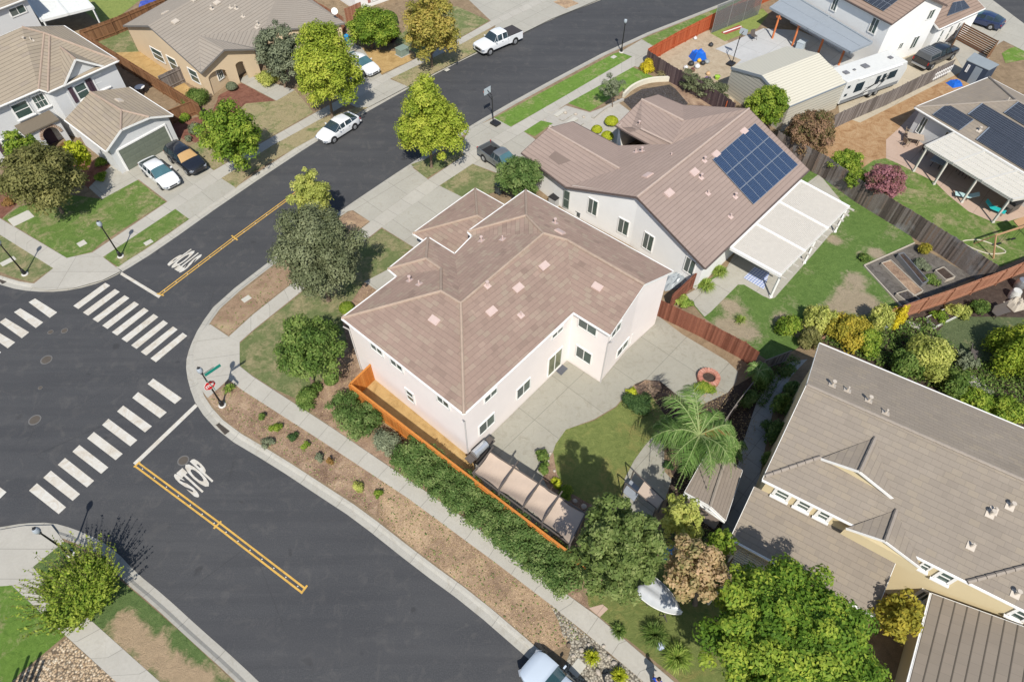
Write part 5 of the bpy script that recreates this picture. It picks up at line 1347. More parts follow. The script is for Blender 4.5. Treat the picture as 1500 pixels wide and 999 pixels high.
tree('bushy_tree', 'bright green bushy tree by the arched brick entry', (38, 262), (10, 192, 62, 258), LF['bright'], size=.11)
tree('bushy_tree', 'acid yellow shrubby tree against the grey garage wall', (120, 262), (100, 205, 132, 252), LF['acid'], size=.1)
tree('olive_tree', 'grey green tree in front of the beige porch', (418, 128), (378, 38, 448, 126), LF['greygreen'], size=.1)
tree('fruit_tree', 'green leafy tree beside the blue bin', (545, 72), (507, 12, 585, 72), LF['bright'], size=.11, zlim=.25)
tree('large_tree', 'large olive green tree over the end of the tan shade', (905, 868), (838, 728, 970, 884), LM('sage', (.05, .08, .02), (.13, .18, .05), (.28, .32, .12)), size=.10, nb=150, br=.18, trunk=.22, dens=.9)
tree('large_tree', 'huge bright green tree at the bottom edge beside the cream house', (1150, 985), (1030, 838, 1286, 1048), LM('sunny', (.045, .10, .012), (.125, .215, .026), (.37, .42, .06)), size=.105, nb=230, br=.16, trunk=.3, dens=1.0)
tree('small_tree', 'bronze pink leafed tree between the boat and the trellis', (1018, 884), (970, 786, 1060, 880), LF['bronze'], size=.11, nb=60, br=.26)
tree('small_tree', 'pale lime tree beside the wooden garden shed', (990, 800), (962, 722, 1030, 806), LF['yellowgreen'], size=.11, nb=40)
tree('small_tree', 'narrow green tree between the shed and the trellis', (1050, 838), (1032, 765, 1078, 828), LF['bright'], size=.11, nb=30)
tree('small_tree', 'yellow olive tree squeezed between the two cream wings', (1310, 925), (1282, 862, 1345, 940), LF['gold'], size=.12)
tree('small_tree', 'green sapling at the gable of the cream metal building', (1124, 190), (1096, 124, 1154, 190), LF['bright'], size=.1)
tree('small_tree', 'reddish bronze tree between the metal building and the old fence', (1183, 225), (1152, 162, 1224, 226), LM('plumgreen', (.06, .09, .02), (.22, .15, .08), (.32, .19, .13)), size=.1)
tree('small_tree', 'bright green bush behind the old grey fence', (1238, 262), (1218, 218, 1264, 256), LF['bright'], size=.09, zlim=.25)
tree('crape_myrtle', 'pink flowering small tree leaning over the old grey fence', (1302, 298), (1270, 242, 1326, 290), LF['crape'], size=.09)
tree('small_tree', 'light green bush near the green lawn behind the weathered fence', (1258, 282), (1236, 246, 1274, 276), LF['bright'], size=.08, zlim=.2)

# shaggy tree with upright shoots, lower left
def shaggy():
    b, c, rx, rz = crown_from_px((118, 872), (48, 812, 180, 916)); root = thing('shaggy_tree', 'shaggy bright green tree with long upright shoots, near the lower left corner', 'tree', (b.x, b.y, .13))
    rz = min(rz, c.z - .9); blobs = []
    for i in range(60):
        a = random.uniform(0, 6.283); k = math.sqrt(random.random()) * .62; z = random.uniform(-.8, .45) * (1 - k * .5)
        blobs.append(((c.x + math.cos(a) * k * rx, c.y + math.sin(a) * k * rx, c.z + z * rz), (.24 * rx,) * 3))
    P, N, Rr = blob_leaves(blobs, .75, .085); sh = []; m = MB()
    for i in range(260):
        a = random.uniform(0, 6.283); k = math.sqrt(random.random()); p = Vector((c.x + math.cos(a) * k * rx * .8, c.y + math.sin(a) * k * rx * .8, c.z + rz * (.5 - .6 * k)))
        d = Vector((math.cos(a) * k * .9, math.sin(a) * k * .9, 1.0)).normalized(); L = random.uniform(.6, 1.9); q = p + d * L; m.tube([p, q], [.014, .005], 4)
        for j in range(14): sh.append(tuple(p.lerp(q, (j + 1) / 14.5) + Vector((random.uniform(-.05, .05),) * 3)))
    S = np.array(sh); P = np.concatenate([P, S]); N = np.concatenate([N, sph(len(S))]); Rr = np.concatenate([Rr, RNG.uniform(.4, 1, len(S))])
    leaf_mesh('crown', P, N, .085, LF['bright'], root, tuple(root.location), Rr)
    m.tube([(b.x, b.y, .1), (b.x, b.y, .8), tuple(c)], [.16, .13, .05], 9)
    for bl in blobs[:14]: m.tube([(b.x, b.y, .8), bl[0]], [.07, .015], 5)
    m.build('trunk', BARK, root, abs_=True)
shaggy()
palm('queen palm with long arching fronds behind the curved lawn', (1026, 684), (1024, 638), 80, LF['palm'], nf=30, fr_l=3.3)
palm('short palm left of the tall palm at the lawn tip', (988, 655), (984, 632), 40, LF['palm'], nf=13, fr_l=1.7)
palm('short palm at the garden shed corner', (1062, 682), (1062, 660), 40, LF['palm'], nf=13, fr_l=1.6)
palm('small palm with stiff fronds at the end of the brown fence', (1112, 560), (1110, 545), 34, LF['palm'], nf=11, fr_l=1.25)

hedge('clipped dark green hedge block at the corner end of the orange fence', [(500, 592), (520, 612), (545, 640)], 2.2, 1.5, LF['hedge'])
hedge('pale green loose bush between the two hedge blocks by the orange fence', [(555, 645), (580, 660)], 1.3, 1.0, LF['greygreen'], name='bush', cat='bush')
hedge('long dark green hedge along the outside of the orange fence', [(592, 668), (700, 750), (842, 862)], 2.2, 1.7, LF['hedge'])
shrub('glossy green low shrub under the fruit laden tree', (455, 582), 22, .9, LF['midgreen'])
ball_shrub('clipped green ball shrub beside the front walk of the pink house', (509, 456), 11, LF['bright'])
ball_shrub('clipped ball shrub beside the fruit laden tree', (486, 560), 10, LF['midgreen'])
ball_shrub('bigger of the clipped balls beside the brown house steps', (895, 183), 10, LF['acid'], squash=.8)
ball_shrub('clipped ball nearest the brown garage roof', (874, 194), 8, LF['acid'], squash=.8)
ball_shrub('clipped ball closest to the recessed entry of the brown house', (889, 204), 9, LF['acid'], squash=.8)
ball_shrub('smooth green ball shrub behind the leafy tree at the top', (570, 38), 14, LF['midgreen'])
ball_shrub('green ball at the beige house porch path', (341, 132), 8, LF['greygreen'])
tree('small_tree', 'sparse young tree on the lawn behind the curved wall', (897, 157), (876, 108, 914, 152), LF['greygreen'], size=.07, nb=24, br=.24, dens=.5, trunk=.04)
shrub('bright yellow flowering bush at the end of the dark fence', (948, 104), 11, 1.2, LF['yellow'])
grass_clump('straw coloured ornamental grass by the curved wall', (972, 113), 13, .8, m_leaf('leaf_straw', (.25, .22, .1), (.4, .35, .17), (.5, .45, .25)), n=240)
hedge('row of grey green oleander bushes below the dark fence', [(1000, 128), (1030, 143), (1060, 152)], 1.5, 1.9, LF['olive'], name='oleander_hedge', size=.09)
shrub('pale round bush next to the beige house porch', (392, 122), 16, 1.3, LF['yellowgreen'])
shrub('green shrub in front of the old gate of the beige house', (294, 152), 22, 1.5, LF['midgreen'])
shrub('small green bush beside the stones near the sedan driveway', (272, 176), 9, .7, LF['bright'])
shrub('grey green bush between the black car and the beige house', (290, 195), 12, 1.0, LF['greygreen'])
shrub('tiny dusty bush at the edge of the rocks by the black car', (277, 206), 6, .5, LF['greygreen'])
shrub('orange tinged shrub under the wide brownish tree', (14, 300), 10, .6, LF['rust'])
shrub('rust brown shrub against the arched entry wall', (100, 222), 12, .9, LF['rust'])
shrub('small shrub in the red mulch by the garage wall', (150, 242), 9, .8, LF['bright']); shrub('upright yellow green shrub at the garage corner', (184, 246), 6, .9, LF['acid']); shrub('low round shrub in the red mulch by the lawn', (151, 262), 9, .6, LF['bright'])
shrub('dark purple leafed bush beside the leafy green tree', (572, 60), 12, .8, LM('purple', (.03, .015, .025), (.08, .04, .06), (.14, .08, .1)))
for i, (x, y, r, k, l) in enumerate([(385, 612, 8, 'midgreen', 'dark green tuft first along the mulch verge after the stop sign'), (405, 628, 10, 'bright', 'bright green tuft on the mulch verge'), (430, 642, 9, 'dark', 'darkest small shrub on the mulch verge'), (394, 650, 10, 'greygreen', 'greyish shrub touching the kerb'),
        (449, 655, 7, 'bright', 'small green tuft on the verge'), (469, 672, 8, 'greygreen', 'dried grey shrub on the verge'), (485, 677, 6, 'rust', 'tiny brown shrub on the verge'), (529, 712, 11, 'yellowgreen', 'pale green shrub further down the verge'), (555, 724, 8, 'bright', 'last small shrub down the verge')]):
    shrub(l, (x, y), r, .55, LF[k], group='small shrubs on the mulch verge', size=.05, nb=8, dens=.6)
grass_clump('lime strap leafed clump at the foot of the stop sign', (338, 572), 11, .6, LF['strap'], n=150)
grass_clump('golden strap leafed clump in the grey gravel, nearer the van side', (866, 965), 14, .7, LF['acid'], n=220, group='strap plants in the gravel')
grass_clump('golden strap leafed clump at the bottom edge by the round bin', (906, 992), 15, .7, LF['acid'], n=220, group='strap plants in the gravel')
grass_clump('large arching dark grass clump near the upturned boat', (958, 932), 24, .9, LF['midgreen'], n=420, w=.02); grass_clump('pale arching grass clump beside the footpath', (990, 965), 26, .9, LF['strap'], n=420, w=.02)
grass_clump('low green grass tuft at the edge of the footpath', (905, 925), 14, .45, LF['midgreen'], n=200)
grass_clump('bushy green strap plants along the white wall of the brown house', (1052, 402), 15, .8, LF['strap'], n=380); grass_clump('bushy green strap plants at the brown fence end of the white wall', (1032, 422), 17, .8, LF['strap'], n=380)
shrub('small palm like shrub at the corner of the brown fence', (1000, 446), 14, .7, LF['strap'], size=.09)
grass_clump('small green sago in its lawn circle', (1084, 472), 11, .6, LF['strap'], n=140)
shrub('two toned round shrub nearer the lawn by the pergola', (793, 672), 10, .7, LF['midgreen'], group='round shrubs by the pergola'); shrub('round leafy shrub just below it by the pergola', (795, 688), 10, .7, LF['midgreen'], group='round shrubs by the pergola')
shrub('yellow green low plant beside the stone edging', (816, 708), 10, .4, LF['acid'], size=.05); shrub('low green plant between pergola and stones', (826, 722), 14, .35, LF['bright'], size=.05)
shrub('dark low bush in the palm bed by the path', (979, 684), 8, .5, LF['dark']); shrub('dark green bush at the tip of the curved lawn', (932, 592), 22, .7, LF['dark']); shrub('yellow green plant at the lawn edge by the patio', (924, 577), 9, .45, LF['acid'])
shrub('leafy skirt around the brick ring planter', (1030, 570), 17, .5, LF['bright'], size=.06)
for i, (x, y, r, h_) in enumerate([(1130, 640, 20, 1.6), (1140, 600, 18, 1.5), (1155, 575, 14, 1.3), (1110, 560, 16, 1.3), (1095, 590, 14, 1.3), (1128, 680, 16, 1.4), (1150, 548, 12, 1.1)]):
    shrub(['dark leafy shrub against the shaded wall of the cream house', 'shaded shrub along the narrow side path'][i % 2], (x, y), r, h_, LF['midgreen' if i % 2 else 'hedge'], group='shrubs along the shaded side path', size=.09)
BY = 'bushes behind the cream house'
for i, (x, y, r, h_, k, l) in enumerate([(1195, 478, 26, 1.9, 'yellowgreen', 'loose pale green shrub at the bottom of the patchy lawn'), (1150, 485, 20, 1.5, 'bright', 'leafy shrub left of the ditch by the patchy lawn'), (1178, 505, 20, 1.6, 'brownish', 'olive shrub beside the curved board'), (1235, 495, 32, 2.2, 'gold', 'golden orange leaved bush above the grey roof corner'),
        (1280, 478, 22, 2.1, 'yellowgreen', 'pale green bush by the grey rain barrel'), (1262, 510, 26, 1.9, 'bright', 'green bush between golden bush and roof'), (1305, 478, 12, 2.2, 'yellow', 'bright yellow shrub beside the red fence end'),
        (1350, 540, 42, 2.6, 'yellowgreen', 'largest pale olive tree above the grey roof eave'), (1315, 548, 26, 2.1, 'midgreen', 'dark green bush touching the eave'), (1392, 575, 24, 1.8, 'midgreen', 'glossy green bush below the stone path'), (1420, 598, 26, 1.5, 'bright', 'low bush at the eave line'),
        (1465, 608, 28, 1.6, 'bright', 'bush at the right edge above the eave'), (1480, 535, 50, 3.4, 'citrus', 'big bright yellow green citrus tree at the right edge'), (1408, 535, 18, 1.2, 'greygreen', 'small grey bush near the shaded seat'), (1430, 456, 16, 1.0, 'midgreen', 'blue green squash patch by the red fence'), (1400, 460, 18, .9, 'yellowgreen', 'mixed vegetable bed by the red fence'), (1372, 468, 14, .7, 'bright', 'low herbs by the timber edging')]):
    shrub(l, (x, y), r, h_, LF[k], name='bush', cat='bush', group=BY, size=.1 if r > 20 else .08, nb=10 + r // 2, br=.34)
shrub('yellow flowering bush in the vegetable garden', (1352, 372), 11, 1.0, LF['gold'], size=.06); shrub('trailing bean plants beside the long trough', (1348, 392), 13, .6, LF['greygreen'], size=.06); shrub('leafy squash plant at the end of the trough', (1362, 412), 13, .6, LF['midgreen'], size=.08)
shrub('tomato plant at the corner of the garden edging', (1264, 380), 9, .6, LF['midgreen'], size=.06)

def carpet(name, label, polys, n, size, mat, cat, lift=(.0, .12), up=1.2, z=.15):
    """leaves strewn over pieces of ground: nobody could count them"""
    P = []
    W_ = [[G(x, y, z) for x, y in p] for p in polys]; A_ = [abs(area2(w)) for w in W_]
    for w, a in zip(W_, A_):
        k = int(n * a / sum(A_)); x0, x1 = min(q.x for q in w), max(q.x for q in w); y0, y1 = min(q.y for q in w), max(q.y for q in w); c = 0; t_ = 0
        while c < k and t_ < k * 12:
            t_ += 1; x, y = random.uniform(x0, x1), random.uniform(y0, y1)
            if inpoly(x, y, w): P.append((x, y, z + random.uniform(*lift))); c += 1
    P = np.array(P); N = np.tile((0, 0, up), (len(P), 1)); o = leaf_mesh(name, P, N, size, mat, None, (P[0][0], P[0][1], .13), jitter=.45); tag(o, label, cat, kind='stuff')
LM('litter', (.10, .07, .03), (.28, .2, .1), (.5, .4, .24), .1); LM('weed', (.05, .08, .02), (.12, .17, .045), (.24, .27, .1), .2)
YARD = [(1200, 500), (1240, 486), (1300, 468), (1360, 470), (1375, 492), (1395, 510), (1440, 532), (1540, 508), (1540, 640), (1480, 615), (1330, 555)]
carpet('ground_cover', 'low leafy ground cover between the bushes behind the cream house', [YARD], 9000, .09, LF['midgreen'], 'ground cover', (.0, .45))
carpet('leaf_litter', 'fallen leaves and bark chips on the dry verge and planting beds', [VERGE, [(534, 413), (560, 430), (512, 580), (545, 650), (486, 626), (438, 586), (470, 560), (508, 500)]], 6500, .035, LF['litter'], 'leaf litter', (-.01, .02))
carpet('weeds', 'sparse weeds and low tufts on the dry verge', [VERGE, [(308, 473), (335, 491), (432, 410), (448, 352), (413, 381)]], 900, .06, LF['weed'], 'weeds', (-.01, .06))
carpet('leaf_litter', 'leaf litter in the shaded bed below the palm', [[(945, 557), (1000, 585), (1075, 568), (1110, 620), (1060, 780), (1000, 780), (985, 700), (960, 636)]], 3500, .045, LF['litter'], 'leaf litter', (-.01, .03))
carpet('ground_cover', 'low ivy under the trees beside the garden shed', [[(975, 745), (1060, 790), (1070, 860), (1000, 860), (960, 800)], [(1100, 560), (1160, 520), (1175, 530), (1140, 560), (1120, 600), (1100, 590)]], 3800, .07, LF['hedge'], 'ground cover', (.0, .3))

def cactus():
    q = G(24, 1022, .14); root = thing('cactus', 'cluster of columnar cacti at the gravel corner just below the frame', 'cactus', (q.x, q.y, .14))
    for dx, dy, h_ in ((-.45, 0, 1.7), (-.15, .1, 2.3), (.12, -.05, 2.1), (.4, .1, 2.5), (.7, 0, 2.2)):
        m = MB(); m.tube([(dx, dy, 0), (dx, dy, h_ * .5), (dx * 1.05, dy, h_ - .08), (dx * 1.05, dy, h_)], [.09, .1, .085, .03], 10); m.build('stem', LF['midgreen'], root, smooth=True)
cactus()
# ================================================================ fences
W_OR = m_wood('wood_orange', [(.36, .115, .02), (.48, .17, .035), (.58, .24, .06)])
W_RB = m_wood('wood_redbrown', [(.14, .05, .03), (.22, .085, .055), (.30, .12, .075)])
W_GR = m_wood('wood_grey', [(.055, .045, .04), (.13, .105, .09), (.22, .19, .17), (.19, .12, .08)], bleach=.75)
W_DK = m_wood('wood_dark', [(.06, .04, .045), (.11, .075, .075), (.17, .125, .12)])
W_RD = m_wood('wood_red', [(.34, .075, .03), (.42, .10, .04), (.50, .14, .06)])
W_BR = m_wood('wood_brown', [(.14, .07, .035), (.22, .11, .055), (.30, .16, .08)])
W_BE = m_wood('wood_terracotta', [(.26, .11, .065), (.35, .165, .10), (.42, .22, .14)])
W_OLD = m_wood('wood_old', [(.10, .085, .075), (.19, .165, .15), (.28, .25, .23)])
def fence(label, top, mat, h=1.8, z0=.13, bw=.14, sec=2.4, group=None, rails=(.35, 1.5), side=1, name='fence', gapp=0.0, posts=True, wob=.0, cap=False):
    P = [G(x, y, z0 + h) for x, y in top]; root = thing(name, label, 'fence', (P[0].x, P[0].y, z0), group)
    for a, b in zip(P, P[1:]):
        a = Vector((a.x, a.y, z0)); b = Vector((b.x, b.y, z0)); L = (b - a).length; d = (b - a).normalized(); o = Vector((-d.y, d.x, 0)) * side; ns = max(1, round(L / sec))
        for s in range(ns):
            p, q = a.lerp(b, s / ns), a.lerp(b, (s + 1) / ns); l = (q - p).length; nb = max(1, int(l / bw)); m = MB()
            for i in range(nb):
                if random.random() < gapp: continue
                c = p + d * (l * (i + .5) / nb); hh = h + random.uniform(-.02, .015) - (random.random() < .04) * .03 + random.uniform(-wob, wob)
                m.box(c + Z * hh / 2 + o * random.uniform(0, .006), d * (l / nb / 2 - .004), o * .011, Z * hh / 2, random.random())
            m.build('panel', mat, root, abs_=True)
            for r_ in rails:
                m = MB(); m.beam(p - o * .04 + Z * r_, q - o * .04 + Z * r_, .045, .09, rnd=.7); m.build('rail', mat, root, abs_=True)
            if cap: m = MB(); m.beam(p + Z * (h + .02), q + Z * (h + .02), .14, .035, rnd=.8); m.build('cap_rail', mat, root, abs_=True)
            if posts: m = MB(); m.box(p - o * .07 + Z * (h / 2), d * .045, o * .045, Z * (h / 2 - .01), .6); m.build('post', mat, root, abs_=True)
    return root
fence('fresh orange stained fence behind the long hedge, with its short return', [(543, 534), (512.5, 563), (740, 738), (848, 820), (864, 834)], W_OR, side=1, cap=True)
fence('red brown board fence between the patio and the patchy lawn', [(963, 437), (1031, 469), (1092, 501), (1113, 516)], W_RB, side=-1, rails=(.3, .95, 1.55))
fence('short weathered fence at the corner of the white wall', [(1019, 400), (985, 432)], W_RB, side=-1)
fence('old grey fence bleached by sprinklers, between the two lawns', [(1141, 193), (1213, 230), (1267, 268), (1335, 308), (1400, 348), (1464, 390)], W_GR, side=-1, wob=.03, h=2.1)
fence('terracotta red fence beyond the vegetable garden', [(1293, 460), (1322, 448), (1400, 422), (1476, 394), (1500, 384), (1560, 362)], W_BE, side=1)
fence('dark purple brown fence enclosing the cluttered dirt yard', [(949, 74), (985, 97), (1027, 119), (1058, 138), (1078, 152)], W_DK, side=-1, wob=.05)
fence('bright red orange fence along the street at the top', [(949.5, 71.6), (991, 48), (1042, 22), (1118, -14), (1150, -28)], W_RD, side=1)
fence('weathered brown fence in front of the travel trailer', [(1216, 172), (1260, 152), (1310, 131), (1352, 110), (1400, 87)], W_OLD, side=-1)
fence('brown fence behind the beige house, rails showing', [(116, 45), (160, 29), (238, -3), (262, -14)], W_BR, side=1)
fence('long brown fence between the grey house and the beige house', [(117, 46), (170, 78), (230, 115), (290, 152)], W_BR, side=1)
fence('short grey gate fence closing the straw side yard', [(231, 112), (263, 97)], W_OLD, side=1, name='gate_fence'); fence('little brown fence beside the red flowers', [(244, 163), (283, 147)], W_BR, side=1, h=1.5)
fence('reddish fence running up to the house with brick trim', [(459, 0), (502, 25)], W_BE, side=-1); fence('reddish fence stub below the brick trimmed windows', [(505, 13), (528, 3)], W_BE, side=-1)
fence('dilapidated low fence behind the palm', [(1056, 624), (1078, 592), (1102, 561)], W_OLD, side=1, h=1.3, gapp=.15, wob=.1)
fence('leaning old fence at the end of the shaded side path', [(1120, 529), (1159, 514)], W_OLD, side=1, h=1.4)
fence('red brown fence stub by the gable of the metal building', [(1066, 148), (1078, 152)], W_RD, side=1, h=1.5)
# slatted gate panel at the trailer bay
def slat_gate():
    P = [G(1412, 35, 2.0), G(1462, 61, 2.0), G(1446, 83, 2.0), G(1400, 58, 2.0)]; root = thing('slatted_gate', 'dark brown slatted corral open towards the wide concrete driveway', 'gate', (P[0].x, P[0].y, .13))
    for i, (a, b) in enumerate(((P[0], P[1]), (P[1], P[2]), (P[3], P[0]))):
        a = Vector((a.x, a.y, .13)); b = Vector((b.x, b.y, .13)); m = MB(); d = (b - a).normalized(); o = Vector((-d.y, d.x, 0))
        for k in range(9): m.beam(a + Z * (.15 + .21 * k), b + Z * (.15 + .21 * k), .03, .15, rnd=random.random())
        m.build('panel', W_BR, root, abs_=True); m = MB(); m.box(a + Z * .98, d * .05, o * .05, Z * .98); m.build('post', W_BR, root, abs_=True)
slat_gate()

# ================================================================ vehicles
def paint(name, col, coat=.8, rough=.3, metal=0.0): return plain(name, col, rough, .5, metal, .03, coat)
CW = paint('car_white', (.72, .73, .74)); CK = paint('car_black', (.012, .014, .02)); CG = paint('car_grey', (.16, .175, .185), metal=.3); CN = paint('car_navy', (.02, .035, .09)); CB = paint('car_pale_blue', (.55, .62, .70))
TYRE = plain('tyre', (.018, .018, .019), .85); RIM = plain('rim', (.42, .43, .44), .35, metal=.6); CGL = m_glass('car_glass', (.025, .04, .05), .05); CGL2 = m_glass('windscreen', (.06, .13, .15), .05)
LENS = plain('lamp_lens', (.24, .26, .29), .12); REDL = plain('tail_lens', (.35, .01, .01), .2); PLAS = plain('black_plastic', (.02, .02, .022), .55)
KINDS = {
 'sedan': dict(L=4.7, w=.9, wb=(1.4, -1.38), wr=.33, st=[(2.35, .60, .36, .54), (2.22, .76, .26, .64), (1.9, .86, .22, .73), (1.3, .9, .22, .86), (1.05, .9, .22, .90), (.22, .9, .2, .93, 1.38, .66), (-.32, .9, .2, .95, 1.45, .69), (-.40, .9, .2, .95, 1.45, .69), (-1.22, .9, .2, .98, 1.37, .64), (-2.0, .88, .24, 1.04), (-2.22, .82, .3, 1.02), (-2.34, .70, .4, .86)]),
 'suv': dict(L=4.7, w=.93, wb=(1.42, -1.35), wr=.36, st=[(2.35, .64, .42, .66), (2.2, .80, .3, .80), (1.85, .9, .28, .92), (1.2, .93, .26, 1.02), (.98, .93, .26, 1.05), (.35, .93, .26, 1.06, 1.60, .66), (-.25, .93, .26, 1.07, 1.68, .69), (-.33, .93, .26, 1.07, 1.68, .69), (-1.25, .93, .26, 1.08, 1.66, .68), (-1.33, .93, .26, 1.08, 1.66, .68), (-1.9, .92, .27, 1.10, 1.58, .64), (-2.25, .86, .34, 1.06), (-2.35, .76, .45, .9)]),
 'pickup': dict(L=5.9, w=.98, wb=(1.95, -1.8), wr=.40, st=[(2.95, .84, .5, .95), (2.85, .94, .42, 1.06), (2.4, .97, .38, 1.13), (1.5, .98, .36, 1.18), (1.3, .98, .36, 1.2), (.72, .98, .36, 1.2, 1.86, .70), (.05, .98, .36, 1.2, 1.93, .73), (-.03, .98, .36, 1.2, 1.93, .73), (-.72, .98, .36, 1.2, 1.88, .70), (-.95, .98, .36, 1.2)], bed=(-.95, -2.95, .6, 1.24)),
 'smalltruck': dict(L=5.0, w=.88, wb=(1.6, -1.55), wr=.36, st=[(2.5, .74, .45, .80), (2.4, .84, .38, .92), (2.0, .87, .34, 1.0), (1.35, .88, .32, 1.05), (1.12, .88, .32, 1.07), (.5, .88, .32, 1.07, 1.62, .62), (-.05, .88, .32, 1.07, 1.68, .65), (-.12, .88, .32, 1.07, 1.68, .65), (-.42, .88, .32, 1.07, 1.64, .62), (-.62, .88, .32, 1.07)], bed=(-.62, -2.5, .55, 1.1)),
}
def vehicle(name, label, cat, kind, mat, pos, head, group=None, shade=None, shell=None, cover=None, screen=CGL2, z0=0.01):
    K = KINDS[kind]; root = thing(name, label, cat, (pos.x, pos.y, z0), group, head); st = K['st']; w0 = K['w']
    def sec(s):
        x, w, zb, zt = s[:4]; r = len(s) > 4
        a = [(0, zb), (w * .82, zb), (w * .97, zb + .1), (w, (zb + zt) * .52), (w * .985, zt - .06), (w * .955, zt)]
        a += [(s[5], s[4] - .07), (s[5] * .86, s[4] - .012), (s[5] * .45, s[4] + .012), (0, s[4] + .02)] if r else [(w * .9, zt + .015), (w * .76, zt + .04), (w * .4, zt + .06), (0, zt + .065)]
        return [(x, y, z) for y, z in a]
    S = [sec(s) for s in st]; n = len(S[0]); body = MB(); wind = []; side = []; rear = []
    for i in range(len(S) - 1):
        A, B = S[i], S[i + 1]; ra, rb = len(st[i]) > 4, len(st[i + 1]) > 4
        for k in range(n - 1):
            for sg in (1, -1):
                q = [(p[0], p[1] * sg, p[2]) for p in (A[k], A[k + 1], B[k + 1], B[k])]
                if sg < 0: q.reverse()
                body.face(q)
                L = abs(A[0][0] - B[0][0])
                if not ra and rb and k >= 6: wind.append(q)
                elif ra and not rb and k >= 6: rear.append(q)
                elif ra and rb and k == 5 and L > .2: side.append(q)
                elif (ra != rb) and k == 5: side.append(q)
    for E_, rv in ((S[0], 0), (S[-1], 1)):
        q = [(p[0], p[1], p[2]) for p in E_] + [(p[0], -p[1], p[2]) for p in E_[::-1]]
        body.face(q[::-1] if not rv else q)
    bo = body.build('body', mat, root, smooth=False)
    bm = bmesh.new(); bm.from_mesh(bo.data); bmesh.ops.remove_doubles(bm, verts=bm.verts, dist=.0005); bmesh.ops.recalc_face_normals(bm, faces=bm.faces)
    for f in bm.faces: f.smooth = True
    for e in bm.edges: e.smooth = not (len(e.link_faces) == 2 and e.calc_face_angle(0) > R(32))
    bm.to_mesh(bo.data); bm.free()
    def panes(nm, qs, m_, off=.012, sh=.07):
        if not qs: return
        g = MB(); 
        for q in qs:
            V_ = [Vector(p) for p in q]; nn = (V_[1] - V_[0]).cross(V_[2] - V_[0]) + (V_[2] - V_[0]).cross(V_[3] - V_[0])
            if nn.length < 1e-6: continue
            nn.normalize(); c = sum(V_, Vector()) / 4
            if nn.dot(c - Vector((c.x * .8, 0, .6))) < 0: nn = -nn
            g.face([p.lerp(c, sh) + nn * off for p in V_])
        return g.build(nm, m_, root)
    panes('windscreen', wind, shade or screen, sh=.0); panes('rear_window', rear, CGL, sh=.0)
    for sg in (1, -1):
        for q in side:
            if (q[0][1] + q[2][1]) * sg > 0: panes('side_window', [q], CGL)
    for x in K['wb']:
        for sg in (1, -1):
            ar = MB(); ar.tube([(x, sg * (w0 - .15), K['wr'] + .02), (x, sg * (w0 + .006), K['wr'] + .02)], K['wr'] + .065, 20); ar.build('wheel_arch', PLAS, root)
            t = MB(); t.tube([(x, sg * (w0 - .2), K['wr']), (x, sg * (w0 - .01), K['wr']), (x, sg * (w0 + .022), K['wr'])], [K['wr'], K['wr'], K['wr'] - .03], 20); to = t.build('tyre', TYRE, root)
            t = MB(); t.tube([(x, sg * (w0 + .01), K['wr']), (x, sg * (w0 + .03), K['wr'])], [K['wr'] * .62, K['wr'] * .56], 14)
            for j in range(5):
                a = j * 1.2566; t.box((x + math.cos(a) * K['wr'] * .3, sg * (w0 + .034), K['wr'] + math.sin(a) * K['wr'] * .3), (math.cos(a) * K['wr'] * .28, 0, math.sin(a) * K['wr'] * .28), (0, .006, 0), (-math.sin(a) * .03, 0, math.cos(a) * .03))
            t.build('rim', RIM, to)
    f = st[0]; f1, f2 = st[1], st[2]
    def bxp(nm, c, h, m_, b=0): q = MB(); q.box(c, (h[0], 0, 0), (0, h[1], 0), (0, 0, h[2])); return q.build(nm, m_, root, bevel=b)
    bxp('grille', (f[0] + .005, 0, (f[2] + f[3]) / 2 + .02), (.015, f[1] * .6, (f[3] - f[2]) * .32), PLAS)
    big = kind in ('pickup', 'smalltruck')
    for sg in (1, -1):
        q = MB(); zc = f1[3] - .1 if not big else f[3] - .12
        q.box((f1[0] + .04, sg * f1[1] * .86, zc), (.13, sg * -.09, 0), (.04, sg * .1, 0), (0, 0, .05 if not big else .1)); q.build('headlight', LENS, root, bevel=.015)
        mx = [s for s in st if len(s) > 4][0]; q = MB(); q.box((mx[0] + .35, sg * (w0 + .09), mx[3] + .06), (.05, 0, 0), (0, .1, 0), (0, 0, .07)); q.build('wing_mirror', mat, root, bevel=.02)
        for xh in ((.1, -.75) if kind != 'smalltruck' else (.0,)): bxp('door_handle', (xh, sg * (w0 + .008), st[5][3] - .16), (.08, .012, .015), PLAS if mat is not CK else RIM)
    if 'bed' in K:
        x0, x1, zf, zt = K['bed']; m = MB(); zb = .42
        for sg in (1, -1): m.bx(x1, x0 + .0, sg * w0 - (0.0 if sg > 0 else 0) - (.08 if sg > 0 else 0), sg * w0 + (.08 if sg < 0 else 0), zb, zt)
        m.bx(x1, x1 + .07, -w0 + .08, w0 - .08, zb, zt); m.bx(x0 - .06, x0 - .001, -w0 + .08, w0 - .08, zb, zt)
        m.build('bed', mat, root, bevel=.02); m = MB(); m.bx(x1 + .07, x0 - .06, -w0 + .08, w0 - .08, zb, zf + .05); m.build('bed_floor', PLAS, root)
        if cover: m = MB(); m.bx(x1 + .02, x0 - .02, -w0 + .03, w0 - .03, zt - .02, zt + .03); m.build('bed_cover', plain('tonneau', (.045, .04, .042), .8), root, bevel=.015)
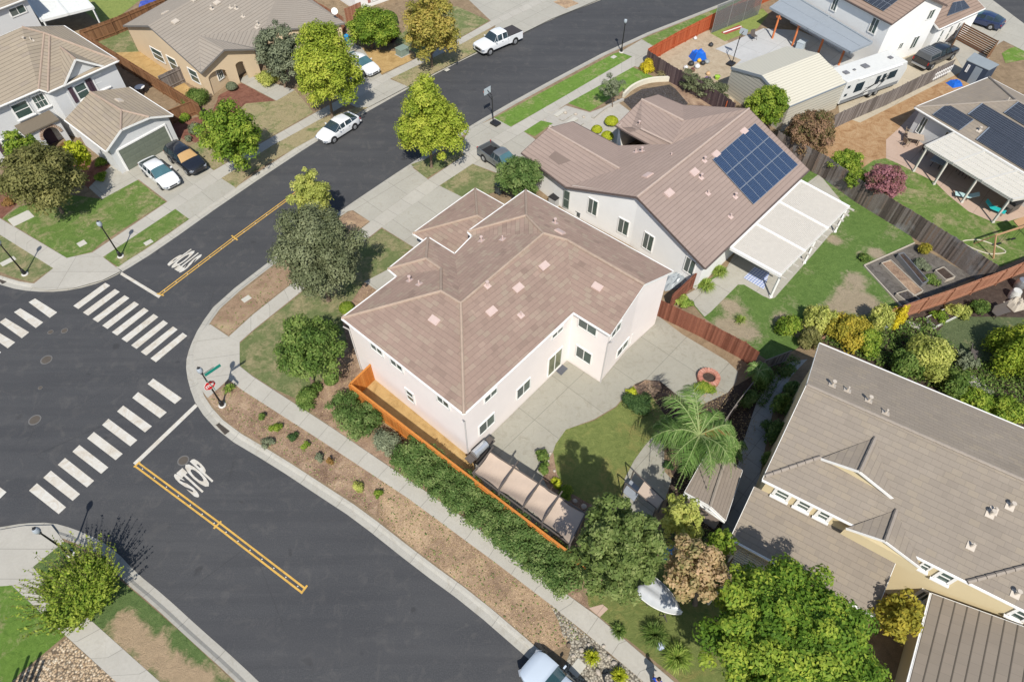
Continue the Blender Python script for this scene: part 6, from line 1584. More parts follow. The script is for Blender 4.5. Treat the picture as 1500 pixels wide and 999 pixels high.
        if shell: 
            m = MB(); a = [(x0 - .02, .86), (x1 + .05, .92)]
            m.prism([(x1 + .05, -w0 + .04, zt), (x1 + .05, w0 - .04, zt), (x1 + .15, w0 - .2, zt + .62), (x1 + .15, -w0 + .2, zt + .62)], (x0 - x1 - .1, 0, 0)); m.build('camper_shell', shell, root, bevel=.05)
            for k in range(4): m = MB(); m.bx(x0 - .35 - k * .4, x0 - .29 - k * .4, -w0 + .25, w0 - .25, zt + .66, zt + .70); m.build('rack_bar', RIM, root)
            for sg in (1, -1): m = MB(); m.box(((x0 + x1) / 2, sg * (w0 - .10), zt + .32), ((x0 - x1) * .38, 0, 0), (0, .012, .0), (0, -sg * .055, .17)); m.build('side_window', CGL, root)
        xr = x1
    else: xr = st[-1][0]
    zr = (st[-1][3] - .12) if 'bed' not in K else .95
    for sg in (1, -1): bxp('tail_light', (xr + .02, sg * (st[-2][1] * .88 if 'bed' not in K else w0 - .07), zr + .02), (.05, .09 if 'bed' not in K else .06, .07 if 'bed' not in K else .16), REDL, .01)
    bxp('bumper', (xr - .03, 0, .5), (.07, w0 * .9, .09), RIM if 'bed' in K else mat, .02)
    return root
def by_wheels(fp, rp, kind, vis, track=None):
    a, b = G(*fp, .02), G(*rp, .02); d = (a - b).normalized(); o = Vector((-d.y, d.x, 0)); o = -o if vis == 'L' else o   # towards the hidden side
    K = KINDS[kind]; c = (a + b) / 2 + o * K['w'] * .97 - d * sum(K['wb']) / 2
    return c, math.atan2(d.y, d.x)
def place(c_px, heading_px, kind=None):
    c = G(*c_px, .02); e = G(*heading_px, .02); d = (e - c); return c, math.atan2(d.y, d.x)
p, h = by_wheels((490, 210), (521, 190), 'sedan', 'L'); vehicle('sedan_car', 'white sedan parked at the kerb across the street', 'car', 'sedan', CW, p, h, screen=CGL)
p, h = by_wheels((718.5, 81.5), (754.5, 66), 'pickup', 'L'); vehicle('pickup_truck', 'white crew cab pickup with black bed cover parked on the street', 'pickup', 'pickup', CW, p, h, cover=True, screen=CGL)
p, h = by_wheels((239, 281), (213.5, 259), 'sedan', 'R'); vehicle('sedan_car', 'white sedan on the driveway of the grey house', 'car', 'sedan', CW, p, h, z0=.16)
p, h = by_wheels((277, 259.5), (252, 240), 'suv', 'R'); vehicle('suv_car', 'black car with a tan sunshade behind its windscreen', 'car', 'suv', CK, p, h, shade=plain('sunshade', (.42, .26, .11), .6), z0=.16)
c = G(530, 97, .5); vehicle('sedan_car', 'white car half hidden by the lime tree on the beige house driveway', 'car', 'sedan', CW, c, math.atan2(V.y, V.x), z0=.16)
p, h = by_wheels((711 + 27, 240 + 20), (711, 240.5), 'smalltruck', 'R'); vehicle('pickup_truck', 'grey pickup with an empty open bed on the shared driveway', 'pickup', 'smalltruck', CG, p, h, z0=.16)
p, h = by_wheels((1396, 88), (1357, 107), 'pickup', 'R'); vehicle('pickup_truck', 'black pickup with a camper shell and roof rack behind the trailer', 'pickup', 'pickup', CK, p, h, shell=plain('shell_grey', (.10, .105, .11), .35), z0=.15)
c = G(822, 1020, .3); vehicle('sedan_car', 'pale car cut off by the bottom edge beside the gravel verge', 'car', 'suv', CB, c, math.atan2(-V.y + .02, -V.x))
c = G(1437, 31, .5); vehicle('sedan_car', 'dark blue car at the garage of the white house, top right', 'car', 'sedan', CN, c, math.atan2(-V.y, -V.x), z0=.16)

def travel_trailer():
    a, b, c = G(1242, 120.5, 3.2), G(1335, 88.5, 3.2), G(1223, 99, 3.2); d = (b - a); L = d.length; d.normalize(); o = Vector((-d.y, d.x, 0)); wd = abs((c - a).dot(o)); wd = max(2.3, min(2.7, wd))
    root = thing('travel_trailer', 'long white travel trailer with black swoosh graphics behind the brown fence', 'trailer', (a.x, a.y, .15), rz=math.atan2(d.y, d.x)); y1 = wd
    RVW = plain('trailer_white', (.62, .62, .59), .5); m = MB()
    m.prism([(0, 0, .55), (0, 0, 3.05), (L - .5, 0, 3.05), (L, 0, 2.1), (L - .3, 0, .55)], (0, y1, 0)); m.build('body', RVW, root, bevel=.06)
    for x, w in ((1.1, .55), (L * .42, .7), (L - 1.6, .45), (L * .25, .25)):
        m = MB(); m.bx(x - w / 2, x + w / 2, y1 * .5 - w / 2, y1 * .5 + w / 2, 3.05, 3.17); m.build('roof_vent', plain('vent_grey', (.16, .16, .17), .6), root, bevel=.03)
    m = MB(); m.bx(.1, L - .55, -.013, -.001, .56, .95); m.build('skirt_band', plain('band_grey', (.22, .23, .24), .5), root); m = MB(); m.bx(1.6, L - 1.2, -.1, -.003, 2.85, 2.98); m.build('awning', plain('awning_grey', (.75, .75, .73), .6), root, bevel=.03)
    for x0, x1, z0, z1 in ((.35, .75, 2.2, 2.5), (.35, .75, 1.3, 1.6), (1.6, 2.8, 1.4, 2.4), (4.5, 5.1, 1.5, 2.45), (5.4, 5.9, 1.5, 2.45), (6.3, 7.5, 1.6, 2.45)):
        if x1 < L: m = MB(); m.bx(x0, x1, -.02, -.002, z0, z1); m.build('window', CGL, root, bevel=.01)
    m = MB(); m.bx(3.5, 4.1, -.018, -.001, .65, 2.5); m.build('door', RVW, root)
    m = MB(); INK = plain('graphic_dark', (.05, .05, .055), .4)
    def sw(pts, w0):
        for i in range(len(pts) - 1):
            (x0, z0), (x1, z1) = pts[i], pts[i + 1]; ta = w0 * math.sin(math.pi * (i + .3) / len(pts)) + .01; tb = w0 * math.sin(math.pi * (i + 1.3) / len(pts)) + .01
            m.face([(x0, -.0245, z0 - ta), (x1, -.0245, z1 - tb), (x1, -.0245, z1 + tb), (x0, -.0245, z0 + ta)])
    sw([(2.8 + .45 * i, .95 + .18 * i - .004 * i * i) for i in range(9)], .09); sw([(3.2 + .4 * i, 1.5 - .05 * i + .02 * i * i) for i in range(9)], .06); sw([(1.0 + .5 * i, .85 + .02 * i) for i in range(8)], .05); sw([(5.0 + .25 * i, .8 + .22 * i) for i in range(7)], .08)
    m.build('swoosh_graphic', INK, root)
    for x in (L * .52, L * .52 + .85):
        for y in (.12, y1 - .12): m = MB(); m.tube([(x, y - .12, .36), (x, y + .12, .36)], .36, 16); t = m.build('tyre', TYRE, root); m = MB(); m.tube([(x, y - .14, .36), (x, y - .12, .36)], .2, 12); m.build('rim', RIM, t)
    m = MB(); m.beam((L - .3, y1 / 2 - .6, .5), (L + .9, y1 / 2, .5), .1, .1); m.beam((L - .3, y1 / 2 + .6, .5), (L + .9, y1 / 2, .5), .1, .1); m.build('hitch', PLAS, root)
travel_trailer()

# ================================================================ street furniture
def lamp_parts(root, h=3.9, signs=False):
    m = MB(); m.lathe([(.26, 0), (.26, .06), (.18, .1)], n=14); m.build('footing', plain('footing', (.55, .53, .48), .85), root)
    m = MB(); m.lathe([(.16, .06), (.15, .3), (.11, .4), (.13, .45), (.08, .6)], n=14); m.build('base', DARKM, root, smooth=True)
    m = MB(); m.lathe([(.065, .5), (.045, h - .45), (.09, h - .4), (.09, h - .34), (.05, h - .3)], n=12); m.build('pole', DARKM, root, smooth=True)
    m = MB(); m.lathe([(.07, h - .3), (.17, h - .18), (.19, h - .02), (.14, h + .16), (.05, h + .26)], n=14); m.build('globe', plain('globe_glass', (.34, .38, .42), .15, .6), root, smooth=True)
    m = MB(); m.lathe([(.15, h + .13), (.08, h + .24), (.03, h + .3), (.01, h + .38)], n=12); m.build('cap', DARKM, root, smooth=True)
LAMPS = 'black post lamps along the street'
for (x, y), l in (((177, 376), 'black post lamp on the verge right of the corner lawn'), ((37, 402), 'black post lamp on the left verge by the storm drain'), ((910, 77), 'black post lamp at the top beside the bright verge'), ((104, 811), 'black post lamp rising out of the shaggy tree')):
    q = G(x, y, .13); r_ = thing('street_lamp', l, 'street lamp', (q.x, q.y, .13), LAMPS); lamp_parts(r_, 3.6)
q = G(326, 594, .13); r_ = thing('street_lamp', 'black post lamp carrying the red stop sign and green street name signs', 'street lamp', (q.x, q.y, .13), LAMPS); lamp_parts(r_, 4.2)
m = MB(); sc = Vector((V.x * .09 , V.y * .09, 2.55)); n_ = Vector((V.x, V.y, 0)); t_ = Vector((-n_.y, n_.x, 0))
oct_ = lambda r, k: [sc + n_ * k + t_ * (math.cos(math.pi / 8 + i * math.pi / 4) * r) + Z * (math.sin(math.pi / 8 + i * math.pi / 4) * r) for i in range(8)]
m.prism(oct_(.41, 0), n_ * .01); so_ = m.build('stop_sign', WHITE, r_)
m = MB(); m.prism(oct_(.385, .0105), n_ * .004); m.build('sign_face', plain('sign_red', (.55, .015, .02), .4), so_)
tw = word('STOP', [sc + n_ * .018 - t_ * .3 - Z * .13, sc + n_ * .018 + t_ * .3 - Z * .13, sc + n_ * .018 + t_ * .3 + Z * .13, sc + n_ * .018 - t_ * .3 + Z * .13], 0, None)
tw.build('lettering', WHITE, so_)
SGN = plain('sign_green', (.01, .22, .17), .4)
for k, (dv_, zz, L_) in enumerate((((U), 3.5, 1.15), ((-V), 3.1, -1.0))):
    m = MB(); up = Z; pp = Vector((0, 0, zz)); e = dv_ * L_; nn_ = Vector((-dv_.y, dv_.x, 0))
    m.box(pp + dv_.normalized() * (.08 * (1 if L_ > 0 else -1)) + e / 2, e / 2, nn_ * .012, Z * .13); sg_ = m.build('street_sign', SGN, r_, bevel=.01)
    m = MB(); m.beam(pp + Z * .2, pp + e * .7 + Z * .2, .02, .03); m.build('bracket', DARKM, r_)
def hoop(label, base, heading, name='basketball_hoop', hh=3.0, board=(.9, .55), mat=plain('board_grey', (.42, .47, .5), .3)):
    q = G(*base, .15); root = thing(name, label, 'basketball hoop', (q.x, q.y, .15), None, heading)
    m = MB(); m.bx(-1.0, -.1, -.38, .38, 0, .22); m.build('base', PLAS, root, bevel=.05)
    m = MB(); m.tube([(-.25, 0, .2), (-.15, 0, hh - .1)], .05, 8); m.build('pole', DARKM, root)
    m = MB(); m.beam((-.17, 0, hh - .5), (.45, 0, hh - .1), .05, .05); m.beam((-.15, 0, hh), (.45, 0, hh + .3), .05, .05); m.build('arm', DARKM, root)
    m = MB(); m.bx(.45, .48, -board[0] / 2, board[0] / 2, hh - .1, hh + board[1]); m.build('backboard', mat, root)
    m = MB(); m.bx(.484, .49, -.25, .25, hh + .05, hh + .08); m.bx(.484, .49, -.25, .25, hh + .36, hh + .39); m.bx(.484, .49, -.25, -.22, hh + .08, hh + .36); m.bx(.484, .49, .22, .25, hh + .08, hh + .36); m.build('target_square', WHITE, root)
    m = MB(); m.tube([(.71 + .22 * math.cos(a / 16 * 6.2832), .22 * math.sin(a / 16 * 6.2832), hh + .02) for a in range(17)], .012, 6, caps=False); rim = m.build('rim', plain('rim_orange', (.6, .12, .03), .5), root)
    m = MB()
    for a in range(12):
        t = a / 12 * 6.2832; m.tube([(.71 + .22 * math.cos(t), .22 * math.sin(t), hh), (.71 + .12 * math.cos(t + .4), .12 * math.sin(t + .4), hh - .35)], .005, 3)
    m.build('net', WHITE, rim)
    return root
hoop('portable basketball hoop at the kerb above the grey pickup', (720, 179), math.atan2(-V.y, -V.x))
hoop('basketball hoop standing on the pale slab beside the metal building', (1074, 92), math.atan2(U.y, U.x), hh=3.1)

# covers, drains
def disc(name, label, px, r, mat, z=.008, cat='manhole cover', group=None):
    q = G(*px, z); root = thing(name, label, cat, (q.x, q.y, z), group); m = MB(); m.lathe([(r, 0), (r, .006)], n=20); m.build('rim', plain('concrete_ring', (.13, .125, .12), .9), root); m = MB(); m.lathe([(r * .78, .005), (r * .78, .011)], n=20); m.build('lid', mat, root)
IR = plain('cast_iron', (.09, .075, .06), .7, var=.3)
MH = 'round covers in the asphalt'
for p_, r_, l in (((68, 527), .42, 'round cover nearest the middle of the crossing'), ((51, 615), .42, 'browner round cover, lowest in the crossing'), ((59, 568), .16, 'tiny pale cap between the two round covers'), ((268.5, 674.5), .38, 'round cover touching the painted S of the lower lettering'), ((74, 486.5), .22, 'left of the two small caps below the upper crosswalk'), ((94.5, 484.5), .26, 'right of the two small caps below the upper crosswalk')):
    disc('manhole_cover', l, p_, r_, IR, group=MH)
LIDM = plain('lid_concrete', (.47, .45, .39), .8)
def lidbox(label, px, a=.42, b=.3, ang=47.5):
    q = G(*px, .14); m = MB(); c, s = math.cos(R(ang)), math.sin(R(ang)); m.box((0, 0, .012), (c * a * .8, s * a * .8, 0), (-s * b * .8, c * b * .8, 0), (0, 0, .016)); m.box((c * a * .5, s * a * .5, .03), (c * .05, s * .05, 0), (-s * .03, c * .03, 0), (0, 0, .004)); o = m.build('utility_lid', LIDM, None, (q.x, q.y, .14), bevel=.008); tag(o, label, 'utility lid', 'pale utility lids in the verges')
for p_, l, a, b in (((120, 357), 'square pale lid at the tip of the corner lawn', .4, .4), ((217.5, 355.5), 'pale lid on the green verge right of the lamp', .42, .3), ((361, 438), 'pale lid on the dry verge below the double line', .42, .3), ((899, 84), 'pale lid beside the top lamp', .4, .3), ((12, 383), 'pale lid on the left verge by the lamp', .7, .35), ((846, 978), 'beige lid in the grey gravel by the parked car', .5, .36), ((31, 320), 'large blank slab on the lawn under the wide tree', 1.1, .8), ((655, 103), 'small lid at the foot of the golden tree', .35, .25)): lidbox(l, p_, a, b)
def drain(label, px):
    q = G(*px, .03); root = thing('storm_drain', label, 'storm drain', (q.x, q.y, .02), None, math.atan2(V.y, V.x)); m = MB(); m.bx(-.55, .55, -.3, .3, .0, .012); m.build('pit', BLACK, root); m = MB()
    for i in range(12): x = -.5 + i * .0909; m.bx(x - .022, x + .022, -.3, .3, .012, .03)
    m.bx(-.55, .55, -.33, -.28, .01, .034); m.bx(-.55, .55, .28, .33, .01, .034); m.build('grate', IR, root)
drain('steel grate in the gutter below the stop sign', (329, 625)); drain('steel grate in the gutter at the left edge', (5, 408))
# ================================================================ sheds, shades, yard things
def local(px, z=.13, rz=0.0): q = G(px[0], px[1], z); return q
def corr(name, col, pitch=.3, axis=1, dk=.6):
    t = NT(name); sep = t.N('ShaderNodeSeparateXYZ'); t.L(t.uv(), sep.inputs[0])
    fr = t.math('FRACT', t.math('DIVIDE', sep.outputs[axis], pitch))
    c = t.mix(t.ramp(fr, [(0, dk), (.2, dk), (.3, 0.0)]), col, sc3(col, .3)); c = t.mix(t.noise(.6, 4), c, sc3(col, .86)); t.bump(fr, .5, .03)
    return t.fin(c, .5, .4)
CRM = corr('metal_cream', (.60, .565, .46)); CRW = corr('metal_cream_wall', (.57, .54, .45), .32, 1, .95)
def uvface(m, pts):
    n, c = plane_of(pts)
    if abs(n.z) < .2: ex = Vector((pts[1] - pts[0])); ex.z = 0; ex.normalize(); m.face(pts, uv=[(p.dot(ex), p.z) for p in pts])
    else:
        ex = Z.cross(n).normalized(); up = n.cross(ex); m.face(pts, uv=[(p.dot(ex), p.dot(up)) for p in pts])
def metal_building():
    a, b = G(1071, 98.6, 3), G(1156.8, 156.8, 3); c, d = G(1152, 68, 3), G(1242, 121.6, 3); p = onwall(1116, 111, a, b); q = onwall(1199, 80, c, d); zz = max(p.z, 3.55); p.z = zz; q = Vector((q.x, q.y, zz))
    root = thing('metal_building', 'cream corrugated metal building with a low barn roof', 'shed', (a.x, a.y, .13)); dn = Z * .06
    lo = lambda v: Vector((v.x, v.y, .1)); ins = lambda v: v + (sum((a, b, c, d), Vector()) / 4 - v) * .02 - Z * .03
    m = MB(); uvface(m, [a, p, q, c]); uvface(m, [p, b, d, q]); m.build('roof', CRM, root, abs_=True)
    m = MB(); A, B, C, D, P, Q_ = map(ins, (a, b, c, d, p, q))
    uvface(m, [lo(A), lo(B), B, P, A]); uvface(m, [lo(B), lo(D), D, B]); uvface(m, [lo(D), lo(C), C, Q_, D]); uvface(m, [lo(C), lo(A), A, C]); m.build('wall', CRW, root, abs_=True)
    m = MB(); TR = plain('trim_greyblue', (.22, .25, .28)); m.beam(a - Z * .12, p - Z * .12, .05, .26); m.beam(p - Z * .12, b - Z * .12, .05, .26); m.build('trim', TR, root, abs_=True)
    m = MB(); m.beam(b, d, .08, .1); m.build('gutter', TR, root, abs_=True)
metal_building()

TANC = plain('shade_cloth', (.46, .365, .29), .9, .1, var=.1); FRM = plain('bronze_frame', (.10, .085, .075), .6)
def pergola():
    rows = [((718, 661.5), (694, 692)), ((755, 682), (731, 717.5)), ((791, 707), (767, 742)), ((819, 727), (795, 764)), ((857.5, 752), (835, 797))]; h = 2.45
    R3 = [(G(*a, h), G(*b, h)) for a, b in rows]; c = sum([x + y for x, y in R3], Vector()) / 10; root = thing('pergola', 'bronze pergola with four tan shade cloths inside the orange fence', 'pergola', (c.x, c.y, .15))
    for (a, b), (d, e) in zip(R3, R3[1:]):
        m = MB(); n = 8
        def P(s, t):
            q = a.lerp(b, t).lerp(d.lerp(e, t), s); q.z = h - .28 * math.sin(math.pi * t) * 1.0 - .05 * math.sin(math.pi * s) - .03 * math.sin(t * 9 + s * 3); edge = .10 * math.sin(math.pi * s) * (1 - 2 * t); return q + (b - a).normalized() * edge
        for i in range(n):
            for j in range(n * 2):
                s0, s1, t0, t1 = i / n, (i + 1) / n, j / n / 2, (j + 1) / n / 2
                for k in (0, .012): m.face([P(s0, t0) - Z * k, P(s1, t0) - Z * k, P(s1, t1) - Z * k, P(s0, t1) - Z * k])
        m.build('shade_cloth', TANC, root, abs_=True, smooth=True)
    for a, b in R3:
        m = MB(); ex = (a - b).normalized() * .35; m.beam(b - ex * .4 + Z * .06, a + ex * 1.0 + Z * .06, .07, .12); m.build('rafter', FRM, root, abs_=True)
        for q in (a, b): m = MB(); m.box((q.x, q.y, (h + .1) / 2), (.05, 0, 0), (0, .05, 0), (0, 0, h / 2 - .05)); m.build('post', FRM, root, abs_=True)
    for k in (0, 1): m = MB(); m.beam(R3[0][k] - Z * .03, R3[-1][k] - Z * .03, .06, .1); m.build('beam', FRM, root, abs_=True)
pergola()
def grill(label, px, rz, mat=None):
    q = G(*px, .16); root = thing('barbecue_grill', label, 'grill', (q.x, q.y, .16), None, rz); m = MB(); m.bx(-.65, .65, -.3, .3, .1, .85); m.build('cabinet', FRM, root, bevel=.02)
    m = MB(); m.prism([(-.55, .3 * math.cos(t), .87 + .38 * math.sin(t)) for t in [math.pi * i / 10 for i in range(11)]], (1.1, 0, 0)); m.build('hood', mat or plain('grill_steel', (.6, .63, .66), .25, metal=.6), root, smooth=False)
    m = MB(); m.beam((-.4, -.33, 1.0), (.4, -.33, 1.0), .03, .03); m.build('handle', DARKM, root)
    for x in (-.9, .9): m = MB(); m.bx(x - .22, x + .22, -.28, .28, .84, .88); m.build('side_shelf', FRM, root)
grill('covered steel barbecue at the corner of the pink house', (704, 668), R(47))
def mat_flat(name, label, cat, quad, z, mat, th=.012):
    P = [G(x, y, z) for x, y in quad]; m = MB(); m.prism(P, Z * th); o = m.build(name, mat, None, (P[0].x, P[0].y, z)); return tag(o, label, cat)
mat_flat('door_mat', 'dark grey doormat outside the sliding patio door', 'doormat', [(814, 543), (824, 534), (832, 540), (822, 550)], .165, plain('mat_grey', (.09, .095, .11), .9))
t = NT('rug_check'); b_ = t.N('ShaderNodeTexChecker', i_Scale=6.5); t.L(t.pos(), b_.inputs['Vector']); b_.inputs['Color1'].default_value = (.20, .26, .48, 1); b_.inputs['Color2'].default_value = (.55, .58, .66, 1); RUG = t.fin(b_.outputs['Color'], .9)
mat_flat('outdoor_rug', 'blue and white checked rug under the white patio cover', 'rug', [(1089, 407), (1105, 391), (1127, 400), (1119, 424)], .165, RUG)

def garden_shed():
    h = 2.3; a, b = G(1003, 720.5, h), G(1063, 762, h); c, d = G(1038, 658, h), G(1087.5, 689, h); p = onwall(1040.6, 741, a, b); q = onwall(1064, 668.5, c, d); zz = (p.z + q.z) / 2; p.z = q.z = zz
    root = thing('garden_shed', 'garden shed with a grey brown shingle gable roof beside the palm', 'shed', (a.x, a.y, .13))
    SHG = m_tile('shingle', (.27, .225, .185), .15, .4, .2, (.24, .2, .17), .15, .4)
    rr = build_roof(root, SHG, dict(a=a, b=b, c=c, d=d, p=p, q=q), [(['a', 'p', 'q', 'c'], ('a', 'c')), (['p', 'b', 'd', 'q'], ('b', 'd'))], cap=CAP3, gut=False)
    build_walls(root, plain('shed_wall', (.28, .22, .18), .9), rr, ['a', 'p', 'b', 'd', 'q', 'c'], h, .2)
    o = (a - c); o.z = 0; o.normalize(); m = MB(); a2, b2, p2 = a + o * .12 - Z * .1, b + o * .12 - Z * .1, p + o * .12 - Z * .1
    for u, v in ((a2, p2), (p2, b2), (a2, b2), (p2, (a2 + b2) / 2), (a2.lerp(p2, .5), (a2 + b2) / 2), (b2.lerp(p2, .5), (a2 + b2) / 2)): m.beam(u, v, .06, .08)
    m.build('gable_truss', WHITE, root, abs_=True)
garden_shed()
def navy_shed():
    h = 2.1; A = G(1415, 89, h); B = G(1448.6, 104, h); C = G(1463.5, 96, h + .35); D = G(1427, 78, h + .35); NV = plain('navy_board', (.035, .05, .08), .7)
    root = thing('small_shed', 'navy blue shed with a grey lean-to roof and a white grid window', 'shed', (A.x, A.y, .13)); m = MB(); m.prism([A, B, C, D], Z * .07); m.build('roof', plain('roof_felt_grey', (.22, .25, .27), .8), root, abs_=True)
    lo = lambda v, z=.1: Vector((v.x, v.y, z)); m = MB(); ct = (A + B + C + D) / 4; a, b, c, d = [v + (ct - v) * .06 for v in (A, B, C, D)]
    for u, v in ((a, b), (b, c), (c, d), (d, a)): m.face([lo(u), lo(v), v, u])
    m.build('wall', NV, root, abs_=True); S = (Vector((a.x, a.y, 0)), Vector((b.x, b.y, 0))) ; n_ = Vector(((b - a).y, -(b - a).x, 0))
    window(root, S, (1417, 99), (1424, 92), 'grid', .07, zfix=(1.1, 1.8)); m = MB(); e = (b - a).normalized(); f = lo(a.lerp(b, .62), 1.05) + n_.normalized() * .02; m.box(f, e * .38, n_.normalized() * .02, Z * .92); m.build('door', plain('door_bluegrey', (.24, .28, .31)), root, abs_=True)
navy_shed()

def boat():
    s, e = G(941, 854, .75), G(998, 899, .75); d = e - s; L = d.length; root = thing('upturned_boat', 'pale grey upturned dinghy resting on trestles on the grass', 'boat', (s.x, s.y, .13), None, math.atan2(d.y, d.x)); z0 = .62; m = MB(); ns = 14; sec = []
    Wm = 1.0 * (G(930, 869, .75) - G(955, 842, .75)).length / 2
    for i in range(ns + 1):
        t = i / ns; w = Wm * (1 - max(0, t - .25) ** 2.0 * 1.78) ** .8 if t < 1 else 0; w = max(w, .01); hh = (.34 + .14 * t) * (1 if t < .9 else .8); row = []
        for j in range(13):
            y = -1 + 2 * j / 12; notch = .10 * math.exp(-(y / .22) ** 2) * (1 - t) * 2.2; prof = (1 - abs(y) ** 2.6) * hh * (1 + .18 * math.exp(-(y / .18) ** 2) * t) - notch
            x = t * L + (-.28 * (1 - abs(abs(y) - .55) * 1.6) + .18 if i == 0 else 0); row.append((x, y * w, z0 + max(0, prof)))
        sec.append(row)
    for A, B in zip(sec, sec[1:]):
        for j in range(12): m.face([A[j], B[j], B[j + 1], A[j + 1]])
    m.face([p for p in sec[0]] + [(sec[0][6][0], 0, z0 - .02)])
    HU = plain('hull_grey', (.46, .47, .47), .35, .5, .1, .15); o = m.build('hull', HU, root)
    bm = bmesh.new(); bm.from_mesh(o.data); bmesh.ops.remove_doubles(bm, verts=bm.verts, dist=.001); [setattr(f, 'smooth', True) for f in bm.faces]; bm.to_mesh(o.data); bm.free()
    for sg in (1, -1): m = MB(); m.tube([(sec[i][0 if sg < 0 else 12][0], sec[i][0 if sg < 0 else 12][1], z0) for i in range(ns + 1)], .025, 6); m.build('gunwale', plain('gunwale_white', (.7, .69, .66), .4), root, smooth=True)
    for i, x in enumerate((.25 * L, .75 * L)):
        q = root.matrix_world if False else None; c = s + d * (x / L); t = thing('sawhorse', ['steel trestle under the stern of the dinghy', 'steel trestle under the bow of the dinghy'][i], 'trestle', (c.x, c.y, .13), None, math.atan2(d.y, d.x)); m = MB(); m.beam((0, -.75, .58), (0, .75, .58), .05, .06); m.build('beam', FRM, t)
        for y in (-.65, .65):
            for k in (-.25, .25): m = MB(); m.beam((k, y, 0), (0, y, .58), .04, .04); m.build('leg', FRM, t)
boat()
def trellis():
    h = 2.4; a, b, c, d = G(1082, 801, h), G(1124, 824, h), G(1094, 896, h), G(1052, 866, h); root = thing('trellis', 'cream slatted trellis attached below the lower taupe roof', 'pergola', (d.x, d.y, .13)); BE = plain('trellis_cream', (.60, .53, .40), .7)
    for i in range(24): m = MB(); m.beam(a.lerp(d, i / 23), b.lerp(c, i / 23), .05, .07); m.build('slat', BE, root, abs_=True)
    for t in (.1, .37, .63, .9): m = MB(); m.beam(a.lerp(b, t) - Z * .09, d.lerp(c, t) - Z * .09, .06, .1); m.build('rafter', BE, root, abs_=True)
    for q in (a, b, c, d): m = MB(); m.box((q.x, q.y, h / 2), (.05, 0, 0), (0, .05, 0), (0, 0, h / 2 - .05)); m.build('post', BE, root, abs_=True)
trellis()
def brick_ring():
    q = G(1037, 556, .15); root = thing('brick_planter', 'round terracotta brick ring planter on the patio edge', 'planter', (q.x, q.y, .15)); BRK = m_wood('ring_brick', [(.36, .15, .11), (.48, .22, .16), (.56, .30, .23)])
    m = MB(); n = 22
    for l in range(3):
        for i in range(n):
            a = 6.2832 * (i + .5 * (l % 2)) / n; m.box((math.cos(a) * .62, math.sin(a) * .62, .07 + l * .125), (math.cos(a) * .17, math.sin(a) * .17, 0), (-math.sin(a) * .083, math.cos(a) * .083, 0), (0, 0, .058), random.random())
    m.build('brick_wall', BRK, root); m = MB(); m.lathe([(.45, 0), (.45, .22)], n=20); m.build('soil', DKSOIL, root)
brick_ring()
def canopy_swing():
    P = [G(x, y, 1.9) for x, y in ((944, 705), (972, 732), (961, 745), (933, 722))]; F_ = [G(x, y, 1.9) for x, y in ((928, 690), (944, 705), (933, 722), (916, 708))]
    root = thing('canopy_swing', 'tan canopy and grey sling swing seat on the curved path', 'swing', (P[3].x, P[3].y, .15)); m = MB(); m.prism(P, Z * .05); m.build('canopy', TANC, root, abs_=True); m = MB(); m.prism([p - Z * 1.2 for p in F_], Z * .05); m.build('seat', plain('sling_grey', (.25, .27, .3), .9), root, abs_=True)
    for u, v in ((F_[0], P[1]), (F_[3], P[2])): m = MB(); m.beam(u + Z * .06, v + Z * .06, .06, .06); m.build('frame_rail', FRM, root, abs_=True)
    for q in (F_[0], F_[3], P[1], P[2]): m = MB(); m.box((q.x, q.y, 1.02), (.035, 0, 0), (0, .035, 0), (0, 0, .9)); m.build('leg', FRM, root, abs_=True)
canopy_swing()
# vegetable garden
TIM = plain('pale_timber', (.45, .40, .33), .8); 
def bed(label, quad, h, mat, name='raised_bed', soil=DKSOIL, tk=.05):
    P = [G(x, y, .14) for x, y in quad]; root = thing(name, label, 'planter', (P[0].x, P[0].y, .13))
    if area2(P) < 0: P.reverse()
    for i in range(4): m = MB(); m.beam(P[i] + Z * h / 2, P[(i + 1) % 4] + Z * h / 2, tk, h); m.build('board', mat, root, abs_=True)
    m = MB(); m.face([p + Z * h * .7 for p in P]); m.build('soil', soil, root, abs_=True)
bed('long timber raised bed nearest the patchy lawn', rg('H', [(700, 550), (750, 533), (925, 700), (875, 727)]), .28, TIM, soil=MULCH); bed('galvanised trough bed beside the bean plants', rg('H', [(785, 512), (812, 505), (945, 655), (915, 670)]), .5, STEEL); bed('small timber planter box by the old fence', rg('H', [(990, 590), (1035, 572), (1097, 625), (1048, 642)]), .3, TIM)
bed('black bottomed planter at the tip of the garden', rg('H', [(780, 715), (840, 697), (905, 745), (850, 770)]), .3, TIM, soil=BGRAV); bed('white sided vegetable bed beyond the red fence', rg('H', [(940, 845), (1060, 790), (1120, 830), (990, 895)]), .3, plain('bed_white', (.55, .55, .5)))
for i, (a, b) in enumerate((((1265, 390), (1339, 357)), ((1265, 390), (1320, 450)))):
    m = MB(); p, q = G(*a, .14), G(*b, .14); m.beam(p + Z * .06, q + Z * .06, .08, .14); tag(m.build('timber_edging', TIM, None, (p.x, p.y, .14)), ['timber edging on the far side of the vegetable garden', 'timber edging between vegetable garden and patchy lawn'][i], 'edging')
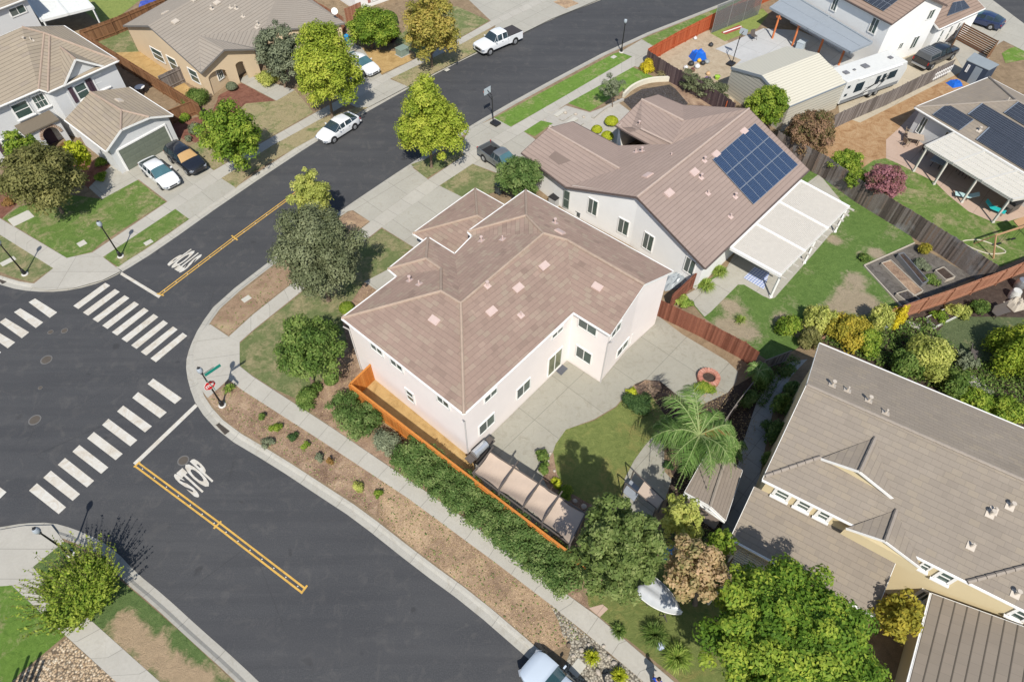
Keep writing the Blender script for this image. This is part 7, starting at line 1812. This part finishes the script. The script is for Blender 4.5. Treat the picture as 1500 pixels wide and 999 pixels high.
# retaining wall and steps
def curved_wall(label, pts, h, th, mat, name='garden_wall', cap=None):
    P = smoothline([G(x, y, .13) for x, y in pts], 2); a, b = offset_line(P, th / 2), offset_line(P, -th / 2); m = MB()
    for i in range(len(P) - 1):
        A, B, C, D = [Vector((q.x, q.y, .1)) for q in (a[i], a[i + 1], b[i + 1], b[i])]; m.prism([A, B, C, D], Z * h)
    o = m.build(name, mat, None, (P[0].x, P[0].y, .13)); tag(o, label, 'wall')
curved_wall('low curved cream retaining wall round the dark gravel', rg('C', [(640, 530), (690, 480), (780, 445), (893, 440)]), .55, .25, plain('wall_cream', (.62, .58, .47), .8)); curved_wall('low stone edging wall by the front steps of the brown house', rg('C', [(475, 645), (540, 590), (640, 545)]), .25, .25, CONC)
for i in range(5):
    c0 = lerp2((812, 160), (846, 184), i / 4); q = G(*c0, .135 + .02 * i); m = MB(); m.box((0, 0, .03), U * .75, V * .24, Z * .035); tag(m.build('paving_slab', LIDM if i % 2 else CONC, None, (q.x, q.y, q.z), bevel=.01), 'pale paving slab in the stepped walk of the brown house', 'paving slab', 'slabs of the stepped walk')
STN = plain('stone', (.42, .37, .31), .9, .2, var=.35)
def stones(lst, grp, labels, s=(.14, .3)):
    for i, (x, y) in enumerate(lst):
        q = G(x, y, .14); m = MB(); r_ = random.uniform(*s); m.ball((0, 0, r_ * .3), r_, 9, 6, .5, (random.uniform(.8, 1.3), random.uniform(.7, 1.1), .6))
        for k, v in enumerate(m.v): m.v[k] = tuple(c * random.uniform(.93, 1.07) for c in v)
        o = m.build('stone', STN, None, (q.x, q.y, .14), smooth=True); o.rotation_euler.z = random.random() * 6; tag(o, labels, 'stone', grp)
stones([(806, 664), (803, 676), (812, 690), (822, 712), (832, 722), (842, 734), (855, 742), (868, 748), (882, 752)], 'stones edging the planting by the curved lawn', 'rounded tan stone in the edging of the curved lawn', (.1, .2))
stones([(884, 946), (878, 958), (892, 962), (852, 952), (862, 944), (900, 972), (876, 984), (840, 960)], 'loose rocks in the grey gravel', 'pale loose rock in the grey gravel by the footpath', (.08, .17))
stones([(798, 177), (806, 186), (818, 196), (828, 166), (843, 168), (855, 172)], 'rocks beside the stepped walk', 'tan rock beside the stepped walk of the brown house', (.12, .22))
q = G(833, 946, .14); m = MB(); m.lathe([(.12, 0), (.11, .16)], n=10); tag(m.build('tree_stump', BARK, None, (q.x, q.y, .14)), 'small sawn stump on the dry verge near the parked car', 'stump')
q = G(891, 996, .16); r_ = thing('round_bin', 'black rimmed round tub at the bottom edge in the gravel', 'tub', (q.x, q.y, .14)); m = MB(); m.lathe([(.25, 0), (.3, .35)], n=18); m.build('tub', PLAS, r_); m = MB(); m.lathe([(.22, .351), (.22, .36)], n=18); m.build('fill', GGRAV, r_)
# bins, boxes, dishes
def wheelie(label, px, mat, rz=R(47), z0=.15):
    q = G(*px, z0); root = thing('wheelie_bin', label, 'bin', (q.x, q.y, z0), None, rz); m = MB(); m.prism([(-.24, -.26, .08), (.24, -.26, .08), (.24, .26, .08), (-.24, .26, .08)], (0, 0, .9)); m.build('body', mat, root, bevel=.03); m = MB(); m.prism([(-.29, -.32, .98), (.29, -.32, .98), (.29, .32, 1.05), (-.29, .32, 1.05)], (0, 0, .05)); m.build('lid', mat, root, bevel=.02)
    for s_ in (-1, 1): m = MB(); m.tube([(s_ * .27, .25, .12), (s_ * .22, .25, .12)], .12, 12); m.build('wheel', TYRE, root)
wheelie('bright blue wheelie bin at the garage corner of the beige house', (510, 66), plain('bin_blue', (.02, .25, .55), .5)); wheelie('dark grey bin under the dark green tree by the pink house', (731, 284), plain('bin_dark', (.06, .075, .08), .5)); wheelie('second dark bin behind the dark green tree', (735, 273), plain('bin_green', (.05, .08, .06), .5))
def box_unit(name, label, cat, px, dims, mat, z0=.13, rz=R(47), legs=False, lid=None):
    q = G(*px, z0); root = thing(name, label, cat, (q.x, q.y, z0), None, rz); a, b, h = dims; m = MB(); m.bx(-a, a, -b, b, .04, h); m.build('case', mat, root, bevel=.04); m = MB(); m.bx(-a - .03, a + .03, -b - .03, b + .03, h, h + .06); m.build('lid', lid or mat, root, bevel=.02); m = MB(); m.bx(-a - .1, a + .1, -b - .1, b + .1, 0, .05); m.build('plinth', CONC, root); return root
box_unit('transformer_box', 'sage green transformer cabinet on a pad behind the golden tree', 'utility box', (590, 80), (.6, .5, .75), plain('sage', (.2, .26, .22), .6)); box_unit('air_conditioner', 'grey air conditioner unit beside the white side wall', 'air conditioner', (812, 299), (.4, .4, .8), plain('ac_grey', (.38, .38, .37), .6), lid=DARKM); box_unit('storage_box', 'grey storage box between the two houses', 'box', (849, 316), (.3, .25, .5), plain('box_dark', (.09, .1, .1), .6))
box_unit('patio_storage', 'pale storage cabinet under the orange posted patio roof', 'cabinet', (1172, 72), (.6, .4, .9), plain('cab_grey', (.4, .45, .48), .6), z0=.15)
def dish(label, P, name='satellite_dish'):
    root = thing(name, label, 'satellite dish', tuple(P)); m = MB(); m.tube([(0, 0, 0), (0, -.1, .5)], .025, 6); m.build('mast', STEEL, root)
    m = MB(); n = 14; c = Vector((0, -.15, .6)); ax = Vector((.2, -.8, .55)).normalized(); u = ax.cross(Z).normalized(); v = ax.cross(u)
    for k in range(3):
        r0, r1 = .36 * k / 3, .36 * (k + 1) / 3
        for i in range(n):
            a0, a1 = 6.2832 * i / n, 6.2832 * (i + 1) / n; f = lambda r, a: c + u * math.cos(a) * r + v * math.sin(a) * r + ax * r * r * .6
            m.face([f(r0, a0), f(r1, a0), f(r1, a1), f(r0, a1)])
    m.build('reflector', WHITE, root, smooth=True); m = MB(); m.tube([(0, -.1, .4), tuple(c + ax * .35)], .012, 5); m.build('arm', STEEL, root)
h5 = hit_roof(r5, 492, 24); dish('white satellite dish on the roof edge of the beige house', (h5[0] if h5 else G(492, 24, 3.4)))
# round white table beside the grey house
def table(name, label, px, top, h=.72, mat=None, z0=.16, rz=R(47), rnd=True, legm=None):
    q = G(*px, z0); root = thing(name, label, 'table', (q.x, q.y, z0), None, rz); m = MB()
    if rnd: m.lathe([(top[0], h), (top[0], h + .04)], n=20)
    else: m.bx(-top[0], top[0], -top[1], top[1], h, h + .045)
    m.build('tabletop', mat or WHITE, root)
    for i in (-1, 1):
        for j in (-1, 1): m = MB(); m.beam((i * top[0] * .6, j * (top[1] if not rnd else top[0]) * .6, 0), (i * top[0] * .5, j * (top[1] if not rnd else top[0]) * .5, h), .05, .05); m.build('leg', legm or DARKM, root)
def chair(label, px, rz, mat, group, z0=.16, seat=None):
    q = G(*px, z0); root = thing('patio_chair', label, 'chair', (q.x, q.y, z0), group, rz); m = MB(); m.bx(-.25, .25, -.25, .25, .42, .47); m.build('seat', seat or mat, root, bevel=.015); m = MB(); m.prism([(-.25, .23, .47), (.25, .23, .47), (.25, .34, .95), (-.25, .34, .95)], (0, .03, 0)); m.build('backrest', mat, root, bevel=.01)
    for i in (-1, 1):
        for j in (-1, 1): m = MB(); m.beam((i * .22, j * .22, 0), (i * .22, j * .22, .42), .035, .035); m.build('leg', mat, root)
        m = MB(); m.beam((i * .26, -.22, .66), (i * .26, .26, .66), .05, .03); m.build('armrest', mat, root)
table('round_table', 'small round white table beside the grey garage', (209, 137), (.5, .5), z0=.14)
WIC = plain('wicker_tan', (.30, .23, .16), .8); SLT = plain('slate_top', (.25, .28, .31), .6)
CH = 'chairs on the tinted terrace'
table('dining_table', 'rectangular slatted table on the tinted terrace', (1336, 210), (.75, .5), mat=plain('slat_tan', (.4, .32, .25), .7), rnd=False, rz=R(-20))
for p_, rz, l in (((1327, 201), R(60), 'wicker chair on the far side of the slatted table'), ((1325, 214), R(110), 'wicker chair left of the slatted table'), ((1345, 200), R(-20), 'wicker chair nearest the pale wall')): chair(l, p_, rz, WIC, CH)
table('dining_table', 'grey square table under the cream patio cover', (1371, 243), (.8, .6), mat=SLT, rnd=False)
for p_, rz, l in (((1387, 235), R(-20), 'cream cushioned chair behind the grey square table'), ((1405, 254), R(10), 'left of two cream cushioned chairs mid terrace'), ((1414, 260), R(10), 'right of two cream cushioned chairs mid terrace'), ((1352, 226), R(90), 'dark chair at the left end of the grey square table')): chair(l, p_, rz, DARKM, CH, seat=plain('cushion_cream', (.55, .5, .42), .9))
TEAL = plain('teal', (.02, .38, .38), .5)
def lounger(label, px, rz, mat):
    q = G(*px, .16); root = thing('sun_lounger', label, 'lounger', (q.x, q.y, .16), None, rz); m = MB(); m.bx(-.95, .2, -.3, .3, .3, .36); m.build('seat', mat, root, bevel=.02); m = MB(); m.prism([(.2, -.3, .3), (.2, .3, .3), (.85, .3, .72), (.85, -.3, .72)], (0, 0, .06)); m.build('backrest', mat, root, bevel=.02)
    for x in (-.8, .1):
        for y in (-.26, .26): m = MB(); m.beam((x, y, 0), (x, y, .3), .04, .04); m.build('leg', DARKM, root)
lounger('bright teal lounger at the near edge of the tinted terrace', (1453, 309), R(140), TEAL); lounger('pale teal lounger at the second post of the cream cover', (1413, 291), R(-20), plain('pale_teal', (.42, .58, .58), .6))
grill('black grill under the right end of the cream cover', (1479, 309), R(30), DARKM)
# cluttered dirt yard
def tarp(label, px, dims, mat, z0=.14, rz=.3, name='tarp', lump=.12):
    q = G(*px, z0); m = MB(); n = 8; a, b, h = dims; g = [[None] * (n + 1) for _ in range(n + 1)]
    for i in range(n + 1):
        for j in range(n + 1):
            x, y = i / n * 2 - 1, j / n * 2 - 1; e = max(abs(x), abs(y)); g[i][j] = (a * x * (1.15 if e == 1 else 1), b * y * (1.15 if e == 1 else 1), 0 if e == 1 else h * (1 - .25 * e ** 3) + random.uniform(-lump, lump) * h)
    for i in range(n):
        for j in range(n): m.face([g[i][j], g[i + 1][j], g[i + 1][j + 1], g[i][j + 1]])
    o = m.build(name, mat, None, (q.x, q.y, z0)); o.rotation_euler.z = rz; tag(o, label, 'tarp'); return o
tarp('bright blue tarp over a heap in the dirt yard', (1022, 85), (.75, .6, .8), plain('tarp_blue', (.01, .11, .50), .4)); tarp('blue tarp behind the ridge of the beige house', (221, 14), (1.3, .9, .9), plain('tarp_indigo', (.05, .08, .35), .5)); tarp('small blue tarp bundle beside the picket panel', (1398, 124), (.6, .5, .4), plain('tarp_blue', (.01, .11, .50), .4))
tarp('grey plastic sheeting heaped between the two houses', (987, 412), (1.0, .7, .5), plain('plastic_grey', (.30, .33, .35), .3), lump=.4, name='plastic_sheet'); tarp('grey cloth over logs at the right edge', (1488, 447), (.6, .5, .5), plain('cloth_beige', (.42, .37, .3), .8), lump=.3, name='cloth')
BAGS = 'bags and tubs in the cluttered dirt yard'
for x, y, r_, mt, l in ((1012, 96, .35, 'bag_black', 'black bag left of the heap below the blue tarp'), (1021, 100, .33, 'bag_white', 'white bag in the heap below the blue tarp'), (1029, 95, .3, 'bag_black', 'black bag right of the heap below the blue tarp'), (1014, 105, .28, 'bag_dark_red', 'dark red bag at the fence in the dirt yard'), (1024, 91, .26, 'bag_yellow', 'yellow bag just under the blue tarp'),
        (1037, 110, .26, 'bag_tan', 'tan bag near the purple tub'), (1004, 101, .25, 'bag_white', 'white bag touching the dark fence'), (1018, 58, .22, 'bag_white', 'white bucket on the pale dirt by the red fence'), (1041, 68, .28, 'bag_black', 'black tub by the pale slab corner'), (1035, 93, .3, 'bag_grey', 'grey tub right of the heap')):
    cols = dict(bag_black=(.03, .032, .035), bag_white=(.6, .6, .6), bag_dark_red=(.16, .05, .05), bag_yellow=(.6, .38, .05), bag_tan=(.5, .33, .18), bag_grey=(.28, .3, .3))
    q = G(x, y, .14); m = MB(); m.ball((0, 0, r_ * .6), r_, 10, 7, .5, (1.0, 1.0, .8)); m.tube([(0, 0, r_ * 1.3), (0, 0, r_ * 1.6)], [.05, .08], 6)
    for k, v in enumerate(m.v): m.v[k] = tuple(c * random.uniform(.9, 1.1) for c in v)
    tag(m.build('bag', plain(mt, cols[mt], .5), None, (q.x, q.y, .14), smooth=True), l, 'bag', BAGS)
for x, y, c_, l in ((1036, 119, (.2, .06, .35), 'purple tub by the dark fence'), (1050, 116, (.35, .55, .06), 'lime green plastic chair tipped by the dark fence')):
    q = G(x, y, .14); r_ = thing('plastic_tub', l, 'tub', (q.x, q.y, .14)); m = MB(); m.lathe([(.22, 0), (.32, .35)], n=14); m.build('tub', plain('tub_' + l[:4], c_, .5), r_); m = MB(); m.tube([(-.3, 0, .33), (-.2, 0, .5), (.2, 0, .5), (.3, 0, .33)], .02, 6); m.build('handle', DARKM, r_)
def trike(label, px):
    q = G(*px, .16); root = thing('patio_chair', label, 'chair', (q.x, q.y, .16), None, .4); m = MB(); m.bx(-.3, .3, -.28, .28, .4, .45); m.build('seat', FRM, root); m = MB(); m.prism([(-.3, .26, .45), (.3, .26, .45), (.3, .4, 1.0), (-.3, .4, 1.0)], (0, .03, 0)); m.build('backrest', FRM, root)
    for i in (-1, 1): m = MB(); m.tube([(i * .3, -.3, 0), (i * .3, -.1, .42), (i * .3, .3, 0)], .02, 6); m.build('leg', DARKM, root)
trike('lone dark wire chair on the pale slab', (1103, 58))
mat_flat('game_mat', 'red mat with a white stripe on the small turf lawn', 'mat', [(1056, 48), (1083, 37), (1089, 41), (1063, 51)], .15, plain('mat_red', (.33, .06, .05), .8)); mat_flat('white_board', 'white board lying on the red mat', 'board', [(1059, 47.5), (1086, 38.5), (1086.6, 39.3), (1060, 48.8)], .17, WHITE)
# netting at the top
t = NT('netting'); t.fin((.16, .17, .17), .9); tr_ = t.N('ShaderNodeBsdfTransparent'); mx = t.N('ShaderNodeMixShader', i_0=.5); t.L(tr_.outputs[0], mx.inputs[1]); t.L(t.b.outputs[0], mx.inputs[2]); t.L(mx.outputs[0], t.out.inputs[0]); NET = t.m
def netting():
    a, b = G(1042, 49, .15), G(1110, 22, .15); root = thing('net_screen', 'tall grey sports net beside the red fence at the top', 'net', (a.x, a.y, .15)); h = 3.2; m = MB(); m.prism([a, b, b + Z * h, a + Z * h], Vector((.01, .02, 0))); m.build('net', NET, root, abs_=True)
    for t_ in (0, .33, .66, 1): p = a.lerp(b, t_); m = MB(); m.tube([p, p + Z * (h + .05)], .03, 6); m.build('pole', STEEL, root, abs_=True)
    m = MB(); m.tube([a + Z * h, b + Z * h], .02, 6); m.build('rail', STEEL, root, abs_=True)
netting()
def ladder():
    a, b = G(1362, 120, .3), G(1391, 106, .9); root = thing('picket_panel', 'white picket panel leaning at the weathered brown fence', 'panel', (a.x, a.y, .14)); d = (b - a); 
    for s_ in (0, 1): m = MB(); m.beam(a + Z * (.15 + .55 * s_), b + Z * (.15 + .55 * s_), .05, .07); m.build('rail', WHITE, root, abs_=True)
    for i in range(11): p = a.lerp(b, i / 10); m = MB(); m.box(p + Z * .4, d.normalized() * .05, Vector((0, .02, 0)), Z * .45); m.build('picket', WHITE, root, abs_=True)
ladder()
def swing_set():
    a, b = G(1459, 345, 1.9), G(1520, 325, 1.9); root = thing('swing_set', 'wooden swing frame with a tan deck at the right edge of the green lawn', 'swing set', (a.x, a.y, .14)); WD_ = plain('play_timber', (.42, .25, .13), .8); m = MB(); m.beam(a, b, .1, .12); m.build('beam', WD_, root, abs_=True)
    o = Vector((.4, -.9, 0)); 
    for p in (a, b):
        for s_ in (1, -1): q = Vector((p.x, p.y, .14)) + o * s_ * 1.0; m = MB(); m.beam(q, p, .09, .09); m.build('leg', WD_, root, abs_=True)
    for t_ in (.3, .65):
        p = a.lerp(b, t_); m = MB()
        for s_ in (-.2, .2): m.tube([p + (b - a).normalized() * s_, p + (b - a).normalized() * s_ - Z * 1.35], .012, 5)
        m.box(p - Z * 1.37, (b - a).normalized() * .24, o.normalized() * .09, Z * .015); m.build('swing_seat', DARKM, root, abs_=True)
    P = [G(x, y, 1.5) for x, y in ((1484, 324), (1500, 318), (1512, 330), (1494, 336))]; m = MB(); m.prism(P, Z * .06); m.build('deck', WD_, root, abs_=True)
swing_set()
# rain barrel, right yard seating
def barrel(label, px, r=.35, h=.95, mat=None):
    q = G(*px, .14); root = thing('barrel', label, 'barrel', (q.x, q.y, .14)); m = MB(); m.lathe([(r * .85, 0), (r, h * .35), (r, h * .65), (r * .85, h)], n=18); m.build('body', mat or plain('barrel_grey', (.22, .24, .26), .5), root, smooth=False); m = MB(); m.lathe([(r * .8, h), (r * .8, h + .03)], n=18); m.build('lid', mat or plain('barrel_lid', (.28, .3, .32), .5), root)
barrel('grey rain barrel between the golden bush and yellow shrub', (1293, 480)); barrel('steel drum at the right edge beyond the red fence', (1490, 422), .4, .9, STEEL); barrel('white drum beside the cloth covered logs', (1482, 436), .38, .8, plain('drum_white', (.55, .54, .5), .5))
def bench(label, px, rz):
    q = G(*px, .14); root = thing('garden_bench', label, 'bench', (q.x, q.y, .14), None, rz); m = MB(); m.bx(-.7, .7, -.25, .25, .4, .46); m.build('seat', FRM, root); m = MB(); m.prism([(-.7, .25, .46), (.7, .25, .46), (.7, .35, .95), (-.7, .35, .95)], (0, .04, 0)); m.build('backrest', FRM, root)
    for x in (-.6, .6):
        for y in (-.2, .2): m = MB(); m.beam((x, y, 0), (x, y, .4), .05, .05); m.build('leg', FRM, root)
bench('dark garden bench among the bushes at the right', (1421, 527), R(60)); bench('dark seat on the bare soil beyond the red fence', (1462, 462), R(20))
mat_flat('paving_slab', 'grey concrete slab beside the yellow shrub', 'paving slab', [(1322, 470), (1348, 474), (1348, 484), (1340, 482)], .16, CONC, .04)
for i, (x, y, a) in enumerate(((1425, 558, 30), (1435, 566, 25), (1446, 574, 30))): q = G(x, y, .15); m = MB(); c, s = math.cos(R(a)), math.sin(R(a)); m.box((0, 0, .02), (c * .45, s * .45, 0), (-s * .3, c * .3, 0), (0, 0, .03)); tag(m.build('stepping_stone', CONC, None, (q.x, q.y, .15), bevel=.02), 'pinkish stepping stone between the bushes at the right', 'stepping stone', 'stepping stones between the bushes')
m = MB(); P = smoothline([G(x, y, .15) for x, y in ((1190, 512), (1196, 503), (1206, 496), (1216, 492))], 2); [m.beam(a + Z * .15, b + Z * .15, .05, .35) for a, b in zip(P, P[1:])]; tag(m.build('bent_board', m_wood('edging_board', [(.3, .16, .11), (.4, .24, .17)]), None, (P[0].x, P[0].y, .15)), 'curved reddish edging board by the golden bush', 'edging')
q = G(966, 947, .14); m = MB(); m.ball((0, 0, .25), .25, 10, 7, .5, (1, 1, .8)); [m.v.__setitem__(k, tuple(c * random.uniform(.92, 1.08) for c in v)) for k, v in enumerate(m.v)]; tag(m.build('plastic_bag', plain('bag_pale_blue', (.45, .5, .7), .4), None, (q.x, q.y, .14), smooth=True), 'pale blue plastic bag among the arching grass', 'bag')
tarp('blue cloth hanging under the large olive green tree', (981, 812), (.4, .3, .9), plain('cloth_blue', (.05, .2, .45), .6), name='cloth')
q = G(1392, 356, .15); m = MB(); P = [(math.cos(t) * 1.5 * (1 + .25 * math.sin(2 * t)), math.sin(t) * .75, .03) for t in [6.2832 * i / 30 for i in range(31)]]
q = G(1441, 362, .145); m.tube(P, .05, 6, caps=False); o = m.build('garden_edging', plain('hose_pale', (.5, .46, .36), .7), None, (q.x, q.y, .145)); o.rotation_euler.z = R(-30); tag(o, 'pale kidney shaped edging in the bare patch of the green lawn', 'edging')

# ================================================================ person at the bottom edge
def person():
    q = G(957, 1004, .16); root = thing('person', 'person in a blue top with dark hair at the bottom edge of the footpath', 'person', (q.x, q.y, .16), None, R(150))
    def skin(name, pts, edges, rad, mat, sub=2):
        me = bpy.data.meshes.new(name); me.from_pydata(pts, edges, []); o = bpy.data.objects.new(name, me); COL.objects.link(o); o.parent = root; me.materials.append(mat)
        md = o.modifiers.new('skin', 'SKIN'); md.use_smooth_shade = True
        for i, r_ in enumerate(rad): me.skin_vertices[0].data[i].radius = (r_, r_); me.skin_vertices[0].data[i].use_root = (i == 0)
        s_ = o.modifiers.new('sub', 'SUBSURF'); s_.levels = s_.render_levels = sub; return o
    SK = plain('skin', (.42, .25, .17), .6)
    pts = [(0, 0, .95), (0, 0, 1.12), (0, .02, 1.32), (0, .03, 1.47), (0, .0, 1.56), (0, -.02, 1.66), (0, -.02, 1.74),
           (.19, .02, 1.41), (.25, .02, 1.14), (.24, -.16, .95), (.235, -.25, .90), (-.19, .02, 1.41), (-.25, .03, 1.14), (-.25, -.10, .92), (-.25, -.16, .85),
           (.10, 0, .88), (.11, -.10, .50), (.11, -.02, .10), (.11, -.16, .04), (-.10, 0, .88), (-.11, .08, .50), (-.11, .22, .12), (-.11, .10, .04)]
    ed = [(0, 1), (1, 2), (2, 3), (3, 4), (4, 5), (5, 6), (3, 7), (7, 8), (8, 9), (9, 10), (3, 11), (11, 12), (12, 13), (13, 14), (0, 15), (15, 16), (16, 17), (17, 18), (0, 19), (19, 20), (20, 21), (21, 22)]
    rad = [.13, .12, .14, .09, .05, .085, .085, .06, .045, .035, .03, .06, .045, .035, .03, .085, .06, .04, .04, .085, .06, .04, .04]
    skin('body', pts, ed, rad, SK)
    for s_ in (1, -1):
        hx, hy, hz = (.235, -.27, .89) if s_ > 0 else (-.25, -.18, .83)
        for k in range(5):
            m = MB(); ox = (k - 1.5) * .018 if k else s_ * -.045; L = (.05, .07, .08, .075, .06)[k]; m.tube([(hx + ox, hy, hz), (hx + ox * 1.3, hy - L * .5, hz - L * .5), (hx + ox * 1.2, hy - L * .6, hz - L)], [.010, .009, .006], 6); m.build('finger', SK, root, smooth=True)
    BL = plain('shirt_blue', (.015, .07, .45), .8); m_ = [(0, 0, .92), (0, 0, 1.12), (0, .02, 1.32), (0, .03, 1.44), (.19, .02, 1.41), (.24, .02, 1.2), (-.19, .02, 1.41), (-.24, .02, 1.2)]
    skin('shirt', m_, [(0, 1), (1, 2), (2, 3), (3, 4), (4, 5), (3, 6), (6, 7)], [.155, .145, .16, .10, .08, .065, .08, .065], BL)
    skin('trousers', [(0, 0, .94), (.10, 0, .86), (.11, -.10, .50), (.11, -.03, .14), (-.10, 0, .86), (-.11, .08, .50), (-.11, .21, .16)], [(0, 1), (1, 2), (2, 3), (0, 4), (4, 5), (5, 6)], [.145, .10, .075, .06, .10, .075, .06], plain('trousers_navy', (.03, .04, .08), .8))
    m = MB(); m.ball((0, .015, 1.735), .112, 14, 10, .5, (.95, 1.05, 1.0)); m.build('hair', plain('hair_dark', (.02, .014, .01), .6), root, smooth=True)
    for x in (-.035, .035): m = MB(); m.ball((x, -.098, 1.70), .011, 8, 6); m.build('eye', DARKM, root)
    m = MB(); m.ball((0, -.112, 1.675), .016, 8, 6, .5, (.8, 1.2, 1.3)); m.build('nose', SK, root, smooth=True)
person()
